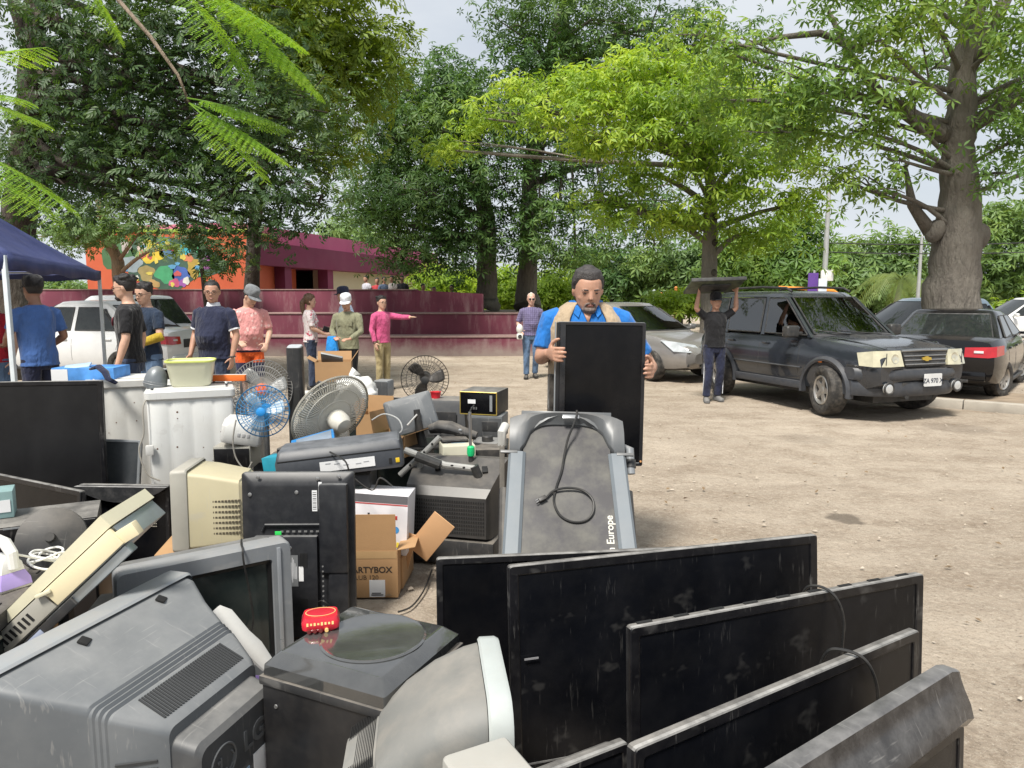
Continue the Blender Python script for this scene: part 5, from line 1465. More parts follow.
NAVY = cloth('navy cloth', (.020, .024, .050)); JEAN = cloth('blue jeans', (.10, .16, .26), .25); DJEAN = cloth('dark jeans', (.030, .042, .075), .25); BLACKC = cloth('black cloth', (.014, .014, .016))
CHAR = cloth('charcoal cloth', (.028, .028, .032)); KHAKI = cloth('khaki cloth', (.34, .28, .15)); ROYAL = cloth('royal blue cloth', (.018, .14, .44)); BLUE = cloth('mid blue cloth', (.060, .130, .340))
PINK = cloth('magenta cloth', (.50, .085, .20)); OLIVE = cloth('olive grey cloth', (.20, .20, .13)); SKYC = cloth('pale blue cloth', (.42, .52, .66)); REDC = cloth('red cloth', (.36, .02, .035)); TAN = cloth('tan vest cloth', (.36, .28, .19))
WHITEC = cloth('white cloth', (.68, .70, .74)); YEL = cloth('mustard knit', (.38, .27, .03)); GREYC = cloth('grey cloth', (.18, .19, .20))

# 1. man with the television, in the middle
def man_tv():
    Y = 4.36; x = gp(585, Y)[0]
    H = 1.87
    tvY = 4.10
    def loc(px_, py_, yy):        # world point to the man's local frame (he faces the camera: rotation 180 degrees)
        p = at_y(px_, py_, yy); s = H / 1.75
        return Vector((-(p.x - x) / s, -(p.y - Y) / s, p.z / s))
    er = loc(541, 358, 4.32); wr = loc(549, 353, 4.165)
    el = loc(650, 366, 4.40); wl = loc(651, 370, 4.175)
    arms = dict(R=(er, wr, (-.28, 1, 0), (-1, 0, 0), .55), L=(el, wl, (.12, 1, .05), (1, 0, 0), .55))
    def extra(root, lp, HM, A):
        # open vest: two front panels, back and armholes
        mb = MB(); rows = []
        for z, rx, ry, cy in ((.86, .205, .150, .0), (.98, .205, .155, .005), (1.12, .202, .162, .014), (1.24, .208, .160, .008), (1.34, .212, .148, 0), (1.40, .190, .128, -.005), (1.455, .138, .102, -.01), (1.480, .100, .088, -.01)):
            n = 44; r_ = []
            gap = R(30) if z > 1.3 else R(22)
            for k in range(n + 1):
                a = PI / 2 + gap + (2 * PI - 2 * gap) * k / n
                r_.append((math.cos(a) * rx, cy + math.sin(a) * ry, z))
            rows.append([lp(p) for p in r_])
        vs = [p for r in rows for p in r]; N = 45; fs = []
        for j in range(len(rows) - 1):
            for i in range(N - 1):
                # armholes
                a = PI / 2 + R(26) + (2 * PI - 2 * R(26)) * (i + .5) / 44
                if 3 <= j <= 4 and abs(math.cos(a)) > .93: continue
                fs.append((j * N + i, j * N + i + 1, (j + 1) * N + i + 1, (j + 1) * N + i))
        o = MB().add(vs, fs).build('vest', TAN, root, sharp=None)
        md = o.modifiers.new('thick', 'SOLIDIFY'); md.thickness = .010; md.offset = 1
        # round red badge on the left breast
        c = lp((-.128, .142, 1.335))
        MB().lathe([(.034, 0), (.034, .004), (.02, .005)], 20, M=T(c, (R(-78), 0, R(32)))).build('badge', cloth('red badge', (.50, .03, .06)), o)
        MB().torus(.020, .003, 16, 5, M=T(c + Vector((-.004, .006, 0)), (R(-78), 0, R(32)))).build('badge_ring', WHITEC, o)
        # collar wings
        for sd in (-1, 1):
            MB().loft([[lp((sd * .070, .045, 1.50)), lp((sd * .095, -.01, 1.495)), lp((sd * .10, -.0, 1.47)), lp((sd * .082, .06, 1.465))], [lp((sd * .030, .085, 1.455)), lp((sd * .065, .088, 1.462)), lp((sd * .075, .098, 1.425)), lp((sd * .052, .118, 1.405))]]).build('collar', ROYAL, root)
        # skin of the open neck
        MB().loft([[lp((-.028, .098, 1.44)), lp((.028, .098, 1.44)), lp((.0, .128, 1.37))], [lp((-.028, .102, 1.445)), lp((.028, .102, 1.445)), lp((.0, .1335, 1.373))]]).build('neck_skin', SKIN_A, root, sharp=None)
        # strap bag hanging at his side
        MB().box(lp((.19, .06, .98)), (.05, .12, .22), bev=.02).build('waist_bag', cloth('dark bag', (.05, .045, .04)), root)
    person('person', 'grey bearded man in bright blue shirt and tan vest carrying an upright television', (x, Y, 0), face_to(180), H, SKIN_A, ROYAL, CHAR, SHOE_K, HAIR_G, arms, head=(R(6), R(12)), beard=mat('grey beard', (.17, .13, .115), .8, var=.4, scale=70, bump=.4), vox=.006, hair_kind='recede', belly=.02, build=1.08, sleeve=.62, extra=extra, headsize=.94, head_drop=.072)
man_tv()

# 2. bald man walking towards us
def bald():
    Y = 14.4
    def extra(root, lp, HM, A):
        c = Vector(A['R'][1])
        MB().ball(c + Vector((.02, .06, .05)), (.07, .07, .10)).build('white_bottle', mat('white plastic item', (.62, .62, .58), .5), root)
        MB().box(c + Vector((.02, .08, -.10)), (.13, .10, .12), bev=.03).build('carried_box', mat('white plastic item', (.62, .62, .58), .5), root)
        MB().cyl(c + Vector((.02, .145, -.10)), c + Vector((.02, .12, -.10)), .04).build('dark_knob', BLACKP, root)
    arms = dict(R=((.27, -.02, 1.14), (.23, .14, .98), (-.1, .8, -.3), (-.6, 0, -.6), .6), L=((-.27, -.05, 1.15), (-.25, .0, .90), (0, .1, -1), (1, 0, 0), .4))
    legs = dict(R=((.10, .06, .49), (.10, .02, .085), (.15, 1, 0)), L=((-.10, .03, .50), (-.09, -.10, .10), (-.1, 1, 0)))
    person('person', 'bald man in violet plaid shirt and jeans walking up beside the maroon wall', gp(531, Y), face_to(183), 1.69, SKIN_D, patterned('violet plaid', (.11, .09, .20), [(.30, .28, .40), (.035, .025, .08)], 'plaid', 16), JEAN, SHOE_K, mat('white hair', (.6, .58, .55), .8), arms, legs, hair_kind='fringe', dark_glasses=True, belly=.03, sleeve=.7, extra=extra)
bald()

# 3. man carrying the flat panel over his head
def tray_man():
    Y = 11.2
    arms = dict(R=((.33, .03, 1.52), (.29, .02, 1.78), (0, 0, 1), (-.6, .4, .3), .5), L=((-.33, .03, 1.52), (-.33, .02, 1.78), (0, 0, 1), (.6, .4, .3), .5))
    legs = dict(R=((.10, .07, .50), (.13, .06, .085), (.2, 1, 0)), L=((-.11, .02, .50), (-.10, -.06, .09), (-.2, 1, 0)))
    def extra(root, lp, HM, A):
        for sd in (-1, 1): MB().tube([(sd * .175, .02, .92), (sd * .165, .02, .52), (sd * .165, .0, .12)], .006, 5).build('side_stripe', WHITEC, root)
    person('person', 'man in black shirt and track pants carrying a flat monitor on his head', gp(713, Y), face_to(184), 1.66, SKIN_A, BLACKC, NAVY, SHOE_G, HAIR_K, arms, legs, sleeve=.6, cap=(BLACKC, 1), extra=extra)
    z = 1.80; g = gp(711, Y - .1)
    root = thing('flat_monitor', 'thin mottled green black monitor carried overhead by the man in black', 'monitor', (g[0], Y - .08, z - .01), (R(-22), R(-2), R(3)))
    m, nt, b = new_mat('scuffed panel'); tc = _n(nt, 'ShaderNodeTexCoord')
    c = _mixrgb(nt, _noise(nt, tc.outputs['Object'], 9, 7, .7, .38, .7), (.016, .024, .015), (.10, .12, .075)); nt.links.new(c, b.inputs['Base Color']); b.inputs['Roughness'].default_value = .5
    MB().box((0, 0, 0), (.82, .50, .045), bev=.012).build('panel', m, root)
    MB().box((0, -.255, 0), (.84, .02, .055), bev=.006).build('bezel', BLACKP, root)
    MB().box((0, 0, -.03), (.45, .25, .03), bev=.01).build('back_hump', BLACKP, root)
tray_man()

# 4-5. left group
def left_group():
    # red shirt at the very edge
    person('person', 'person in red shirt and light jeans cut by the left edge', gp(-4, 8.3), face_to(180), 1.72, SKIN_B, REDC, JEAN, SHOE_K, HAIR_K, hair_kind='short')
    # blue tee, dark cap, back three quarter turned
    def extra(root, lp, HM, A): pass
    arms = dict(L=((-.26, .06, 1.16), (-.20, .25, 1.06), (.3, 1, .1), (.3, 0, -1), .7), R=((.27, .0, 1.14), (.24, .22, 1.02), (-.4, .8, 0), (-.5, 0, -1), .6))
    person('person', 'man in blue t-shirt, dark trousers and dark cap under the blue canopy', gp(42, 7.9), face_to(62), 1.82, SKIN_C, BLUE, NAVY, SHOE_K, HAIR_K, arms, cap=(BLACKC, 1), belly=.04, build=1.02, lean=R(2), sleeve=.6, shirt_hem=.84)
    # black tee with glasses, looking left
    arms = dict(L=((-.25, -.02, 1.14), (-.27, .06, .89), (0, .2, -1), (1, 0, 0), .45), R=((.25, -.06, 1.14), (.26, .0, .88), (0, .25, -1), (-1, 0, 0), .3))
    legs = dict(R=((.10, .12, .50), (.10, .05, .085), (0, 1, 0)), L=((-.10, .0, .50), (-.10, -.18, .10), (0, 1, 0)))
    def ex2(root, lp, HM, A):
        MB().lathe([(.045, 0), (.045, .003)], 14, M=T(lp((-.02, .138, 1.30)), (R(-84), 0, 0))).build('shirt_print', cloth('print', (.35, .06, .09)), root)
    person('person', 'young man in black t-shirt and glasses looking left by the white car', gp(133, 7.6), face_to(105), 1.84, SKIN_B, BLACKC, DJEAN, SHOE_G, HAIR_K, arms, legs, glasses=True, build=.98, sleeve=.66, hair_kind='fluffy', beard=mat('black beard', (.03, .024, .022), .9), extra=ex2, head=(R(-4), R(6)), belly=-.012)
    # navy with mustard sleeves
    arms = dict(R=((.26, .02, 1.14), (.05, .22, 1.08), (-1, .2, 0), (0, -1, 0), .4), L=((-.26, .02, 1.14), (-.10, .22, 1.05), (1, .2, 0), (0, -1, 0), .4))
    def ex3(root, lp, HM, A):
        for sd, k in ((1, 'R'), (-1, 'L')):
            e, wv = Vector(A[k][0]), Vector(A[k][1]); f = wv - e
            remesh(MB().tube([e - f * .12, e, e + f * .5, e + f * .86], [.05, .056, .05, .045], 12).build('knit_sleeve', YEL, root, sharp=None), .009, 2)
    person('person', 'man in glasses with mustard knit sleeves under a navy top, arms folded', gp(151, 8.6), face_to(150), 1.78, SKIN_B, cloth('dark teal navy', (.018, .030, .055)), JEAN, SHOE_K, HAIR_K, arms, glasses=True, sleeve=.55, head=(R(14), R(10)), extra=ex3, hair_kind='fluffy', shirt_hem=.86)
    # navy polo
    arms = dict(R=((.29, -.02, 1.14), (.27, .10, .90), (0, .3, -1), (-1, 0, 0), .45), L=((-.29, -.02, 1.13), (-.27, .05, .88), (0, .2, -1), (1, 0, 0), .4))
    def ex4(root, lp, HM, A):
        for sd, k in ((1, 'R'), (-1, 'L')):
            sh = lp((sd * .20, -.012, 1.395)); up = Vector(A[k][0]) - sh
            MB().tube([sh + up * .70, sh + up * .76], [.066, .066], 16).build('sleeve_trim', WHITEC, root)
        wv = Vector(A['L'][1]); MB().torus(.034, .009, 18, 6, M=T(wv + Vector((0, 0, .01)), (0, 0, 0))).build('wrist_watch', BLACKP, root)
    person('person', 'heavy man in navy polo with pale collar and glasses beside the white car', gp(217, 8.7), face_to(163), 1.80, SKIN_A, NAVY, DJEAN, SHOE_K, HAIR_K, arms, glasses=True, sleeve=.58, belly=.05, build=1.22, collar=WHITEC, head=(R(30), R(4)), extra=ex4, shirt_hem=.86)
    # pink shirt, grey cap, navy and orange shorts
    arms = dict(R=((.24, .06, 1.13), (.16, .26, 1.02), (-.4, .8, -.2), (-.4, 0, -1), .5), L=((-.27, .04, 1.14), (-.20, .24, .98), (.3, .7, -.5), (.6, 0, -.8), .6))
    sh = bands('navy orange shorts', [(.020, .022, .06), (.62, .10, .02), (.020, .022, .06)], [.72, .86])
    person('person', 'man in pink patterned shirt, grey cap and orange banded shorts looking down', gp(251, 9.9), face_to(205), 1.76, SKIN_B, patterned('pink print', (.60, .27, .26), [(.68, .45, .42)], 'spots', 16), sh, SHOE_G, HAIR_K, arms, short_pants=True, cap=(GREYC, 1), head=(R(40), R(28)), lean=R(5), sleeve=.66, belly=.03, build=1.1)
left_group()

# 6. middle group behind the fans
def mid_group():
    # woman in floral top, seen from her right side, facing right
    arms = dict(R=((.21, .03, 1.15), (.17, .24, 1.04), (-.2, 1, .1), (-.5, 0, -1), .5), L=((-.21, .05, 1.15), (-.12, .26, 1.10), (.2, 1, .1), (.5, 0, -1), .5))
    def ex(root, lp, HM, A):
        MB().box((.10, .34, 1.10), (.05, .26, .10), r=(R(-20), 0, R(10)), bev=.02).build('handbag', BLACKC, root)
        for sd in (-1, 1): MB().ball(lp((sd * .075, .085, 1.26)), (.07, .065, .075)).build('bust', MATS['floral print'], root)
    person('person', 'woman with ponytail in white and red floral top holding a black device', gp(312, 12.5), face_to(-72), 1.66, SKIN_B, patterned('floral print', (.66, .60, .60), [(.45, .05, .09), (.55, .22, .26)], 'spots', 13), DJEAN, SHOE_K, HAIR_B, arms, hair_kind='long', build=.96, sleeve=.7, extra=ex)
    # olive shirt, white cap
    arms = dict(R=((.25, .06, 1.14), (.13, .26, 1.04), (-.6, .8, 0), (-.3, 0, -1), .5), L=((-.26, .06, 1.14), (-.14, .27, 1.02), (.6, .8, 0), (.3, 0, -1), .5))
    def ex2(root, lp, HM, A):
        MB().box((.17, .28, .94), (.22, .10, .26), bev=.04, taper=(.7, .6)).build('blue_bag', cloth('blue plastic', (.02, .22, .58)), root)
        for sd in (-1, 1): MB().box(lp((sd * .085, .125, 1.28)), (.09, .02, .10), bev=.006).build('chest_pocket', OLIVE, root)
    person('person', 'man in olive grey work shirt and white cap looking down among the boxes', gp(349, 11.6), face_to(172), 1.65, SKIN_A, OLIVE, BLACKC, SHOE_K, HAIR_K, arms, cap=(WHITEC, 1), head=(R(4), R(18)), sleeve=2, extra=ex2, build=1.08, shirt_hem=.84)
    # pale blue shirt, dark cap, behind him
    arms = dict(R=((.25, .08, 1.15), (.18, .28, 1.05), (-.2, 1, .1), (-.5, 0, -1), .5))
    person('person', 'man in pale blue shirt and dark cap bending behind the olive shirt', gp(352, 12.9), face_to(115), 1.78, SKIN_A, SKYC, DJEAN, SHOE_K, HAIR_K, arms, cap=(NAVY, 1), head=(R(-45), R(2)), lean=R(10), sleeve=2)
    # magenta top pointing to the right
    arms = dict(L=((-.28, .26, 1.36), (-.22, .52, 1.37), (.1, 1, .02), (0, 0, -1), .06), R=((.24, -.02, 1.13), (.26, .08, .90), (0, .3, -1), (-1, 0, 0), .3))
    def ex3(root, lp, HM, A):
        MB().torus(.030, .008, 16, 6, M=T(Vector(A['R'][1]), (R(15), 0, 0))).build('wrist_band', BLACKP, root)
    person('person', 'person in magenta long sleeved top and khaki trousers pointing to the right', gp(383, 12.6), face_to(-125), 1.63, SKIN_B, PINK, KHAKI, SHOE_K, HAIR_K, arms, hair_kind='fluffy', glasses=True, sleeve=2, build=.95, extra=ex3, head=(R(-12), 0))
mid_group()

# 7. tiny people on the terrace far behind
def far_people():
    pale = [cloth('far shirt %d' % i, c) for i, c in enumerate([(.45, .45, .50), (.42, .05, .06), (.10, .14, .22), (.55, .50, .48), (.05, .05, .06), (.46, .03, .06), (.42, .46, .52), (.40, .22, .20)])]
    rows = [(366, 276, 0, 'far figure in pale top, leftmost before the cream wall'), (377, 278, 1, 'far figure in red top before the cream wall'), (384, 277, 2, 'far figure in navy top before the cream wall'), (392, 276, 3, 'far figure in white top before the cream wall'), (402, 276, 4, 'far figure in black beside the end of the cream wall'),
            (423, 284, 5, 'far figure in bright red top between the small trunks'), (434, 287, 7, 'far figure in salmon top beside the red one'), (452, 285, 6, 'far figure in pale blue shirt sitting right of the others')]
    for px_, ytop, k, lab in rows:
        Y = 26.5; p = at_y(px_, ytop, Y); H = 1.62
        person('person', lab, (p.x, Y, p.z - H), face_to(180 + 40 * (k % 3 - 1)), H, SKIN_A, pale[k], (DJEAN, BLACKC, KHAKI)[k % 3], None, HAIR_K, vox=.022, group='far people on the terrace', face=False)
far_people()
# ================================================================== THE PILE OF DISCARDED ELECTRONICS
G_OLD = 'discarded electronics in the pile'
G_FLAT = 'old flat televisions leaning in a row'
TVB = mat('gloss black bezel', (.006, .006, .0075), .30, var=.3, dust=.8, film=.02, dustcol=(.46, .45, .43), spec=.35, scratch=0.1)
TVS = mat('dusty lcd screen', (.0035, .004, .0058), .30, var=.4, scale=3, film=.022, dustcol=(.26, .25, .24), spec=.22, scratch=0.05)
TVS2 = mat('clean lcd screen', (.003, .0033, .0045), .20, var=.3, scale=3, film=.012, spec=.22)
TVC = mat('black tv casing', (.011, .011, .0125), .5, var=.2, dust=.55, film=.035, spec=.35, dustcol=(.38, .36, .33), bump=.06, bscale=400, scratch=0.12)
GRYB = mat('grey crt plastic', (.095, .105, .115), .5, var=.10, scale=3, dust=.42, film=.10, dustcol=(.34, .34, .33), bump=.05, bscale=500, scratch=0.22)
GRYD = mat('dark grey crt plastic', (.050, .053, .057), .5, var=.14, scale=4, dust=.5, film=.10, dustcol=(.33, .32, .30), bump=.05, bscale=500, scratch=0.2)
SILV = mat('silver grey plastic', (.21, .225, .24), .42, .1, var=.08, dust=.3, film=.12, scratch=0.25)
CHARP = mat('charcoal plastic', (.022, .023, .025), .5, var=.15, dust=.45, film=.06, spec=.4, scratch=0.15)
BEIGE = mat('yellowed beige plastic', (.50, .45, .30), .5, var=.08, scale=3, dust=.2, film=.18, dustcol=(.34, .29, .2), scratch=0.25)
BEIGEG = mat('warm grey plastic', (.34, .33, .29), .5, var=.08, dust=.3, film=.15)
CREAM = mat('cream plastic', (.60, .58, .46), .45, var=.05, film=.10)
WHITEP = mat('white plastic', (.64, .64, .62), .4, var=.04, dust=.2, film=.10)
WASH = mat('worn white enamel', (.60, .61, .60), .38, var=.06, scale=2, dust=.1, film=.16, dustcol=(.36, .31, .24), scratch=0.3)
WASH2 = mat('stained white enamel', (.50, .50, .48), .42, var=.08, scale=2, dust=.3, film=.3, dustcol=(.30, .25, .19), scratch=0.4)
CARD = mat('cardboard', (.37, .22, .105), .85, var=.10, scale=4, film=.12, dustcol=(.28, .17, .08), bump=.08, bscale=120)
CARDL = mat('light cardboard', (.56, .33, .17), .85, var=.08, scale=4)
SLOT = mat('vent slot', (.008, .008, .008), .8)
STEEL = mat('brushed steel', (.36, .36, .36), .35, .8, film=.15)
CABLE = mat('black cable', (.012, .012, .012), .45, film=.1)
CRTG = mat('crt glass', (.022, .030, .029), .10, var=.15, scale=3, film=.07, spec=.6)
LABELW = mat('paper label', (.66, .67, .68), .6, var=.05)
INK = mat('label ink', (.03, .03, .035), .7)

def place(root, loc, rot): root.location = loc; root.rotation_euler = rot
def flat_tv(label, w_, h_, top_l, top_r, zt, lean=R(5), t=.045, scr=TVS, bez=.030, group=G_FLAT, name='flat_tv', chin=0., extra=None, cas=TVC, bezm=TVB, width=None, back=True, align='mid'):
    """stands on its lower edge, upper front corners given as pixels at height zt; screen looks along local -Y"""
    L = at_z(*top_l, zt); Rr = at_z(*top_r, zt)
    d = Rr - L; d.z = 0; yaw = math.atan2(d.y, d.x); W = d.length if width is None else width
    c = (L + Rr) / 2 if align == 'mid' else (L + d.normalized() * W / 2 if align == 'l' else Rr - d.normalized() * W / 2)
    root = thing(name, label, 'television', (0, 0, 0), 0, group)
    q = Euler((-lean, 0, yaw)); up = q.to_matrix() @ Vector((0, 0, 1))
    root.location = c - up * h_; root.rotation_euler = q
    slab_parts(root, W, h_, t, bez, chin, scr, cas, bezm, back)
    if extra: extra(root, W)
    return root
def slab_parts(root, W, h_, t, bez, chin, scr, cas, bezm, back=True):
    # casing behind, with a raised back hump
    mb = MB()
    def ring(sx, sz, y, r): return [(x, y, z + h_ / 2) for x, z in rrect(W * sx, h_ * sz, r, 3)]
    mb.loft([ring(1, 1, .004, .012), ring(1, 1, t * .4, .012), ring(.965, .95, t * .75, .02), ring(.955, .935, t, .02)])
    co = mb.build('casing', cas, root, sharp=30)
    if back:
        mb = MB(); mb.box((0, t + .018, h_ * .42), (W * .55, .04, h_ * .55), bev=.015); mb.build('back_hump', cas, co)
    # bezel frame: four mitred bars with a rounded lip
    mb = MB()
    o = rrect(W, h_, .012, 3); i_ = rrect(W - 2 * bez, h_ - 2 * bez - chin, .006, 3)
    i_ = [(x, z + chin / 2) for x, z in i_]
    n = len(o); cz = h_ / 2
    def R3(pts, y, g=0.): return [(x * (1 - g / (W / 2)), y, z * (1 - g / (h_ / 2)) + cz) for x, z in pts]
    rings = [R3(o, .004), R3(o, -.006), R3(o, -.009, .003), [(x, -.009, z + cz) for x, z in [(a[0] + (b[0] - a[0]) * .12, a[1] + (b[1] - a[1]) * .12) for a, b in zip(i_, o)]], [(x, -.006, z + cz) for x, z in i_], [(x, .002, z + cz) for x, z in i_]]
    mb.loft(rings, caps=False)
    mb.build('bezel', bezm, root, sharp=25)
    MB().loft([[(x * 1.003, -.004, z + cz) for x, z in i_], [(x * 1.003, .003, z + cz) for x, z in i_]]).build('screen', scr, root)

def tv_row():
    def cab(p):
        def f(root, W): cord('power_cord', p(W), .0042, CABLE, root, 7, 8)
        return f
    flat_tv('black flat television at the back of the row, mostly hidden by the widest one', 1.0, .66, (436, 558), (600, 551), .66, width=1.05, align='l', bez=.026, scr=TVS2)
    flat_tv('widest black flat television with dusty top edge beside the treadmill', 1.2, .72, (508, 566), (816, 534), .72, bez=.034, extra=lambda r, W: (MB().box((-W / 2 + .07, -.0165, .40), (.05, .003, .006)).build('brand_mark', mat('silver mark', (.4, .4, .42), .3, .5), r), None))
    def e3(root, W):
        h_ = .68
        cord('power_cord', [(W * .10, .09, h_ - .16), (W * .10, .06, h_ - .02), (W * .115, .02, h_ + .012), (W * .135, -.028, h_ - .004), (W * .155, -.045, h_ - .07), (W * .150, -.05, h_ - .16), (W * .14, -.05, h_ - .30)], .0045, CABLE, root, 7, 8)
        for k in range(9): MB().box((-W * .45 + W * .11 * k, .012, h_ + .0015), (.05, .012, .003)).build('vent_slot', SLOT, root)
    flat_tv('black flat television with a cord hanging over its right half, third from the back', 1.1, .68, (629, 627), (922, 573), .68, bez=.032, lean=R(3), extra=e3)
    def e4(root, W):
        h_ = .645
        cord('power_cord', [(W * .18, .09, h_ - .12), (W * .185, .06, h_ - .01), (W * .20, .02, h_ + .014), (W * .225, -.03, h_ - .002), (W * .25, -.05, h_ - .08), (W * .255, -.052, h_ - .20)], .0045, CABLE, root, 7, 8)
    flat_tv('black flat television with dusty dented top edge and short cord, second from the front', 1.05, .645, (632, 748), (917, 629), .645, bez=.03, lean=R(2), extra=e4)
    # front one: grey curved glossy speaker strip along the top edge
    L = at_z(800, 770, .62); Rr = at_z(963, 667, .62); d = (Rr - L); d.z = 0; dn = d.normalized()
    W = 1.02; h_ = .62; c = Rr - dn * W / 2
    root = thing('flat_tv', 'dark grey flat television with curved glossy speaker strip, nearest of the row', 'television', (0, 0, 0), 0, G_FLAT)
    q = Euler((-R(3), 0, math.atan2(d.y, d.x))); up = q.to_matrix() @ Vector((0, 0, 1)); root.location = c - up * h_; root.rotation_euler = q
    gl = mat('grey gloss strip', (.018, .018, .020), .2, .1, var=.2, dust=.4, film=.16, dustcol=(.40, .39, .38), scratch=.2)
    mb = MB(); rings = []
    for k in range(25):
        u = -1 + 2 * k / 24; x = u * W / 2; bul = .0 + .012 * (1 - u * u)
        prof = [(.03, h_ - .15), (-.012 - bul, h_ - .15), (-.030 - bul, h_ - .12), (-.022 - bul * .5, h_ - .085), (-.006, h_ - .05), (.004, h_ - .022), (.008, h_ - .004), (.016, h_), (.05, h_), (.055, h_ - .02), (.055, h_ - .14)]
        z_in = .012 * max(0, abs(u) - .96) / .04
        rings.append([(x, y, z - z_in) for y, z in prof])
    mb.loft(rings); mb.build('speaker_strip', gl, root, sharp=35)
    slab_parts(root, W - .01, h_ - .155, .05, .03, 0, TVS, TVC, TVB)
    MB().box((W / 2 - .02, .03, h_ - .30), (.05, .03, .1), bev=.01).build('side_bracket', TVC, root)
    # small monitor standing between
    flat_tv('small black monitor with dusty top edge squeezed beside the dented television', .5, .50, (536, 775), (627, 740), .575, bez=.02, lean=R(4), width=.46, align='r', name='flat_monitor')
tv_row()

# ---------------- carried television
def carried_tv():
    Y = 4.10; tl = at_y(555.5, 322, Y); tr_ = at_y(645, 322.5, Y)
    W = tr_.x - tl.x; h_ = .83
    root = thing('flat_tv', 'upright black flat television held by the man in the tan vest', 'television', ((tl.x + tr_.x) / 2, Y, tl.z - h_), (R(-2), R(.6), R(-2)), None)
    slab_parts(root, W, h_, .05, .020, 0, TVS2, TVC, mat('grey topped bezel', (.013, .013, .015), .28, var=.2, dust=.6, dustcol=(.42, .44, .45)))
    MB().box((-W / 2 + .036, -.0155, h_ / 2), (.032, .006, h_ - .02), bev=.002).build('side_strip', mat('strip black', (.012, .012, .014), .25, film=.04), root)
    MB().box((-W / 2 + .034, -.0195, .20), (.008, .002, .055), bev=.0008).build('brand_mark', mat('silver mark', (.4, .4, .42), .3, .5), root)
    MB().box((-W / 2 - .006, .01, h_ / 2), (.008, .03, h_ - .004), bev=.002).build('side_rail', SILV, root)
    MB().lathe([(.006, 0), (.006, .003)], 12, M=T((W / 2 - .012, -.0165, .03), (PI / 2, 0, 0))).build('corner_dot', mat('orange dot', (.5, .25, .1), .5), root)
carried_tv()

# ---------------- CRT sets
def crt(label, w_, h_, dp, loc, rot, front, rear, glass=CRTG, name='crt_tv', group=G_OLD, cat='television', bez_d=.08, steps=None, rad=.03, border=(.06, .06, .09), bulge=.012, inner=None, vents=True, extra=None, foot=False):
    """front face on local y=0 looking along -Y; housing tapers towards +Y; steps = [(y, width scale, z low, z high)]"""
    root = thing(name, label, cat, loc, rot, group)
    bl, br, bb = border[0], border[1], border[2]
    def ring(y, sx, z0, z1, r=rad, n=4): return [(x * 1., y, z + (z0 + z1) / 2) for x, z in rrect(w_ * sx, z1 - z0, min(r, (z1 - z0) / 2.1), n)]
    iw, ih = w_ - 2 * bl, h_ - br - bb
    i_ = [(x, z + bb + ih / 2) for x, z in rrect(iw, ih, .015, 4)]
    o0 = ring(0, 1, 0, h_)
    mb = MB()
    mb.loft([ring(bez_d, .985, .006, h_ - .006), ring(bez_d * .9, 1, 0, h_), ring(.012, 1, 0, h_), ring(0, .985, .006, h_ - .006)] + [[(x * 1.02, -.001, (z - h_ / 2) * 1.02 + h_ / 2) for x, z in i_], [(x, .012, z) for x, z in i_], [(x, .03, z) for x, z in i_]], caps=False)
    bz = mb.build('front_bezel', front, root, sharp=30)
    if inner: MB().loft([[(x * .995, .006, z) for x, z in i_], [(x * .94, .016, (z - bb - ih / 2) * .93 + bb + ih / 2) for x, z in i_]], caps=False).build('inner_bezel', inner, root, sharp=30)
    # bulged glass
    n = 12; vs = []; fs = []
    for j in range(n + 1):
        for i in range(n + 1):
            u, v = -1 + 2 * i / n, -1 + 2 * j / n
            vs.append((u * iw / 2 * 1.01, .022 - bulge * (1 - u * u) * (1 - v * v) * 1.5 - bulge * .3 * (2 - u * u - v * v), bb + ih / 2 + v * ih / 2 * 1.01))
    N = n + 1
    for j in range(n):
        for i in range(n): fs.append((j * N + i, j * N + i + 1, (j + 1) * N + i + 1, (j + 1) * N + i))
    MB().add(vs, fs).build('screen', glass, root, sharp=None)
    steps = steps or [(bez_d + .001, .95, .02, h_ - .02), (dp * .45, .86, .03, h_ * .93), (dp * .75, .62, .05, h_ * .74), (dp, .50, .07, h_ * .62)]
    hs = MB().loft([ring(*q) for q in steps]).build('rear_housing', rear, root, sharp=25)
    if vents and steps:
        a, b = steps[-3], steps[-2]
        mb = MB()
        for k in range(14):
            t = .12 + .76 * k / 13; y = a[0] + (b[0] - a[0]) * t; z = a[3] + (b[3] - a[3]) * t; wd = w_ * (a[1] + (b[1] - a[1]) * t) * .6
            mb.box((0, y, z + .001), (wd, (b[0] - a[0]) * .025, .005), r=(math.atan2(b[3] - a[3], b[0] - a[0]), 0, 0))
        mb.build('top_vents', SLOT, hs)
    if extra: extra(root, hs)
    return root

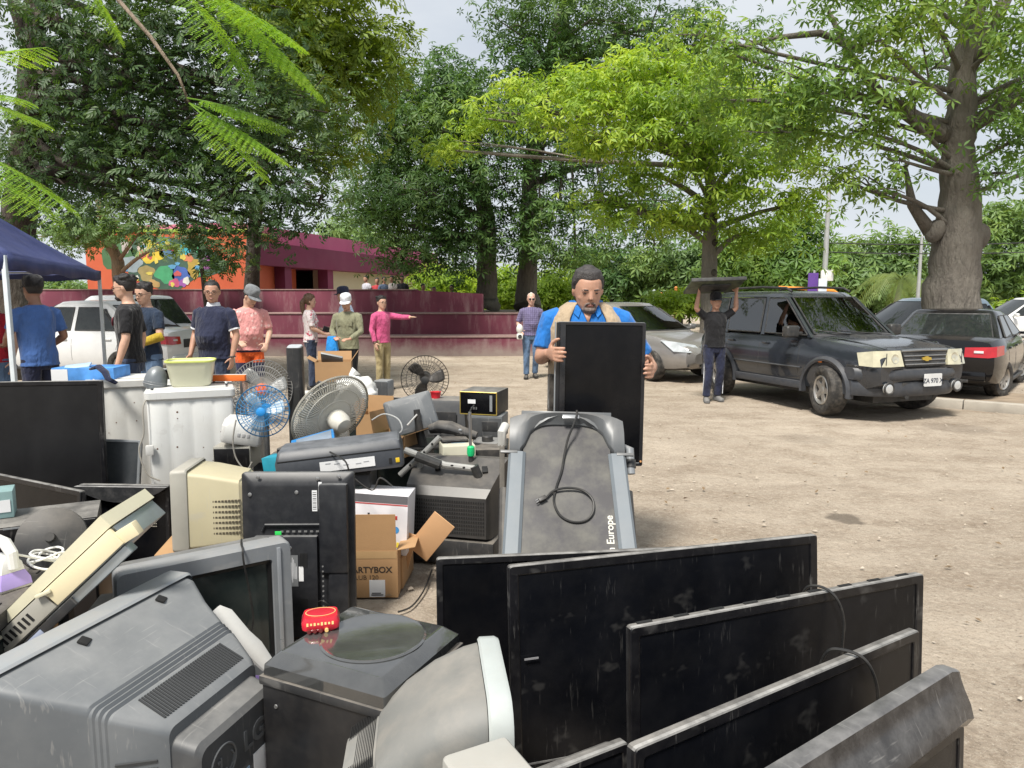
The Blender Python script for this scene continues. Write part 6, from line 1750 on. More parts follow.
def big_grey_crt():
    zt = .66; far = at_z(171, 568, zt); near = at_z(-12, 659, zt)
    d = (near - far); d.z = 0; W = .78; dn = d.normalized()
    c = far + dn * W / 2; yaw = math.atan2(dn.y, dn.x)
    dp = .50
    st = [(.085, .968, .012, zt - .014), (.112, .955, .014, zt - .018), (.20, .82, .03, .60), (.30, .70, .04, .56), (.305, .693, .04, .552), (.315, .69, .04, .556), (.32, .68, .04, .546), (.33, .677, .04, .550), (.335, .667, .04, .540), (.345, .665, .04, .544), (.35, .655, .04, .534), (.36, .65, .04, .537), (.46, .52, .06, .492), (.48, .48, .07, .478)]
    def extra(root, hs):
        # vent field on the sloping top, side vents, clips, rear hump with embossed ring and letters
        mb = MB(); a, b = st[-3], st[-2]; sl = math.atan2(b[3] - a[3], b[0] - a[0])
        for k in range(34):
            x = .165 - .33 * k / 33
            t = .5; y = (a[0] + b[0]) / 2 - .0; z = (a[3] + b[3]) / 2 + .0015
            mb.box((x, y, z), (.0055, .092, .005), r=(sl, 0, 0))
        mb.build('top_vents', mat('vent grey', (.030, .032, .034), .7), hs)
        mb = MB()
        for k in range(13):
            z = .40 - .022 * k
            mb.tube([(W * .326, .365, z), (W * .263, .455, z)], .0045, 5)
        mb.build('side_vents', mat('vent grey', (.03, .032, .034), .7), hs)
        for x in (-.20, .10):
            MB().box((x, .125, zt - .021), (.035, .03, .008), r=(R(-25), 0, R(25)), bev=.003).build('clip_hole', SLOT, root)
        hp = MB(); pts = [(-.24, .30), (.24, .30)]
        def hr(y, w2, z0, z1): return [(x, y, z + (z0 + z1) / 2) for x, z in rrect(w2, z1 - z0, .03, 5)]
        hp.loft([hr(.46, .37, .07, .452), hr(.545, .35, .08, .432), hr(.56, .33, .09, .415)])
        ho = hp.build('rear_hump', GRYD, root, sharp=30)
        # embossed mark on the hump's rear face
        e = MB(); F = T((.08, .562, .33), (PI / 2, 0, PI))
        e.torus(.052, .0035, 36, 6, M=F)
        e.tube([(-.012, .022, 0), (-.012, -.022, 0), (.010, -.022, 0)], .0035, 5, M=F)
        e.tube([(.034, .016, 0), (.045, .0, 0), (.038, -.020, 0), (.020, -.034, 0)], .0032, 5, M=F)
        e.lathe([(.006, 0), (.006, .003)], 10, M=F @ T((-.022, .014, 0)))
        e.build('embossed_mark', mat('embossed grey', (.10, .105, .11), .5), ho)
        text_mesh('embossed_letters', 'LG', .085, mat('embossed grey', (.10, .105, .11), .5), ho, T((-.06, .5605, .33), (PI / 2, 0, PI)), extrude=.0025, bold=.002)
        MB().box((.04, .5615, .20), (.14, .003, .10), bev=.001).build('spec_label', mat('blue label', (.32, .46, .60), .5, var=.05), ho)
        MB().box((-.09, .5615, .21), (.08, .003, .12), bev=.001).build('white_label', LABELW, ho)
        MB().box((-.125, .5635, .20), (.03, .002, .02)).build('red_stamp', mat('red print', (.5, .05, .05), .6), ho)
        MB().cyl((.26, .455, .40), (.31, .50, .40), .012, n=10).build('cord_hook', SILV, root)
    crt('huge grey tube television turned away, with round embossed mark on its rear hump', W, zt, dp, (c.x, c.y, 0), (0, 0, yaw), mat('grey bezel plastic', (.22, .245, .265), .45, var=.06, dust=.35, film=.1), GRYB, steps=st, bez_d=.095, vents=False, rad=.025, extra=extra)
big_grey_crt()

def silver_crt():
    zt = .60; a = at_z(291, 540, zt); yaw = R(36); W = .66
    x = Vector((math.cos(yaw), math.sin(yaw), 0)); c = a - x * W / 2
    def extra(root, hs):
        MB().box((W / 2 - .055, -.004, zt / 2), (.016, .006, zt - .04), bev=.002).build('bezel_strip', mat('bright strip', (.34, .36, .38), .3, .3), root)
        cord('power_cord', [(.16, .12, zt + .004), (.14, .05, zt + .006), (.13, -.004, zt + .004), (.128, -.02, zt - .05), (.15, -.012, zt - .20), (.155, -.012, zt - .32), (.11, -.02, zt - .40)], .004, CABLE, root, 6, 8)
    crt('silver framed flat tube television with dark green grey screen facing right', W, zt, .46, (c.x, c.y, 0), (0, 0, yaw), SILV, GRYD, border=(.085, .07, .10), bez_d=.10, bulge=.002, inner=mat('black inner frame', (.01, .01, .01), .4), steps=[(.101, .96, .02, zt - .02), (.22, .9, .03, zt - .03), (.40, .6, .05, zt * .75), (.46, .5, .06, zt * .66)], extra=extra)
silver_crt()

def dark_crt_left():
    zt = .66; a = at_z(70, 553, zt); b = at_z(-4, 616, zt); d = b - a; d.z = 0; dn = d.normalized()
    W = .62; c = a + dn * W / 2; yaw = math.atan2(-dn.y, -dn.x)      # screen to the right
    crt('dusty charcoal tube television under the clothes iron at the left edge', W, zt, .5, (c.x, c.y, 0), (0, 0, yaw), CHARP, CHARP, steps=[(.081, .96, .02, zt - .006), (.30, .93, .03, zt - .03), (.42, .6, .05, zt * .75), (.5, .5, .06, zt * .66)], vents=False,
        extra=lambda r, h: [MB().box((x, .03, zt + .001), (.03, .006, .004)).build('clip_hole', SLOT, r) for x in (-.16, .12)])
dark_crt_left()

def rounded_crt():
    # pale fronted monitor near the lower edge, seen from behind its left
    base = .20
    loc = Vector((-.02, 1.80, base)); yaw = R(97); W = .43; h_ = .46
    st = [(.061, .95, .015, h_ - .012), (.10, .94, .02, h_ - .02), (.18, .90, .03, h_ - .05), (.26, .84, .04, h_ - .10), (.33, .74, .05, h_ - .165), (.335, .70, .05, h_ - .175), (.42, .60, .06, h_ - .23)]
    def extra(root, hs):
        mb = MB()
        for k in range(16):
            t = k / 15; y = .342 + .07 * t; z = h_ - .181 - .048 * t
            mb.box((0, y, z + .001), (W * .58, .0025, .004), r=(R(-33), 0, 0))
        mb.build('rear_vents', SLOT, hs)
    crt('grey computer monitor with pale front rim facing away in the near corner', W, h_, .42, loc, (0, 0, yaw), mat('pale rim plastic', (.40, .43, .42), .4, var=.05, film=.12), mat('speckled grey plastic', (.15, .155, .15), .6, var=.14, scale=4, dust=.3, film=.35, bump=.1, bscale=500), name='crt_monitor', cat='monitor', steps=st, vents=False, rad=.075, bez_d=.06, extra=extra)
    root = thing('computer_tower', 'dark computer case lying flat under the pale rimmed monitor', 'computer', (-.27, 1.74, 0), R(104), G_OLD)
    MB().box((0, 0, .10), (.44, .46, .20), bev=.01).build('case', CHARP, root); MB().box((0, -.235, .10), (.42, .012, .18), bev=.005).build('front_panel', TVB, root)
rounded_crt()

def white_corner():
    p = at_z(498, 768, .69)
    root = thing('white_printer', 'white plastic printer corner with grey roller at the lower edge', 'printer', (p.x + .0, p.y - .02, 0), R(28), G_OLD)
    MB().box((0, 0, .345), (.15, .22, .69), bev=.014, seg=3).build('body', mat('aged white plastic', (.36, .36, .335), .45, var=.08, dust=.3, film=.25), root)
    MB().box((0, -.08, .692), (.12, .02, .01), bev=.003).build('seam_lip', mat('grey lip', (.4, .4, .38), .5), root)
    MB().cyl((.078, -.06, .64), (.078, .02, .64), .026, n=16).build('roller', GRYB, root)
    MB().box((.074, .04, .58), (.012, .10, .10), bev=.004).build('side_panel', SILV, root)
white_corner()

def black_mesh_crt():
    zt = .58; Y = 4.25
    a = at_y(447, 580, Y); yaw = R(-14)
    root = thing('crt_tv', 'black tube television lying with sloping top and perforated speaker side', 'television', (a.x, Y, 0), yaw, G_OLD)
    W = .56
    def ring(y, w0, w1, z0, z1): return [(-w0 / 2, y, z0), (w0 / 2, y, z0), (w1 / 2, y, z1), (-w1 / 2, y, z1)]
    MB().loft([ring(0, .50, .50, .17, .42), ring(.04, .54, .54, .16, .47), ring(.28, .58, .60, .14, .585), ring(.30, .60, .62, .12, .60), ring(.40, .60, .60, .12, .59)]).build('rear_housing', mat('smoky grey shell', (.036, .036, .037), .34, var=.14, dust=.26, film=.05), root, sharp=25)
    MB().box((0, .20, .075), (.60, .42, .15), bev=.02).build('base', CHARP, root)
    mb = MB()
    for i in range(30):
        for j in range(9):
            x = -.20 + .015 * i; z = .20 + .024 * j
            if z > .41: continue
            mb.box((x, -.001 + (.012 if z < .18 else 0), z), (.008, .006, .013))
    mb.build('speaker_holes', SLOT, root)
    for x in (-.12, .19): MB().box((x, .19, .552), (.035, .06, .012), r=(R(24), 0, R(20)), bev=.003).build('moulding_slot', SLOT, root)
    MB().box((0, .008, .11), (.52, .02, .05), bev=.005).build('front_lip', TVB, root)
black_mesh_crt()

def beige_monitor():
    Y = 3.75; b = at_y(205, 555, Y)
    def extra(root, hs):
        mb = MB()
        for i in range(9):
            for j in range(7): mb.box((.191 - .0 - j * .0, .20 + .018 * i * .9, .09 + .028 * j), (.012, .011, .010))
        mb.build('side_vents', mat('vent brown', (.09, .075, .05), .8), hs)
    st = [(.061, .96, .01, .415), (.16, .95, .015, .40), (.33, .90, .03, .36), (.335, .88, .03, .35), (.42, .60, .05, .30)]
    crt('yellowed beige computer monitor turned left in front of the washing machine', .42, .43, .42, (b.x - .12, Y + .02, .30), (0, R(-3), R(-80)), BEIGEG, BEIGE, name='crt_monitor', cat='monitor', steps=st, vents=False, extra=extra, rad=.02)
    root = thing('cardboard_box', 'squat brown carton supporting the yellowed beige monitor', 'box', (b.x, Y + .08, 0), R(10), 'cardboard boxes in the pile')
    MB().box((0, 0, .148), (.46, .42, .296), bev=.004).build('carton', CARD, root)
beige_monitor()

def stereo():
    zt = .50
    c0 = at_z(385, 710, zt); yaw = R(65)
    x = Vector((math.cos(yaw), math.sin(yaw), 0)); y = Vector((-math.sin(yaw), math.cos(yaw), 0))
    W, D = .43, .445
    c = c0 + x * W / 2 + y * D / 2
    root = thing('stereo_system', 'black stacked stereo with smoked turntable lid and cassette decks', 'stereo', (c.x, c.y, 0), yaw, G_OLD)
    MB().box((0, .005, .235), (W - .004, D - .01, .47), bev=.006).build('cabinet', mat('black veneer', (.009, .009, .010), .42, var=.2, film=.025), root)
    # front: five black decks with knobs and displays
    z = .44
    for k, (h_, kind) in enumerate(((.055, 0), (.075, 1), (.075, 2), (.11, 3), (.09, 0))):
        z -= h_
        d = MB().box((0, -D / 2 - .004, z + h_ / 2), (W - .006, .02, h_ - .008), bev=.004).build('deck', TVB, root)
        MB().box((-.05, -D / 2 - .0155, z + h_ * .5), (.13, .003, h_ * .4), bev=.001).build('display', mat('amber display', (.06, .045, .015), .2), d)
        for i in range(5): MB().box((.06 + .025 * i, -D / 2 - .0165, z + h_ * .45), (.018, .006, h_ * .22), bev=.002).build('button', CHARP, d)
        if kind == 2: MB().lathe([(.022, 0), (.022, .014), (.018, .018)], 18, M=T((-.16, -D / 2 - .014, z + h_ / 2), (PI / 2, 0, 0))).build('knob', CHARP, d)
    for (yy, zz) in ((-.19, .40), (-.235 + .06, .36), (.17, .41)):
        MB().lathe([(.007, 0), (.006, .003)], 10, M=T((-W / 2 + .001, yy, zz), (0, -PI / 2, 0))).build('screw', STEEL, root)
    MB().box((0, 0, .484), (W + .012, D + .012, .028), bev=.006).build('plinth', CHARP, root)
    # smoked lid, glossy, with pressed ring
    sm = mat('smoked acrylic', (.032, .033, .033), .07, var=.1, dust=.07, film=.02, dustcol=(.45, .45, .44), spec=.8, coat=1.)
    mb = MB()
    def rr(w2, d2, zz, r): return [(px_, py_, zz) for px_, py_ in rrect(w2, d2, r, 3)]
    mb.loft([rr(W - .005, D - .005, .499, .008), rr(W - .01, D - .01, .530, .008), rr(W - .075, D - .075, .562, .012), rr(W - .085, D - .085, .564, .012)])
    lid = mb.build('lid', sm, root, sharp=25)
    MB().lathe([(.165, .5635), (.165, .5665), (.158, .5695), (.148, .567), (.01, .567)], 56, M=T((.015, -.02, 0))).build('lid_ring', sm, lid, sharp=25)
    MB().box((.06, D / 2 - .05, .5655), (.05, .015, .004), bev=.001).build('lid_hinge', CHARP, lid)
    # red gadget
    q = at_z(321, 624, .575)
    g = thing('red_player', 'small bright red music player with gold lettering on the smoked lid', 'player', (q.x, q.y, .5665), (R(0), 0, R(14)), G_OLD)
    red = mat('bright red plastic', (.52, .012, .030), .3, var=.08, coat=.4)
    MB().loft([[(x_, y_, z_) for x_, y_ in rrect(w2, d2, .018, 4)] for w2, d2, z_ in ((.095, .075, 0), (.115, .092, .010), (.118, .094, .030), (.104, .082, .046))]).build('case', red, g, sharp=40)
    MB().lathe([(.036, .046), (.036, .0475), (.030, .0485), (.004, .0485)], 28, M=T((0, .006, 0), s=(1.25, .85, 1))).build('disc_lid', mat('deep red', (.42, .01, .025), .35), g)
    MB().torus(.037, .0011, 32, 5, M=T((0, .006, .0475), s=(1.25, .85, 1))).build('gold_ring', mat('gold print', (.75, .50, .20), .4), g)
    mb = MB()
    for i, hgt in enumerate((.010, .007, .009, .006, .010, .008, .007, .010)): mb.box((-.040 + .011 * i, -.0455, .030), (.006, .003, hgt), r=(R(-12), 0, 0))
    mb.build('gold_lettering', mat('gold print', (.75, .50, .20), .4), g)
    for i in range(4): MB().cyl((-.036 + .018 * i, -.040, .010), (-.036 + .018 * i, -.053, .009), .006, n=10).build('button', mat('dark red', (.14, .02, .02), .4) if i < 3 else mat('gold print', (.75, .5, .2), .4), g)
stereo()

def tv_back():
    Y = 3.32; a = at_y(242, 474, Y); b = at_y(355, 474, Y); W = b.x - a.x; h_ = a.z
    root = thing('flat_tv', 'black flat television standing on end with its back and sockets showing', 'television', ((a.x + b.x) / 2 - .014, Y, 0), (R(-3), 0, R(1)), G_OLD)
    bk = mat('black rear shell', (.011, .012, .015), .42, var=.2, dust=.4, film=.05, dustcol=(.36, .36, .36))
    cz = h_ / 2
    def ring(w2, h2, y, r, dx=0, dz=0): return [(x + dx, y, z + cz + dz) for x, z in rrect(w2, h2, r, 4)]
    MB().loft([ring(W, h_, .02, .015), ring(W, h_, -.004, .015), ring(W - .012, h_ - .012, -.010, .015), ring(W - .11, h_ - .11, -.030, .02), ring(W - .13, h_ - .13, -.031, .02)]).build('rear_shell', bk, root, sharp=22)
    MB().box((W * .33, -.038, cz + h_ * .17), (.135, .05, h_ * .54), bev=.014).build('side_hump', bk, root)
    MB().box((W * .365, -.033, .20), (.095, .04, .40), bev=.012).build('side_channel', bk, root)
    MB().box((-.05, -.036, .25), (W * .56, .045, .49), bev=.01).build('board_cover', bk, root)
    MB().tube([(-.165, -.034, .515), (-.15, -.038, .545), (.12, -.038, .545), (.145, -.038, .555), (.15, -.036, .60)], .007, 6).build('cable_ridge', bk, root)
    mb = MB()
    for i in range(8): mb.box((-.07 + .028 * i, -.0415, .515), (.014, .004, .008))
    mb.build('sockets', mat('socket metal', (.3, .3, .3), .4, .6), root)
    mb = MB()
    for i in range(9): mb.cyl((.125, -.058, .16 + .024 * i), (.125, -.064, .16 + .024 * i), .0045, n=8)
    mb.build('jack_row', mat('socket metal', (.3, .3, .3), .4, .6), root)
    MB().box((-.082, -.060, .512), (.030, .004, .018), bev=.001).build('green_tag', mat('green tag', (.03, .55, .10), .5), root)
    for x, z, w2, h2 in ((.105, .66, .024, .10), (.132, .685, .016, .13)):
        s = MB().box((x - .02, -.0335, z), (w2, .002, h2)).build('bar_label', LABELW, root)
        mb = MB()
        for i in range(9): mb.box((x - .02, -.0350, z - h2 * .4 + h2 * .8 * i / 8), (w2 * .7, .001, .004 if i % 2 else .002))
        mb.build('bar_code', INK, s)
    s = MB().box((-.03, -.0600, .33), (.075, .002, .15)).build('spec_label', mat('silver label', (.20, .21, .22), .4, .3), root)
    mb = MB(); rd = random.Random(2)
    for i in range(11): mb.box((-.03 - .03 + .006 * i, -.0615, .33 + rd.uniform(-.01, .01)), (.0025, .001, rd.uniform(.06, .12)))
    mb.build('label_print', mat('pale print', (.55, .56, .58), .5), s)
    MB().box((.022, -.0600, .315), (.022, .002, .07)).build('white_sticker', LABELW, root)
    for x, z in ((-.03, .44), (-.03, .085), (-.18, .775), (.20, .775), (.10, .765), (-.22, .69), (.21, .52), (.0, .70)):
        MB().lathe([(.010, 0), (.008, .003), (.003, .004)], 12, M=T((x, -.032 if z > .5 else -.059, z), (PI / 2, 0, 0))).build('screw', STEEL, root)
    for z in (.38, .16):
        mb = MB()
        for i in range(6): mb.box((.02 + .006 * i, -.0595, z), (.0025, .003, .07))
        mb.build('vent_slots', SLOT, root)
    cord('hanging_lead', [(.10, -.06, .18), (.13, -.08, .19), (.16, -.075, .15), (.155, -.07, .05)], .004, CABLE, root)
tv_back()

def carton(name, label, w_, d_, h_, loc, rot, flaps=(), m=CARD, group='cardboard boxes in the pile', closed=False, inner=None, text=None):
    root = thing(name, label, 'box', loc, rot, group); t = .005
    if closed:
        MB().box((0, 0, h_ / 2), (w_, d_, h_), bev=.004).build('carton', m, root)
        MB().box((0, 0, h_ + .001), (.05, d_ * .99, .002)).build('tape', mat('packing tape', (.42, .30, .17), .3), root)
    else:
        mb = MB(); mb.box((0, -d_ / 2 + t / 2, h_ / 2), (w_, t, h_)).box((0, d_ / 2 - t / 2, h_ / 2), (w_, t, h_)).box((-w_ / 2 + t / 2, 0, h_ / 2), (t, d_ - 2 * t, h_)).box((w_ / 2 - t / 2, 0, h_ / 2), (t, d_ - 2 * t, h_)).box((0, 0, .004), (w_ - 2 * t, d_ - 2 * t, t))
        mb.build('carton', m, root)
        if inner: MB().box((0, 0, h_ * .6), (w_ * .85, d_ * .8, .02), r=(.05, .1, .2), bev=.004).build('contents', inner, root)
    for side, ang, ln in flaps:
        f = MB()
        if side in ('f', 'b'):
            s = -1 if side == 'f' else 1
            f.box((0, 0, ln / 2), (w_ * .97, t * .7, ln)); o = f.build('flap', m, root, loc=(0, s * (d_ / 2 - t / 2), h_), rot=(-s * ang, 0, 0))
        else:
            s = -1 if side == 'l' else 1
            f.box((0, 0, ln / 2), (t * .7, d_ * .97, ln)); o = f.build('flap', m, root, loc=(s * (w_ / 2 - t / 2), 0, h_), rot=(0, s * ang, 0))
    return root
def boxes_front():
    Y = 3.74
    a = at_y(398, 608, Y)
    W, D, H = .36, .22, .265
    r = carton('cardboard_box', 'upright brown carton with bold black lettering and a white sticker', W, D, H, (a.x - W / 2, Y + D / 2, 0), R(1.0), [('f', R(5), .205), ('r', R(80), .1)], m=CARD)
    ink = mat('box ink', (.035, .025, .018), .8)
    text_mesh('lettering', 'PARTYBOX', .047, ink, r, T((.03, -D / 2 - .001, .155), (PI / 2, 0, 0)), bold=.0009)
    text_mesh('lettering_small', 'CLUB 120', .036, mat('box ink light', (.10, .065, .035), .8), r, T((.0, -D / 2 - .001, .113), (PI / 2, 0, 0)))
    s = MB().box((.068, -D / 2 - .001, .052), (.085, .002, .095)).build('sticker', LABELW, r)
    MB().box((.068, -D / 2 - .0028, .016), (.065, .001, .006)).box((.063, -D / 2 - .0028, .026), (.05, .001, .005)).build('sticker_print', INK, s)
    MB().box((0, -D / 2 - .0012, .24), (W * .98, .001, .04)).build('tape', mat('packing tape', (.40, .26, .13), .35), r)
    # white printer carton behind
    p = at_y(381, 545, 3.98)
    r = thing('printer_box', 'white printer carton with red stripe, coloured dots and a red logo patch', 'box', (p.x - .035, 4.0, p.z - .02), (0, R(3), R(-4)), 'cardboard boxes in the pile')
    W, D, H = .40, .20, .34
    MB().box((0, 0, H / 2), (W, D, H), bev=.003).build('carton', mat('white box card', (.66, .65, .68), .55, var=.05), r)
    MB().box((0, -D / 2 - .001, H - .052), (W * .99, .001, .006)).build('red_stripe', mat('red print', (.5, .05, .05), .6), r)
    MB().box((0, -D / 2 - .0012, H - .022), (W * .99, .001, .045)).build('grey_band', mat('grey band print', (.12, .12, .13), .5), r)
    MB().box((.10, -D / 2 - .001, .215), (.085, .002, .022), r=(0, 0, 0), bev=.0008).build('logo_patch', mat('red print', (.5, .05, .05), .6), r)
    MB().box((-.02, -D / 2 - .0012, .21), (.012, .001, .05)).build('dark_print', INK, r)
    MB().lathe([(.020, 0), (.020, .001)], 20, M=T((.135, -D / 2 - .0005, .145), (PI / 2, 0, 0))).build('blue_dot', mat('blue print', (.05, .25, .55), .6), r)
    for i, c in enumerate(((.1, .2, .6), (.6, .1, .4), (.7, .55, .05))): MB().box((.105 + .022 * i, -D / 2 - .001, .06), (.013, .001, .030)).build('colour_mark', mat('ink mark %d' % i, c, .6), r)
    b = thing('cardboard_box', 'low brown carton beneath the white printer carton', 'box', (p.x - .05, 4.02, 0), R(-4), 'cardboard boxes in the pile')
    MB().box((0, 0, (p.z - .03) / 2), (.40, .3, p.z - .03), bev=.004).build('carton', CARD, b)
    # loose orange cardboard sheet
    q = at_y(418, 530, 3.90)
    s = thing('cardboard_sheet', 'torn pale orange cardboard flap leaning beside the white printer carton', 'cardboard', (q.x, 3.92, q.z - .13), (R(14), R(38), R(-8)), 'cardboard boxes in the pile')
    MB().box((0, 0, .13), (.14, .006, .30), bev=.001).build('sheet', CARDL, s)
    MB().box((-.06, .02, -.10), (.10, .006, .30), bev=.001, r=(0, R(-20), 0)).build('lower_fold', CARDL, s)
boxes_front()

def long_printer():
    Y = 3.95; l = at_y(272, 472, Y); r_ = at_y(405, 466, Y)
    W = .70
    root = thing('black_printer', 'long black printer with white paper label lying on the cartons', 'printer', ((l.x + r_.x) / 2, Y + .12, l.z - .005), (0, R(-5), R(9)), G_OLD)
    b = mat('slate printer plastic', (.032, .036, .044), .45, var=.12, dust=.45, film=.06, dustcol=(.30, .31, .33))
    MB().loft([[(x, y, z) for x, y in rrect(w2, d2, .02, 3)] for w2, d2, z in ((W - .02, .30, 0), (W, .32, .015), (W, .32, .095), (W - .03, .27, .150), (W - .05, .25, .158))]).build('body', b, root, sharp=30)
    s = MB().box((.04, -.163, .055), (.30, .003, .055)).build('paper_label', LABELW, root); s.rotation_euler = (0, 0, 0)
    mb = MB(); rd = random.Random(8)
    for i in range(5): mb.box((-.06 + .05 * i + rd.uniform(-.01, .01), -.1655, .06 + rd.uniform(-.012, .012)), (.03, .001, .005))
    mb.build('label_print', mat('grey print', (.35, .36, .38), .7), s)
    MB().box((W / 2 - .035, -.162, .045), (.022, .006, .026), bev=.002).build('yellow_button', mat('yellow button', (.62, .42, .02), .4), root)
    MB().box((W / 2 - .075, -.162, .045), (.016, .004, .03)).build('socket', SLOT, root)
    MB().box((0, -.157, .108), (W * .96, .006, .004)).build('seam', SLOT, root)
    # supporting carton under its left half
    c = thing('crt_tv', 'small dark tube television underneath the long black printer', 'television', ((l.x + r_.x) / 2 - .10, Y + .22, 0), R(4), G_OLD)
    hz = l.z - .03
    MB().box((0, 0, hz / 2), (.50, .36, hz), bev=.02).build('rear_housing', CHARP, c); MB().box((0, -.185, hz / 2), (.42, .012, hz * .8), bev=.01).build('screen', CRTG, c)
long_printer()

# ---------------- treadmill, folded up, with its cable
def treadmill():
    b = at_z(571, 600, .33); 
    top_l = at_y(511, 417, 3.62); top_r = at_y(621, 417, 3.62)
    W = .60
    ang = R(38)                     # the deck leans away from the camera
    P0 = Vector((at_y(570, 556, 3.18).x, 3.18, at_y(570, 556, 3.18).z))
    P1 = Vector((at_y(565.5, 415, 3.70).x, 3.70, at_y(565.5, 415, 3.70).z))
    d = (P1 - P0); Ltop = d.length; d.normalize()
    ext = .52                       # carries on down behind the televisions
    base = P0 - d * ext
    xax = Vector((1, 0.03, 0)); xax = (xax - d * xax.dot(d)).normalized(); nrm = xax.cross(d)
    if nrm.y > 0: nrm = -nrm; 
    M3 = Matrix((xax, d, nrm)).transposed() if xax.cross(d).dot(nrm) > 0 else Matrix((-xax, d, nrm)).transposed()
    root = thing('treadmill', 'folded grey treadmill standing on end with a black cable looped over its belt', 'treadmill', base, M3.to_euler(), None)
    L = Ltop + ext
    grey = mat('treadmill grey', (.105, .112, .118), .42, .15, var=.06, dust=.2, film=.06)
    rail = mat('pale blue grey rail', (.135, .155, .172), .4, .15, var=.04, film=.06)
    belt = mat('worn running belt', (.045, .043, .046), .6, var=.25, scale=2, film=.75, dustcol=(.16, .155, .125))
    hood = .235
    Wt, Wb = .565, .66
    def wat(t): return Wb + (Wt - Wb) * t / L
    MB().loft([[(-wat(0) / 2 + .07, 0, -.03), (wat(0) / 2 - .07, 0, -.03), (wat(0) / 2 - .07, 0, .004), (-wat(0) / 2 + .07, 0, .004)], [(-wat(L) / 2 + .07, L - .06, -.03), (wat(L) / 2 - .07, L - .06, -.03), (wat(L) / 2 - .07, L - .06, .004), (-wat(L) / 2 + .07, L - .06, .004)]]).build('belt', belt, root)
    for sd in (-1, 1):
        rr = []
        for y in (0, (L - hood)):
            w_ = wat(y) / 2
            rr.append([(sd * (w_ - .085), y, -.02), (sd * w_, y, -.04), (sd * w_, y, .012), (sd * (w_ - .012), y, .022), (sd * (w_ - .07), y, .020), (sd * (w_ - .085), y, .010)])
        MB().loft(rr).build('side_rail', rail, root, sharp=25)
    # motor hood: arch-edged raised cover at the top
    rows = []
    n = 22
    def outline(y, k): return wat(y) / 2 + .004
    o = []
    for i in range(n + 1):
        u = -1 + 2 * i / n; x = u * (Wt / 2 + .006)
        inner_y = L - hood + .0 + .165 * max(0, 1 - (u / .74) ** 4) ** .5 if abs(u) < .74 else L - hood
        outer_y = L + .0 - .035 * abs(u) ** 5
        o.append((x, inner_y, outer_y, u))
    rings = []
    for x, yi, yo, u in o:
        hgt = .055 * (1 - .35 * u * u) + .012
        rings.append([(x, yi, -.04), (x, yi, .016), (x, yi + .012, .028), (x, yi + (yo - yi) * .55, hgt), (x, yo - .02, hgt * .8), (x, yo, .012), (x, yo, -.04)])
    MB().loft(rings).build('motor_hood', grey, root, sharp=40)
    # second, smoother dome above the arch
    MB().loft([[(x * .92, y, z) for x, y, z in r_] for r_ in [[(k * .5, L - .075 + .04 * (1 - (k * 2 / Wt) ** 2), .058 * (1 - (k * 2.0 / Wt) ** 2 * .4)), (k * .5, L - .012, .05), (k * .5, L - .012, .0), (k * .5, L - .075, .0)] for k in [-.5 + i / 10 for i in range(11)]]]).build('hood_ridge', grey, root, sharp=40)
    MB().box((.02, L - .055, .070), (.085, .022, .005), bev=.002).build('badge', mat('badge silver', (.30, .31, .32), .3, .5), root)
    for sd in (-1, 1):
        MB().box((sd * .29, L - hood - .004, .018), (.085, .016, .012), bev=.003).build('end_cap', grey, root)
    # lettering printed up the right side of the belt
    text_mesh('belt_lettering', 'Designed in Europe', .050, mat('belt print', (.55, .54, .48), .6), root, T((wat(.35) / 2 - .125, ext + .205, .0055), (0, 0, PI / 2)), align='RIGHT', bold=.0008)
    # cable: from the hood down, one loop, plug
    z = .012
    pts = [(.055, L - .002, .045), (.050, L - .05, .078), (.03, L - .11, .075), (.005, L - .17, .05), (-.012, L - .24, .02), (-.03, L - .34, z), (-.055, L - .42, z), (-.07, L - .50, z), (-.045, L - .57, z), (.01, L - .605, z), (.075, L - .60, z), (.115, L - .555, z + .004), (.115, L - .49, z + .006), (.07, L - .445, z + .008), (.0, L - .435, z + .012), (-.07, L - .45, z + .008), (-.105, L - .485, z + .004)]
    k = cord('power_cable', pts, .0058, CABLE, root, 8, 8)
    MB().box((-.125, L - .495, z + .008), (.04, .022, .022), r=(0, 0, R(30)), bev=.005).build('plug', CABLE, k)
    MB().tube([(-.14, L - .495, z + .012), (-.158, L - .508, z + .012)], .003, 5).tube([(-.136, L - .504, z + .012), (-.154, L - .518, z + .012)], .003, 5).build('plug_pins', STEEL, k)
    # stub of handrail on each side
    MB().tube([(.295, L - .16, -.05), (.325, L - .18, -.03), (.328, L - .30, -.07)], .022, 12).build('handrail', SILV, root)
    for sd in (1, -1):
        MB().tube([(sd * .30, .0, -.10), (sd * .31, L * .7, -.10)], .025, 10).build('frame_tube', CHARP, root)
    MB().tube([(.328, L - .23, -.05), (.328, L - .27, -.06)], .027, 12).build('hand_grip', BLACKP, root)
treadmill()
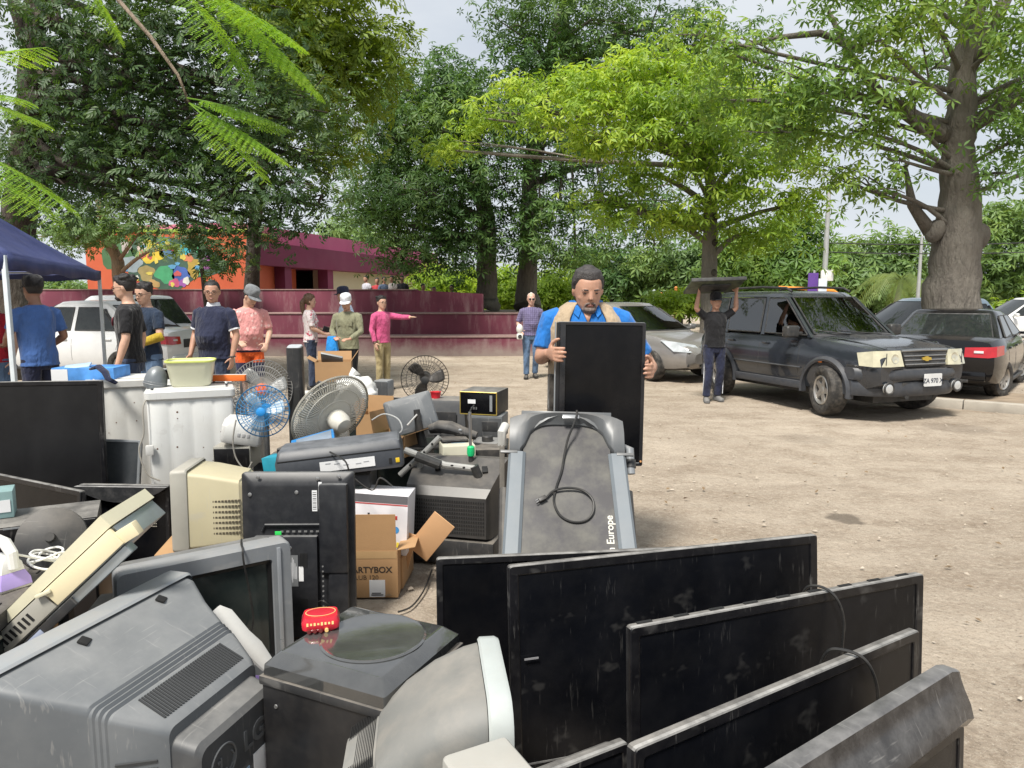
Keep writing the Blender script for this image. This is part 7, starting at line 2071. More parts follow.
# ---------------- washing machines and what stands on them
def washer(label, px_, ytop, Y, W, D, m, yaw, extra=None):
    a = at_y(px_, ytop, Y); H = a.z
    root = thing('washing_machine', label, 'washing machine', (a.x, Y + D / 2, 0), yaw, 'old washing machines')
    n = 0; mb = MB()
    # cabinet with vertical flutes pressed in its front
    xs = [-.5, -.46, -.30, -.27, -.24, -.20, -.03, .0, .03, .07, .23, .26, .29, .46, .5]
    dz = [.03, 0, 0, .004, .007, .0, .0, .006, .004, 0, .0, .007, .002, 0, .03]
    def ring(z, g=1.): 
        f = [(x * W * g, -D / 2 * g + q, z) for x, q in zip(xs, dz)]
        return f + [(W / 2 * g, D / 2 * g, z), (-W / 2 * g, D / 2 * g, z)]
    mb.loft([ring(.02, .97), ring(.05), ring(H - .085), ring(H - .08, .99)])
    mb.build('cabinet', m, root, sharp=50)
    def rr(w2, d2, z, r): return [(x, y, z) for x, y in rrect(w2, d2, r, 4)]
    MB().loft([rr(W + .005, D + .01, H - .082, .03), rr(W + .03, D + .03, H - .070, .04), rr(W + .03, D + .03, H - .025, .04), rr(W + .01, D + .01, H - .012, .04), rr(W - .05, D - .05, H - .010, .04), rr(W - .06, D - .06, H - .022, .04)]).build('top_rim', m, root, sharp=30)
    MB().box((0, -.01, H - .012), (W - .09, D - .12, .014), bev=.005).build('lid', WHITEP, root)
    MB().box((-W * .3, D / 2 - .05, H + .0), (.16, .08, .04), bev=.012).build('control_panel', m, root)
    for x in (-.4, .4):
        for y in (-.38, .38): MB().cyl((x * W, y * D, 0), (x * W, y * D, .03), .025, n=10).build('foot', BLACKP, root)
    rd = random.Random(px_)
    for i in range(9):
        MB().lathe([(.006 * rd.uniform(.5, 1.2), 0), (.004, .0012)], 8, M=T((rd.uniform(-.42, .42) * W, -D / 2 - .0006, rd.uniform(.35, .85) * H), (PI / 2, 0, 0))).build('rust_spot', mat('rust', (.12, .06, .03), .9), root)
    if extra: extra(root, H, W, D)
    return root, H
def washers():
    def ex(root, H, W, D):
        cord('power_lead', [(-W / 2 + .02, -D / 2 + .02, H - .04), (-W / 2 - .02, -D / 2 - .02, H - .12), (-W / 2 - .025, -D / 2 - .02, H - .30), (-W / 2 - .06, -D / 2 - .02, H - .42), (-W / 2 - .02, -D / 2 - .03, H - .58), (-W / 2 + .06, -D / 2 - .03, H - .64)], .0055, mat('grey lead', (.35, .33, .29), .6), root)
        MB().box((-W / 2 + .005, -D / 2 - .025, H - .42), (.05, .03, .07), bev=.008).build('plug', WHITEP, root)
    r, H = washer('white fluted washing machine holding the cream plastic basin', 176, 388, 5.0, .56, .46, WASH, R(23), ex)
    washer('stained white washing machine behind the large black television', 112, 378, 5.5, .52, .42, WASH2, R(22))
    # basin
    b = at_y(188, 387, 5.0)
    root = thing('plastic_basin', 'cream plastic basin with lime yellow rim on the white washing machine', 'basin', (b.x - .06, 5.20, H - .004), R(18), None)
    def rr(w2, d2, z, r): return [(x, y, z) for x, y in rrect(w2, d2, r, 5)]
    MB().loft([rr(.24, .20, 0, .05), rr(.265, .22, .015, .05), rr(.315, .27, .17, .055), rr(.32, .275, .178, .055), rr(.305, .26, .178, .05), rr(.25, .21, .02, .05)]).build('bowl', mat('cream basin', (.66, .66, .50), .4, var=.04, film=.06), root, sharp=40)
    MB().loft([rr(.315, .27, .172, .055), rr(.332, .287, .176, .06), rr(.332, .287, .186, .06), rr(.315, .27, .188, .055), rr(.305, .26, .18, .05)], caps=False).build('rim', mat('lime rim', (.60, .66, .18), .4), root, sharp=40)
    # grey ribbed dome
    g = at_y(146, 389, 4.98)
    root = thing('grey_lamp_head', 'grey ribbed metal lamp head on the washing machine edge', 'lamp', (g.x, 4.98 + .12, H - .012), (0, R(12), R(20)), G_OLD)
    gm = mat('dull grey metal', (.17, .19, .205), .4, .3, var=.12, dust=.3)
    MB().lathe([(.070, 0), (.078, .02), (.075, .07), (.062, .115), (.040, .145), (.012, .158)], 22).build('shade', gm, root, sharp=40)
    for i in range(6): MB().torus(.079 - .004 * i - (.006 if i > 3 else 0), .0025, 24, 5, M=T((0, 0, .03 + .016 * i))).build('cooling_rib', SILV, root)
    MB().tube([(.03, .0, .14), (.07, .0, .15), (.10, .02, .10)], .010, 8).build('bracket', gm, root)
    # blue and white box plus dark cloth on the rear machine / television
    q = at_y(85, 385, 5.35)
    root = thing('blue_box', 'flat blue and white printed box lying behind the large black television', 'box', (q.x - .10, 5.62, q.z + .005), R(4), G_OLD)
    MB().box((0, 0, .055), (.46, .28, .11), bev=.004).build('carton', mat('blue white card', (.07, .24, .58), .5, var=.5, scale=5), root)
    MB().box((-.17, -.1415, .055), (.12, .003, .09)).build('pale_panel', LABELW, root)
    MB().box((-.08, -.05, .115), (.18, .14, .012), r=(R(8), R(-6), .3), bev=.003).build('plastic_wrap', mat('pale wrap', (.45, .60, .75), .25), root)
    q = at_y(104, 384, 5.30)
    root = thing('navy_cloth', 'dark navy cloth strap draped over the box edge', 'cloth', (q.x, 5.42, q.z), 0, None)
    MB().tube([(-.16, .0, .10), (-.09, -.02, .12), (-.03, -.04, .08), (.0, -.06, .03), (.06, -.06, .0)], [.02, .034, .032, .026, .02], 10, ell=(1, .5)).build('strap', NAVY, root, sharp=None)
    # support under the blue box: wooden shelf board across machine and television stand
    return H
WASH_H = washers()

def left_flats():
    # large black television, far left
    Y = 4.78; a = at_y(-60, 398, Y); b = at_y(98.5, 381, Y)
    root = thing('flat_tv', 'large black flat television standing at the left before the washing machines', 'television', ((a.x + b.x) / 2, Y, 0), (R(-3), 0, R(8)), G_OLD)
    Wd = b.x - a.x + .06; zt = b.z
    root.location = (b.x - Wd / 2 * math.cos(R(8)), Y - Wd / 2 * math.sin(R(8)), 0)
    h_ = zt - .14
    hold = bpy.data.objects.new('panel', None); COL.objects.link(hold); hold.parent = root; hold.location = (0, 0, .14); hold.empty_display_size = .1
    slab_parts(hold, Wd, h_, .06, .03, 0, mat('matt dusty screen', (.006, .006, .007), .5, var=.3, scale=2, film=.06, dustcol=(.10, .10, .10), spec=.3), TVC, TVB)
    MB().box((0, .02, .07), (.5, .28, .02), bev=.008).build('stand_base', TVB, root); MB().box((0, .03, .11), (.12, .05, .1), bev=.01).build('stand_neck', TVB, root)
    # grey framed monitor between the machines
    Y = 4.90; c = at_y(118, 490, Y)
    root = thing('flat_monitor', 'dull grey faced monitor leaning between the two washing machines', 'monitor', (c.x, Y, c.z - .10), (R(-8), R(3), R(6)), G_OLD)
    slab_parts(root, .26, .45, .04, .018, 0, mat('dull grey screen', (.035, .04, .045), .35, film=.2, dustcol=(.14, .14, .14)), TVC, SILV)
    s = thing('video_recorder', 'black video recorder under the dull grey monitor', 'recorder', (c.x, Y + .1, 0), R(5), G_OLD)
    hz = c.z - .11
    for k in range(2):
        MB().box((0, 0, hz * (k + .5) / 2), (.36, .28, hz / 2 - .008), bev=.006).build('deck', TVC, s)
        MB().box((0, -.142, hz * (k + .5) / 2), (.30, .004, hz * .2)).build('front_strip', TVB, s)
    # black television with arched strip along its upper edge
    Y = 4.05; a = at_y(76, 486, Y); b = at_y(165, 488, Y); W = b.x - a.x + .03; h_ = a.z
    root = thing('flat_tv', 'black flat television upside down with an arched dusty strip on top', 'television', ((a.x + b.x) / 2, Y, 0), (R(-4), 0, R(-3)), G_OLD)
    slab_parts(root, W, h_, .06, .025, 0, TVS2, TVC, TVB)
    arc = [(-W / 2, h_ - .006)] + [(-W / 2 + W * k / 14, h_ - .010 - .085 * math.sin(PI * k / 14) ** .8) for k in range(15)] + [(W / 2, h_ - .006)]
    MB().prism(arc, .016, .05, M=T((0, 0, 0), (PI / 2, 0, 0))).build('arched_strip', mat('dark gloss strip', (.022, .023, .025), .25, dust=.8, film=.12, dustcol=(.40, .39, .38)), root)
    mb = MB()
    for i in range(5):
        for j in range(3): mb.cyl((W * .30 + .012 * i * .7, -.0165, .30 + .016 * j), (W * .30 + .012 * i * .7, -.019, .30 + .016 * j), .003, n=6)
    mb.build('socket_dots', mat('pale dot', (.35, .33, .28), .6), root)
    # television whose long dusty top edge runs in from the left
    flat_tv('black flat television with long dusty top edge low at the left margin', 1.0, .60, (-60, 462), (82, 491), .60, bez=.03, lean=R(6), group=G_OLD, scr=TVS2)
    flat_tv('small black flat panel in front of the low long television', .5, .50, (30, 530), (86, 512), .52, bez=.012, lean=R(10), group=G_OLD, scr=TVS2, width=.36, align='r')
left_flats()

WHITEG = mat('greyed white plastic', (.46, .46, .44), .45, var=.06, film=.2)
def left_small():
    zt = .66
    # decks and trim behind the iron
    c = at_z(30, 520, .74)
    for i, (dx, dy, z, yw, lab) in enumerate(((0, .05, .60, 20, 'lower black deck player behind the clothes iron'), (.03, .08, .665, 27, 'upper black deck player with pale trim behind the clothes iron'))):
        root = thing('deck_player', lab, 'player', (c.x - .06 + dx, c.y + .05 + dy, z), (0, 0, R(yw)), G_OLD)
        MB().box((0, 0, .03), (.40, .28, .06), bev=.005).build('case', TVC, root)
        MB().box((0, -.142, .03), (.385, .005, .048), bev=.002).build('front_panel', TVB, root)
        MB().box((.10, -.146, .034), (.09, .003, .018)).build('display', mat('grey display', (.14, .15, .15), .3), root)
        if i: MB().box((-.06, -.147, .054), (.12, .004, .006)).build('trim_bar', SILV, root)
    sup = thing('wooden_cabinet', 'dark cabinet hidden under the deck players', 'cabinet', (c.x - .05, c.y + .12, 0), R(22), None)
    MB().box((0, 0, .298), (.46, .34, .596), bev=.008).build('carcass', mat('dark veneer', (.025, .02, .018), .5, dust=.3), sup); MB().box((0, -.174, .3), (.44, .01, .55), bev=.003).build('door', mat('dark veneer', (.025, .02, .018), .5), sup)
    t = at_z(5, 512, .76)
    root = thing('teal_box', 'pale teal patterned carton at the left edge', 'box', (t.x - .09, t.y + .05, .727), R(30), G_OLD)
    MB().box((0, 0, .055), (.16, .12, .11), bev=.003).build('carton', mat('teal card', (.20, .31, .31), .6, var=.2), root); MB().box((.03, -.062, .05), (.08, .002, .05)).build('pale_panel', LABELW, root)
    # iron
    q = at_z(12, 578, .68)
    root = thing('clothes_iron', 'white and lilac clothes iron on the dusty charcoal television', 'iron', (q.x - .045, q.y, zt + .002), R(62), G_OLD)
    lil = mat('lilac plastic', (.34, .26, .58), .35, var=.08)
    sole = [(x * .001, y * .001) for x, y in ((-48, -110), (48, -110), (56, -60), (52, 10), (34, 80), (0, 130), (-34, 80), (-52, 10), (-56, -60))]
    MB().prism(sole, 0, .007).build('soleplate', STEEL, root)
    MB().loft([[(x, y, .0075) for x, y in sole], [(x * .96, y * .97, .030) for x, y in sole], [(x * .75, y * .86, .055) for x, y in sole]]).build('skirt', lil, root, sharp=40)
    MB().loft([[(x * .74, y * .85, .0555) for x, y in sole], [(x * .62, y * .78 - .006, .085) for x, y in sole], [(x * .40, y * .62 - .012, .100) for x, y in sole]]).build('body', WHITEP, root, sharp=40)
    MB().tube([(0, .06, .095), (0, .045, .135), (0, .0, .155), (0, -.06, .150), (0, -.095, .120), (0, -.10, .07)], [.016, .018, .019, .019, .018, .016], 10).build('handle', WHITEP, root)
    MB().lathe([(.022, 0), (.020, .012), (.004, .014)], 18, M=T((0, .03, .098))).build('dial', lil, root)
    pts = [(0, -.10, .12)]; rd = random.Random(5)
    b0 = Vector((.05, .10, .0))
    for k in range(30):
        a = k * .62; r_ = .055 + .016 * math.sin(k * 1.3)
        pts.append((.115 + r_ * math.cos(a) * .9 + .0012 * k, -.055 + r_ * math.sin(a) * 1.1, .030 + .035 * abs(math.sin(k * .45)) + .0016 * k * .4))
    pts += [(.17, -.11, .05), (.19, -.13, .03)]
    k = cord('power_cord', pts, .0042, mat('white cord', (.66, .66, .64), .5), root, 6, 5)
    MB().box((.195, -.135, .022), (.045, .028, .028), r=(0, 0, R(-40)), bev=.008).build('plug', mat('white cord', (.66, .66, .64), .5), k)
    root = thing('round_fan_base', 'dark round base disc standing behind the clothes iron', 'stand', (q.x + .02, q.y + .19, zt + .09), (R(64), R(10), R(20)), G_OLD)
    MB().lathe([(.115, 0), (.112, .012), (.07, .024), (.02, .03)], 30).build('disc', CHARP, root); MB().lathe([(.018, .03), (.016, .06)], 12).build('socket', CHARP, root)
    # opened cream computer case leaning up to the right
    a = at_y(78, 576, 2.34)
    root = thing('desktop_case', 'opened cream desktop computer case propped up at a slant', 'computer', a, (R(-2), R(-43), R(8)), G_OLD)
    cr = mat('cream case plastic', (.60, .57, .42), .45, var=.05, dust=.15, film=.08)
    gm = mat('case metal', (.38, .42, .44), .35, .6, var=.1, film=.1)
    L, D = .58, .36
    MB().loft([[(-L / 2, -D / 2, .03), (L / 2, -D / 2, .03), (L / 2, D / 2, .03), (-L / 2, D / 2, .03)], [(-L / 2, -D / 2, .055), (L / 2, -D / 2, .075), (L / 2, D / 2, .075), (-L / 2, D / 2, .055)]]).build('lid', cr, root)
    MB().box((.14, -D / 2 + .0, -.005), (.28, .02, .062), bev=.003).build('drive_cover', mat('warm cream', (.68, .60, .40), .45, var=.04), root)
    MB().box((-.15, -D / 2 + .004, -.005), (.28, .014, .062), bev=.002).build('front_panel', BEIGEG, root)
    MB().box((0, .01, -.006), (L - .02, D - .03, .066), bev=.002).build('chassis', gm, root)
    mb = MB().box((.10, -D / 2 + .03, -.058), (.34, .05, .030), bev=.003); mb.build('drive_bay', gm, root)
    MB().box((-.06, -D / 2 + .001, -.060), (.20, .01, .028), bev=.002).build('dark_bay', CHARP, root)
    MB().box((-.14, -D / 2 - .006, -.060), (.09, .004, .016), bev=.001).build('badge_strip', mat('blue grey badge', (.30, .34, .45), .4), root)
    for x in (-.21, .0): MB().box((x, -D / 2 - .013, .02), (.05, .014, .012), r=(0, R(20), 0), bev=.004).build('latch', cr, root)
    MB().box((.30, -D / 2 + .02, -.02), (.07, .04, .045), bev=.003, r=(0, R(12), 0)).build('corner_block', mat('warm cream', (.68, .6, .4), .45, var=.04), root)
    mb = MB()
    for i in range(10): mb.box((-.25 + .018 * i, -D / 2 - .0035, -.004), (.008, .003, .03))
    mb.build('vent_slots', SLOT, root)
    s = thing('computer_tower', 'dark computer tower holding up the opened cream case', 'computer', (a.x + .02, a.y + .16, 0), R(14), G_OLD)
    MB().box((0, 0, .24), (.20, .40, .48), bev=.008).build('case', CHARP, s); MB().box((0, -.207, .24), (.19, .016, .46), bev=.006).build('front_panel', TVB, s)
    # white handset and lilac thing behind the huge grey television
    h = at_y(243, 638, 2.50)
    root = thing('white_handset', 'white curved handset lying behind the huge grey television', 'handset', (h.x - .005, h.y, h.z), (R(25), R(43), R(-10)), G_OLD)
    MB().loft([[(x, y, z) for x, z in rrect(w2, .035, .015, 3)] for w2, y in ((.03, -.03), (.05, -.025), (.05, .025), (.03, .03))], M=T((0, 0, 0))).build('grip', WHITEG, root)
    MB().tube([(-.14, 0, .018), (-.10, 0, .024), (0, 0, .012), (.06, 0, .008), (.14, 0, -.005)], [.016, .028, .026, .030, .022], 12, ell=(1.3, .6)).build('shell', WHITEG, root)
    MB().box((-.075, -.028, .006), (.075, .02, .022), bev=.006).build('dark_inlay', CHARP, root)
    cord('lead', [(-.03, -.035, .02), (.0, -.06, -.03), (.04, -.06, -.03), (.05, -.04, .02)], .003, CABLE, root)
    l = at_y(255, 718, 2.18)
    root = thing('lilac_case', 'glossy lilac plastic case wedged behind the huge grey television', 'case', (l.x - .02, l.y + .05, 0), R(-8), G_OLD)
    MB().box((0, 0, l.z / 2 + .04), (.14, .16, l.z + .08), bev=.02, seg=3).build('shell', mat('glossy lilac', (.42, .25, .62), .3, var=.25, scale=6), root)
    MB().ball((-.01, -.06, l.z + .095), (.035, .03, .024)).build('black_knob', BLACKP, root); MB().box((.04, -.03, l.z + .085), (.06, .04, .01), bev=.003).build('blue_lip', mat('deep blue', (.03, .03, .22), .4), root)
left_small()

# ---------------- fans
def fan(label, loc, r, yaw, tilt, cage, blade, hub, wires=40, pole=True, rings=5, depth=.07, polem=None, wr=.0016, back=True, roll=0., blades=3, bl_m=None, floor=0., motor=None, solid_back=False):
    root = thing('fan', label, 'fan', loc, yaw, 'old fans in the pile')
    hm = Matrix.Rotation(tilt, 4, 'X')
    def grill(sgn, dep, n):
        mb = MB()
        for k in range(n):
            a = 2 * PI * k / n; ca, sa = math.cos(a), math.sin(a)
            tw = .22
            pts = []
            for j in range(5):
                t = j / 4; rr_ = r * (.16 + .84 * t); b_ = a + tw * (1 - t) * sgn
                pts.append((rr_ * math.cos(b_), -sgn * dep * (1 - t ** 2.6), rr_ * math.sin(b_)))
            mb.tube(pts, wr, 4, caps=False)
        for j in range(rings):
            t = .16 + .84 * j / (rings - 1); u = (t - .16) / .84
            mb.torus(r * t, wr * (1.2 if j < rings - 1 else 2.6), 48, 5, M=T((0, -sgn * dep * (1 - u ** 2.6), 0), (PI / 2, 0, 0)))
        return mb
    f = grill(1, depth, wires).build('front_grill', cage, root); f.matrix_local = hm
    MB().lathe([(r * .17, -.004), (r * .17, .004), (r * .1, .009), (.004, .010)], 24, M=T((0, -depth, 0), (PI / 2, 0, 0))).build('centre_cap', hub, f)
    if back: grill(-1, depth * .8, wires).build('rear_grill', cage, root).matrix_local = hm
    mb = MB()
    for k in range(blades):
        rows = []
        for j in range(6):
            t = j / 5; rr_ = r * (.14 + .70 * t); wd = (.30 + .55 * math.sin(PI * min(1, .25 + t * .6))) * .62
            row = []
            for i in range(6):
                a = 2 * PI * k / blades + wd * (-1 + 2 * i / 5) * (1.0 - .25 * t) + .25 * t
                row.append((rr_ * math.cos(a), .018 * (-1 + 2 * i / 5), rr_ * math.sin(a)))
            rows.append(row)
        vs = [p for q in rows for p in q]; fs = [(j * 6 + i, j * 6 + i + 1, (j + 1) * 6 + i + 1, (j + 1) * 6 + i) for j in range(5) for i in range(5)]
        mb.add(vs, fs)
    b = mb.build('blades', blade, root, sharp=None); b.matrix_local = hm
    md = b.modifiers.new('thick', 'SOLIDIFY'); md.thickness = .003
    m = MB().lathe([(r * .20, 0), (r * .24, .03), (r * .24, .10), (r * .18, .135), (.006, .15)], 22, M=T((0, depth * .5, 0), (-PI / 2, 0, 0))).build('motor', motor or hub, root, sharp=40); m.matrix_local = hm
    if pole:
        pm = polem or hub
        MB().tube([(0, depth * .5 + .06, -.02), (0, depth * .5 + .06, -r * .6), (0, depth * .5 + .06, -loc[2] + .03 + floor)], [.022, .016, .016], 12).build('pole', pm, root)
        MB().lathe([(.20, 0), (.19, .018), (.06, .035), (.025, .06)], 28, M=T((0, depth * .5 + .06, -loc[2] + floor))).build('base', pm, root)
    return root
def fans():
    wire = mat('chrome wire', (.46, .45, .43), .4, .6, film=.2); clearb = mat('milky blade', (.24, .25, .25), .35, var=.1)
    bluec = mat('blue wire', (.035, .22, .46), .4); blueh = mat('bright blue plastic', (.02, .24, .62), .35, var=.06); bluebl = mat('pale clear blade', (.42, .50, .56), .25)
    offw = mat('off white plastic', (.62, .60, .53), .45, var=.06, film=.10)
    blk = mat('black wire', (.025, .022, .020), .5, film=.1)
    p = at_y(263, 411, 4.55); fan('blue fan with pale blades standing before the grey boxes', (p.x, p.y, p.z), .163, R(8), R(-4), bluec, bluebl, blueh, 36, polem=mat('grey pole', (.16, .16, .16), .4, .5))
    p = at_y(331, 413, 4.75); fan('large off white fan tipped over on the heap with its grill up', (p.x, p.y, p.z), .285, R(-132), R(-27), offw, offw, offw, 90, pole=False, rings=4, wr=.0032, depth=.06)
    p = at_y(262, 389, 5.5); fan('large bare wire fan behind the blue fan', (p.x, p.y, p.z), .225, R(14), R(-10), wire, clearb, mat('orange hub', (.68, .13, .02), .4), 54, polem=wire, wr=.0016)
    p = at_y(229, 405, 5.7); fan('bare wire fan lying beside the orange strip', (p.x, p.y, p.z), .17, R(-20), R(8), wire, clearb, wire, 44, wr=.0015, polem=wire)
    p = at_y(425, 379, 6.5); fan('black pedestal fan standing at the far end of the heap', (p.x, p.y, p.z), .215, R(6), R(4), blk, blk, BLACKP, 40, wr=.0015, polem=BLACKP)
    # neck and foot of the tipped off white fan
    p = at_y(342, 438, 4.9)
    root = thing('fan_stand', 'off white fan neck with bent wire foot below the tipped fan', 'stand', p, R(-25), G_OLD)
    MB().tube([(0, 0, .05), (0, .0, -.05), (0, .02, -.12)], [.05, .06, .04], 14).build('neck', offw, root)
    for x in (-.04, .0, .04): MB().tube([(x, -.02, -.08), (x * 1.5, -.05, -.17), (x * 1.2, .02, -.2)], .006, 6).build('foot_wire', STEEL, root)
fans()

# ---------------- middle heap
def simple_box(name, label, cat, w_, d_, h_, loc, rot, m, front=None, bev=.008, extra=None, group=G_OLD, taper=None, part='case'):
    root = thing(name, label, cat, loc, rot, group)
    MB().box((0, 0, h_ / 2), (w_, d_, h_), bev=bev, taper=taper).build(part, m, root)
    if front: MB().box((0, -d_ / 2 - .002, h_ / 2), (w_ * .94, .006, h_ * .84), bev=.002).build('front_panel', front, root)
    if extra: extra(root, w_, d_, h_)
    return root
def P3(px_, py_, Y): return at_y(px_, py_, Y)
def on(px_, py_bottom, Y): return at_y(px_, py_bottom, Y)
def support(label, px0, px1, ytop, Y, D, m, kind):
    """dark set standing on the ground that carries things above it"""
    a = at_y(px0, ytop, Y); b = at_y(px1, ytop, Y); W = b.x - a.x; H = a.z
    if kind == 'crt':
        root = thing('crt_tv', label, 'television', ((a.x + b.x) / 2, Y + D / 2, 0), R(random.uniform(-6, 6)), G_OLD)
        MB().box((0, .04, H / 2), (W * .94, D - .08, H - .01), bev=.03, taper=(.94, .9)).build('rear_housing', m, root); MB().box((0, -D / 2 + .03, H / 2), (W, .06, H), bev=.012).build('front_bezel', m, root); MB().box((0, -D / 2 - .002, H * .54), (W * .8, .01, H * .7), bev=.01).build('screen', CRTG, root)
    else:
        root = thing('computer_tower', label, 'computer', ((a.x + b.x) / 2, Y + D / 2, 0), R(random.uniform(-6, 6)), G_OLD)
        MB().box((0, 0, H / 2), (W, D, H), bev=.008).build('case', m, root); MB().box((0, -D / 2 - .004, H / 2), (W * .96, .014, H * .96), bev=.005).build('front_panel', m, root)
        for k in range(3): MB().box((0, -D / 2 - .012, H * (.85 - .1 * k)), (W * .75, .006, H * .07), bev=.002).build('drive_bay', TVB, root)
    return root
def heap():
    random.seed(12)
    support('dark tube television under the white power unit', 214, 256, 478, 4.75, .4, CHARP, 'crt')
    support('dark tube television behind the blue fan pole', 252, 320, 462, 5.0, .45, CHARP, 'crt')
    support('black tube television beneath the tipped off white fan', 318, 372, 458, 5.0, .42, TVC, 'crt')
    support('charcoal tube television under the open cartons', 368, 430, 456, 5.05, .45, CHARP, 'crt')
    support('grey tube television under the clock radio', 432, 474, 476, 5.0, .4, GRYD, 'crt')
    support('black tower case below the gold framed stereo', 470, 508, 448, 5.4, .4, TVC, 'tower')
    support('dark grey tube television carrying the brown carton and bag', 300, 380, 402, 6.0, .45, GRYD, 'crt')
    support('black tube television carrying the tilted grey monitor', 384, 452, 430, 5.7, .4, CHARP, 'crt')
    support('grey tower case behind the wire fans', 214, 252, 432, 6.2, .4, GRYB, 'tower')
    # white UPS on a grey unit
    p = on(231, 470, 4.62); simple_box('grey_recorder', 'grey front recorder under the white power unit', 'recorder', .24, .26, .155, (p.x, p.y + .13, p.z), R(4), BEIGEG, TVB)
    p = on(231, 446, 4.60)
    r = thing('power_unit', 'white rounded power unit with printed mark beside the washing machine', 'power unit', (p.x + .01, p.y + .15, p.z + .004), (0, R(12), R(18)), G_OLD)
    MB().loft([[(x, y, z) for x, y in rrect(w2, d2, .03, 4)] for w2, d2, z in ((.24, .28, 0), (.26, .30, .02), (.26, .30, .11), (.20, .25, .15), (.12, .2, .158))]).build('shell', WHITEP, r, sharp=35)
    for i in range(3): MB().box((-.02 + .03 * i, -.1515, .065), (.018, .003, .022), bev=.001).build('printed_mark', mat('pale grey print', (.42, .42, .42), .6), r)
    for i in range(3): MB().box((-.05 + .05 * i, -.05, .1535), (.022, .016, .006), bev=.002).build('socket', mat('grey lip', (.4, .4, .38), .5), r)
    # orange bar over the wire fans
    p = on(228, 381, 5.35); r = simple_box('orange_shelf', 'bright orange plastic strip with white back between wire fans', 'strip', .30, .05, .045, (p.x - .02, p.y, p.z), R(4), mat('bright orange', (.72, .15, .02), .45), None, .006, lambda r, w_, d_, h_: MB().box((0, .05, .02), (w_ * .96, .04, .05), bev=.004).build('white_back', WHITEP, r))
    MB().tube([(-.1, .05, 0), (-.1, .06, -p.z)], .01, 6).tube([(.1, .05, 0), (.1, .06, -p.z)], .01, 6).build('leg_frame', STEEL, r)
    # tower speaker
    p = at_y(292, 346, 5.55)
    r = thing('tower_speaker', 'tall slim black tower speaker with slanted top behind the fans', 'speaker', (p.x, 5.62, 0), R(4), G_OLD)
    sec = [(x, y) for x, y in rrect(.118, .12, .03, 5)]
    MB().loft([[(x, y, 0) for x, y in sec], [(x, y, p.z - .015 + .13 * (y + .03)) for x, y in sec]]).build('column', CHARP, r, sharp=40)
    MB().loft([[(x * .9, y * .9, p.z - .013 + .13 * (y * .9 + .03)) for x, y in sec], [(x * .86, y * .86, p.z - .006 + .13 * (y * .86 + .03)) for x, y in sec]]).build('top_plate', mat('pale plate', (.42, .45, .48), .4), r)
    MB().box((0, -.062, .5), (.08, .006, .8), bev=.002).build('cloth_front', SLOT, r); MB().box((0, 0, .012), (.22, .22, .022), bev=.008).build('foot', BLACKP, r)
    # cyan and blue boxes
    p = on(282, 476, 4.15); simple_box('cyan_box', 'turquoise cardboard box with pink green print beside the long printer', 'box', .20, .14, .115, (p.x, p.y + .07, p.z), (0, R(-8), R(-12)), mat('turquoise card', (.02, .26, .36), .5, var=.25, scale=9), None, .003, lambda r, w_, d_, h_: (MB().ball((.03, -.072, .03), (.016, .002, .012)).build('green_print', mat('green tag', (.03, .55, .1), .5), r), MB().box((.07, -.0715, .035), (.04, .002, .02)).build('pink_print', mat('pink print', (.6, .1, .3), .6), r)))
    p = on(286, 456, 4.25); r = simple_box('clock_radio', 'small dark clock with dim red digits on the turquoise box', 'clock', .15, .10, .055, (p.x + .02, p.y + .05, p.z - .01), R(-6), CHARP, TVB)
    text_mesh('digits', '8:08', .028, mat('red digits', (.40, .015, .02), .4), r, T((.02, -.0565, .028), (PI / 2, 0, 0)))
    p = on(311, 452, 4.35); r = thing('blue_book', 'bright blue flat case lying tilted on the clock', 'case', (p.x, p.y + .09, p.z + .01), (R(8), R(-14), R(14)), G_OLD)
    MB().box((0, 0, .028), (.27, .20, .056), bev=.006).build('shell', mat('blue card', (.02, .20, .50), .45, var=.15), r); MB().box((.01, -.01, .058), (.22, .15, .006), bev=.002).build('grey_panel', mat('silver blue', (.26, .32, .40), .35, .2), r)
    # brown carton with grey lid
    p = on(331, 382, 6.1)
    r = carton('cardboard_box', 'open brown carton with a grey plastic lid standing in it', .30, .24, .17, (p.x, p.y + .12, p.z), R(10), [('r', R(35), .10), ('l', R(60), .08), ('b', R(20), .08)])
    MB().box((-.01, -.06, .19), (.19, .02, .13), r=(R(50), R(12), R(-8)), bev=.008).build('grey_lid', mat('grey lid', (.20, .21, .215), .45, film=.1), r)
    p = on(306, 400, 6.0); simple_box('white_carton', 'small white carton beside the tall tower speaker', 'box', .16, .14, .06, (p.x, p.y + .1, p.z), R(5), WHITEP, None, .004)
    p = on(316, 412, 5.6); simple_box('flat_monitor', 'black flat screen tilted behind the tipped fan', 'monitor', .26, .05, .27, (p.x + .02, p.y, p.z - .05), (R(-10), R(24), R(-10)), TVC, TVS2, .01)
    # crumpled white bag
    p = on(357, 404, 5.75); r = thing('white_bag', 'crumpled white plastic bag on top of the heap', 'bag', (p.x, p.y + .1, p.z), R(20), None)
    bm = bmesh.new(); bmesh.ops.create_icosphere(bm, subdivisions=4, radius=1)
    for v in bm.verts:
        n_ = v.co.copy(); f = 1 + .22 * mnoise.noise(n_ * 1.6) + .13 * mnoise.noise(n_ * 4.5) + .05 * abs(mnoise.noise(n_ * 10))
        v.co = Vector((n_.x * .17, n_.y * .15, max(-.02, n_.z * .12 + .09 - .03 * n_.x))) * f
    me = bpy.data.meshes.new('film'); bm.to_mesh(me); bm.free(); me.materials.append(mat('bag film', (.66, .66, .64), .35, var=.05)); me.polygons.foreach_set('use_smooth', [True] * len(me.polygons))
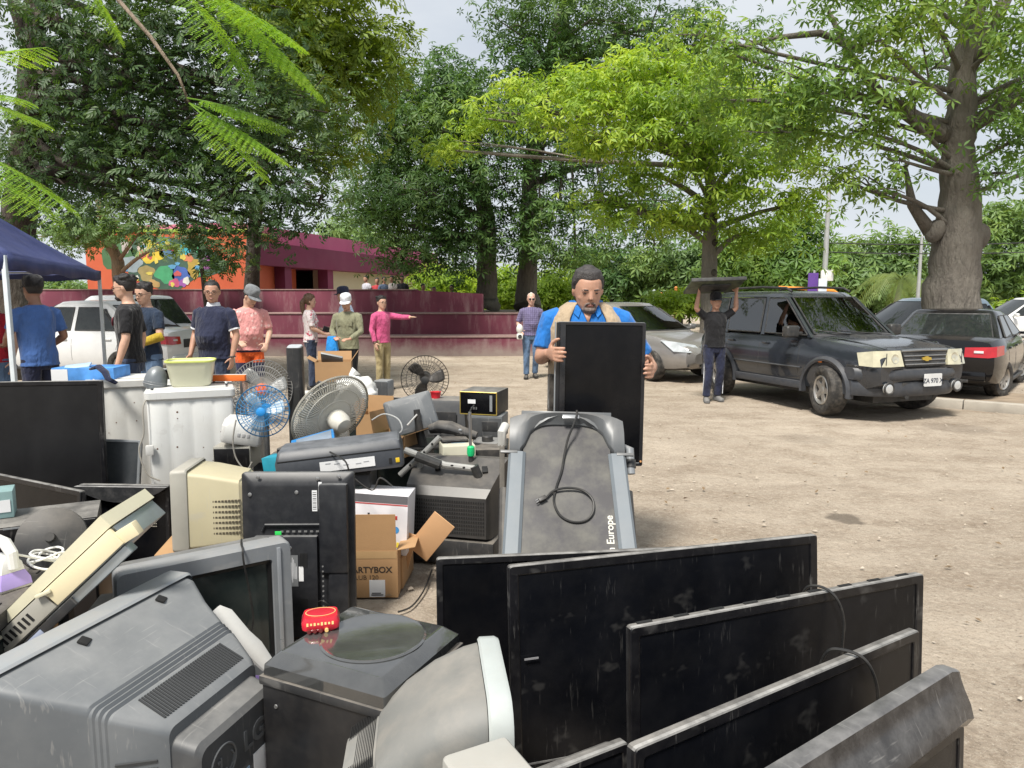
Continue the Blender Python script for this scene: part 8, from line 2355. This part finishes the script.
    o = bpy.data.objects.new('film', me); COL.objects.link(o); o.parent = r
    MB().tube([(-.04, 0, .17), (-.05, 0, .23), (-.02, 0, .26)], [.05, .03, .045], 10).build('knot', MATS['bag film'], r)
    # cartons
    p = on(373, 442, 5.2); r = carton('cardboard_box', 'brown carton with raised flap beside the white bag', .22, .18, .20, (p.x, p.y + .1, p.z), R(-18), [('b', R(5), .12), ('l', R(20), .10)])
    p = on(394, 457, 4.85); r = carton('cardboard_box', 'open brown carton with a pale green leaflet inside', .26, .20, .15, (p.x, p.y + .12, p.z), R(-24), [('f', R(115), .12), ('r', R(70), .13), ('l', R(10), .15)], inner=mat('pale green paper', (.36, .48, .18), .7))
    p = on(382, 398, 6.2); simple_box('grey_appliance', 'small light grey appliance right of the white bag', 'appliance', .14, .14, .15, (p.x, p.y + .1, p.z), R(-15), SILV, GRYD, .02)
    # tilted monitor on its stand
    p = on(414, 446, 4.95); r = thing('flat_monitor', 'grey backed monitor tilted on a black stand arm', 'monitor', (p.x, p.y, p.z), R(14), G_OLD)
    m = MB().loft([[(x, y, z) for x, z in rrect(w2, h2, .02, 3)] for w2, h2, y in ((.34, .27, .02), (.34, .27, -.01), (.32, .25, -.022), (.20, .16, -.036))]).build('rear_shell', GRYB, r, sharp=30); m.matrix_local = T((-.01, .05, .215), (R(-24), R(-14), 0))
    MB().tube([(.02, -.02, .26), (.035, -.03, .12), (.06, -.04, 0.0)], [.022, .028, .034], 12).build('stand_arm', BLACKP, r); MB().box((.06, -.04, .0), (.22, .16, .02), bev=.008).build('stand_base', BLACKP, r)
    MB().tube([(.02, -.045, .23), (-.05, -.06, .16)], .006, 6).build('white_lead', WHITEP, r)
    p = on(393, 432, 5.5); simple_box('flat_monitor', 'thin black screen panel behind the tilted monitor', 'monitor', .14, .04, .29, (p.x, p.y, p.z - .02), (R(-8), 0, R(-20)), TVC, TVS2, .008)
    p = on(450, 436, 5.5); crt_b = simple_box('crt_monitor', 'charcoal tube monitor with a red cup on top', 'monitor', .32, .3, .28, (p.x, p.y + .14, p.z), R(-10), mat('charcoal shell', (.065, .068, .073), .5, dust=.5, film=.08), None, .025, lambda r, w_, d_, h_: MB().box((-.02, -.152, .12), (.2, .006, .14), bev=.01).build('rear_recess', CHARP, r), taper=(.85, .85), part='rear_housing')
    q = at_y(434, 397, 5.5); r = thing('red_cup', 'small red plastic cup on the charcoal monitor', 'cup', (q.x, p.y + .12, p.z + .281), 0, None)
    MB().lathe([(.034, 0), (.042, .045), (.046, .05), (.040, .05), (.032, .006)], 20).build('cup', mat('red plastic', (.62, .02, .035), .4), r); MB().tube([(.03, 0, .05), (.06, -.01, .09)], .004, 5).build('stick', STEEL, r)
    p = on(452, 442, 4.9); r = thing('projector', 'black hair dryer shaped projector resting beside the stand', 'projector', (p.x, p.y, p.z + .02), (0, R(6), R(-8)), G_OLD)
    MB().tube([(-.16, 0, .05), (-.10, 0, .075), (-.02, 0, .075), (.06, 0, .06), (.17, 0, .045)], [.035, .05, .056, .045, .03], 14, ell=(1.2, .9)).build('shell', CHARP, r); MB().box((-.02, -.02, .02), (.10, .08, .05), bev=.01).build('foot', BLACKP, r); MB().ball((.06, -.045, .08), (.014, .01, .01)).build('button', SILV, r)
    p = on(453, 450, 4.72); r = simple_box('car_stereo', 'small deck with blue grey display on the cream box', 'radio', .18, .14, .075, (p.x, p.y + .07, p.z - .005), R(14), CHARP, TVB, .006)
    MB().box((.02, -.078, .038), (.10, .004, .036), bev=.001).build('display', mat('blue grey lcd', (.12, .20, .27), .25), r); MB().lathe([(.018, 0), (.016, .014)], 16, M=T((-.06, -.076, .038), (PI / 2, 0, 0))).build('knob', SILV, r)
    p = on(456, 476, 4.62); simple_box('cream_box', 'cream plastic casing below the small deck', 'casing', .22, .22, .20, (p.x, p.y + .11, p.z), R(12), CREAM, None, .012, lambda r, w_, d_, h_: MB().box((.06, -.112, .08), (.05, .006, .03), bev=.003).build('recess', SLOT, r))
    # gold framed stereo stack
    p = on(484, 415, 5.3); r = simple_box('stereo_system', 'black stereo with gold framed glass front on the heap', 'stereo', .29, .30, .175, (p.x, p.y + .15, p.z), R(-16), TVC, TVS2, .006)
    g = mat('gold edge', (.50, .38, .10), .35, .6); mb = MB(); w_, h_ = .285, .17
    for a_, b_ in (((-w_ / 2, .004), (w_ / 2, .004)), ((w_ / 2, .004), (w_ / 2, h_)), ((w_ / 2, h_), (-w_ / 2, h_)), ((-w_ / 2, h_), (-w_ / 2, .004))): mb.tube([(a_[0], -.155, a_[1]), (b_[0], -.155, b_[1])], .004, 5)
    mb.build('gold_frame', g, r); MB().box((-.05, -.1585, .10), (.06, .003, .03)).build('sticker', LABELW, r); MB().box((.10, -.1565, .09), (.02, .003, .12)).build('silver_bar', SILV, r)
    for i in range(3): MB().box((-.05 + .018 * i, -.158, .05), (.010, .004, .018)).build('button', STEEL, r)
    p = on(489, 440, 5.25); simple_box('grey_recorder', 'grey cassette recorder under the gold framed stereo', 'recorder', .24, .26, .175, (p.x, p.y + .15, p.z), R(-10), GRYB, GRYD, .006, lambda r, w_, d_, h_: MB().box((.03, -.136, .1), (.12, .006, .07), bev=.003).build('cassette_door', CHARP, r))
    p = on(487, 452, 4.95); r = simple_box('flatbed_scanner', 'grey flat scanner with a black knob on top', 'scanner', .20, .24, .065, (p.x, p.y + .1, p.z), R(-12), mat('grey scanner', (.20, .20, .195), .5, film=.15), None, .012)
    MB().lathe([(.04, 0), (.04, .035), (.036, .04)], 20, M=T((.01, -.04, .065))).build('knob', BLACKP, r)
    # black loudspeaker box with cones
    p = at_y(488, 450, 4.72); r = thing('loudspeaker', 'dusty black loudspeaker cabinet with rusty cone behind the treadmill', 'speaker', (p.x - .01, 4.85, 0), R(6), G_OLD)
    H = p.z; MB().box((0, 0, H / 2), (.20, .24, H), bev=.008).build('cabinet', mat('black chipboard', (.016, .015, .015), .7, dust=.5, film=.15), r)
    for z, rr_, c in ((H - .12, .06, (.10, .10, .095)), (H - .29, .075, (.13, .07, .05)), (H - .5, .08, (.03, .03, .03))):
        MB().lathe([(rr_, 0), (rr_, .008), (rr_ * .85, .004), (rr_ * .3, -.0), (rr_ * .28, .008), (.003, .012)], 26, M=T((-.02, -.1205, z), (PI / 2, 0, 0))).build('cone', mat('cone %d' % int(z * 100), c, .8, film=.3), r)
    # chrome stand with green collar
    p = at_y(471, 470, 4.5); t = at_y(470, 412, 4.5)
    r = thing('stand_pole', 'chrome stand pole with bright green collar', 'stand', (p.x, 4.5, 0), 0, G_OLD)
    MB().tube([(0, 0, .52), (-.005, 0, t.z)], .010, 10).build('upper_tube', STEEL, r); MB().tube([(0, 0, .01), (0, 0, at_y(471, 452, 4.5).z)], .016, 10).build('lower_tube', BLACKP, r); zc = at_y(471, 451, 4.5).z
    MB().lathe([(.022, -.03), (.026, -.01), (.024, .025), (.014, .035)], 18, M=T((0, 0, zc))).build('collar', mat('bright green plastic', (.01, .48, .16), .35), r); MB().box((0, 0, .012), (.3, .3, .024), bev=.01).build('base', BLACKP, r)
    # exercise frame with perforated tubes
    ft = mat('grey tube', (.36, .36, .345), .45, .3, film=.2)
    r = thing('exercise_frame', 'grey exercise bench frame of perforated tubes with black grips', 'frame', (at_y(440, 480, 4.40).x, 4.40, 0), 0, G_OLD); b = Vector(r.location)
    def Q(x, y, Y): return at_y(x, y, Y) - b
    def bar(pts, rad, nm='tube', m=ft): return MB().tube([Q(*q) for q in pts], rad, 10).build(nm, m, r)
    t1 = bar([(405, 450, 4.45), (445, 465, 4.40), (477, 469, 4.35)], .021); t2 = bar([(400, 475, 4.5), (425, 452, 4.5), (440, 437, 4.5)], .019)
    bar([(416, 456, 4.40), (440, 465, 4.385)], .030, 'grip', BLACKP)
    for x, y in ((452, 466), (464, 468)): MB().ball(Q(x, y - .5, 4.35), (.010, .006, .006), n=8, k=6).build('hole', SLOT, t1)
    for x, y in ((432, 444), (424, 452), (410, 465)): MB().ball(Q(x, y, 4.475), (.007, .006, .008), n=8, k=6).build('hole', SLOT, t2)
    bar([(474, 466, 4.35), (480, 480, 4.36)], .028, 'end_cap', BLACKP); bar([(420, 460, 4.5), (420, 640, 4.5)], .020)
    # upright tube with orange clip right beside the treadmill
    p = at_y(502, 428, 4.15); r = thing('upright_tube', 'grey upright tube with white elbow and orange clip beside the treadmill', 'tube', (p.x, 4.15, 0), 0, G_OLD)
    MB().box((0, 0, p.z / 2 - .02), (.030, .05, p.z - .04), bev=.006).build('post', mat('grey brown tube', (.15, .14, .125), .5, .2, film=.3), r); MB().tube([(0, 0, p.z - .10), (0, -.02, p.z - .02), (.02, .03, p.z + .01)], .026, 12).build('elbow', mat('pale elbow', (.45, .45, .43), .45), r)
    for z in (.42, .35): MB().box((-.002, -.03, z), (.034, .016, .022), bev=.004).build('orange_clip', mat('orange clip', (.6, .14, .02), .5), r)
    MB().box((0, .1, .01), (.05, .4, .02), bev=.005).build('foot_bar', MATS['grey brown tube'], r)
heap()

# ---------------- blue canopy
def canopy():
    A = at_y(4, 257, 7.4); B = at_y(99, 274, 12.2)
    zt = 2.04
    A = Vector((A.x, 7.4, 0)); B = Vector((B.x, 12.2, 0))
    d = (B - A); L = d.length; dn = d.normalized(); nrm = Vector((-dn.y, dn.x, 0))
    if nrm.x > 0: nrm = -nrm
    W = 3.0
    blue = mat('navy canopy cloth', (.030, .042, .135), .7, var=.12, scale=2, film=.06, bump=.15, bscale=12); posts = mat('white steel post', (.58, .64, .68), .4, .1)
    root = thing('canopy_tent', 'navy blue pop up canopy with white posts at the left edge', 'canopy', A, 0)
    c = [Vector((0, 0, 0)), d, d + nrm * W, nrm * W]
    for q in c:
        MB().box((q.x, q.y, zt / 2), (.045, .045, zt), bev=.006).build('post', posts, root)
        MB().box((q.x, q.y, .01), (.12, .12, .016), bev=.004).build('foot_plate', posts, root)
    apex = (c[0] + c[2]) / 2 + Vector((0, 0, zt + 1.2))
    # sagging roof panels
    mb = MB(); n = 10
    for k in range(4):
        p, q = c[k], c[(k + 1) % 4]; rows = []
        for j in range(n + 1):
            t = j / n; a = p.lerp(q, .0) + Vector((0, 0, zt)); b_ = q + Vector((0, 0, zt)); row = []
            for i in range(n + 1):
                s = i / n; e = a.lerp(b_, s); e.z -= .05 * math.sin(PI * s) * 0; v = e.lerp(apex, t); v.z -= .16 * math.sin(PI * t) * (.35 + .65 * math.sin(PI * s))
                row.append(v)
            rows.append(row)
        vs = [v for r_ in rows for v in r_]; N = n + 1
        mb.add(vs, [(j * N + i, j * N + i + 1, (j + 1) * N + i + 1, (j + 1) * N + i) for j in range(n) for i in range(n)])
    o = mb.build('roof', blue, root, sharp=None); md = o.modifiers.new('t', 'SOLIDIFY'); md.thickness = .006
    mb = MB(); out = 1.012
    for k in range(4):
        p, q = c[k], c[(k + 1) % 4]; e = (q - p).normalized(); cc = (c[0] + c[2]) / 2; on_ = ((p + q) / 2 - cc).normalized()
        top, bot = [], []
        for i in range(25):
            s = i / 24; v = p.lerp(q, s) + on_ * .03
            top.append(v + Vector((0, 0, zt + .012))); bot.append(v + on_ * .012 * math.sin(s * 30) + Vector((0, 0, zt - .15 + .018 * math.sin(s * 20))))
        vs = top + bot; mb.add(vs, [(i, i + 1, 25 + i + 1, 25 + i) for i in range(24)])
    o = mb.build('valance', blue, root, sharp=None); md = o.modifiers.new('t', 'SOLIDIFY'); md.thickness = .004
    for k in range(4):
        p, q = c[k], c[(k + 1) % 4]; MB().tube([p + Vector((0, 0, zt - .03)), q + Vector((0, 0, zt - .03))], .014, 8).build('truss_bar', posts, root)
canopy()

# ---------------- loose leads and plugs strewn over the heap
def leads():
    white = mat('white cord', (.66, .66, .64), .5)
    for lab, m, pts in (('black lead draped over the front of the long printer', CABLE, [(330, 452, 3.9), (345, 461, 3.76), (352, 476, 3.75), (372, 490, 3.75), (380, 478, 3.76), (392, 486, 3.75)]),
                        ('grey lead hanging down before the grey recorder', mat('grey lead', (.35, .33, .29), .6), [(236, 420, 4.5), (233, 440, 4.5), (236, 458, 4.5), (246, 470, 4.5), (252, 462, 4.5)]),
                        ('black lead trailing over the sloping shell of the mesh sided television', CABLE, [(408, 486, 4.4), (425, 480, 4.4), (446, 488, 4.34), (462, 482, 4.36), (482, 476, 4.45)]),
                        ('white lead looped over the open cartons', white, [(372, 420, 4.8), (384, 414, 4.78), (398, 419, 4.75), (402, 430, 4.72), (394, 436, 4.72)]),
                        ('black lead dangling from the gold framed stereo', CABLE, [(474, 405, 5.1), (468, 416, 5.0), (470, 430, 4.9), (464, 440, 4.85)]),
                        ('thin black lead lying on the dirt before the treadmill foot', CABLE, [(398, 612, 3.4), (412, 606, 3.45), (424, 590, 3.7), (432, 570, 3.95)])):
        P = [at_y(*q) for q in pts] if 'dirt' not in lab else [at_z(q[0], q[1], .012) for q in pts]
        tag(cord('loose_lead', P, .005, m, None, 6, 6), lab, 'cable', 'loose leads on the heap')
leads()
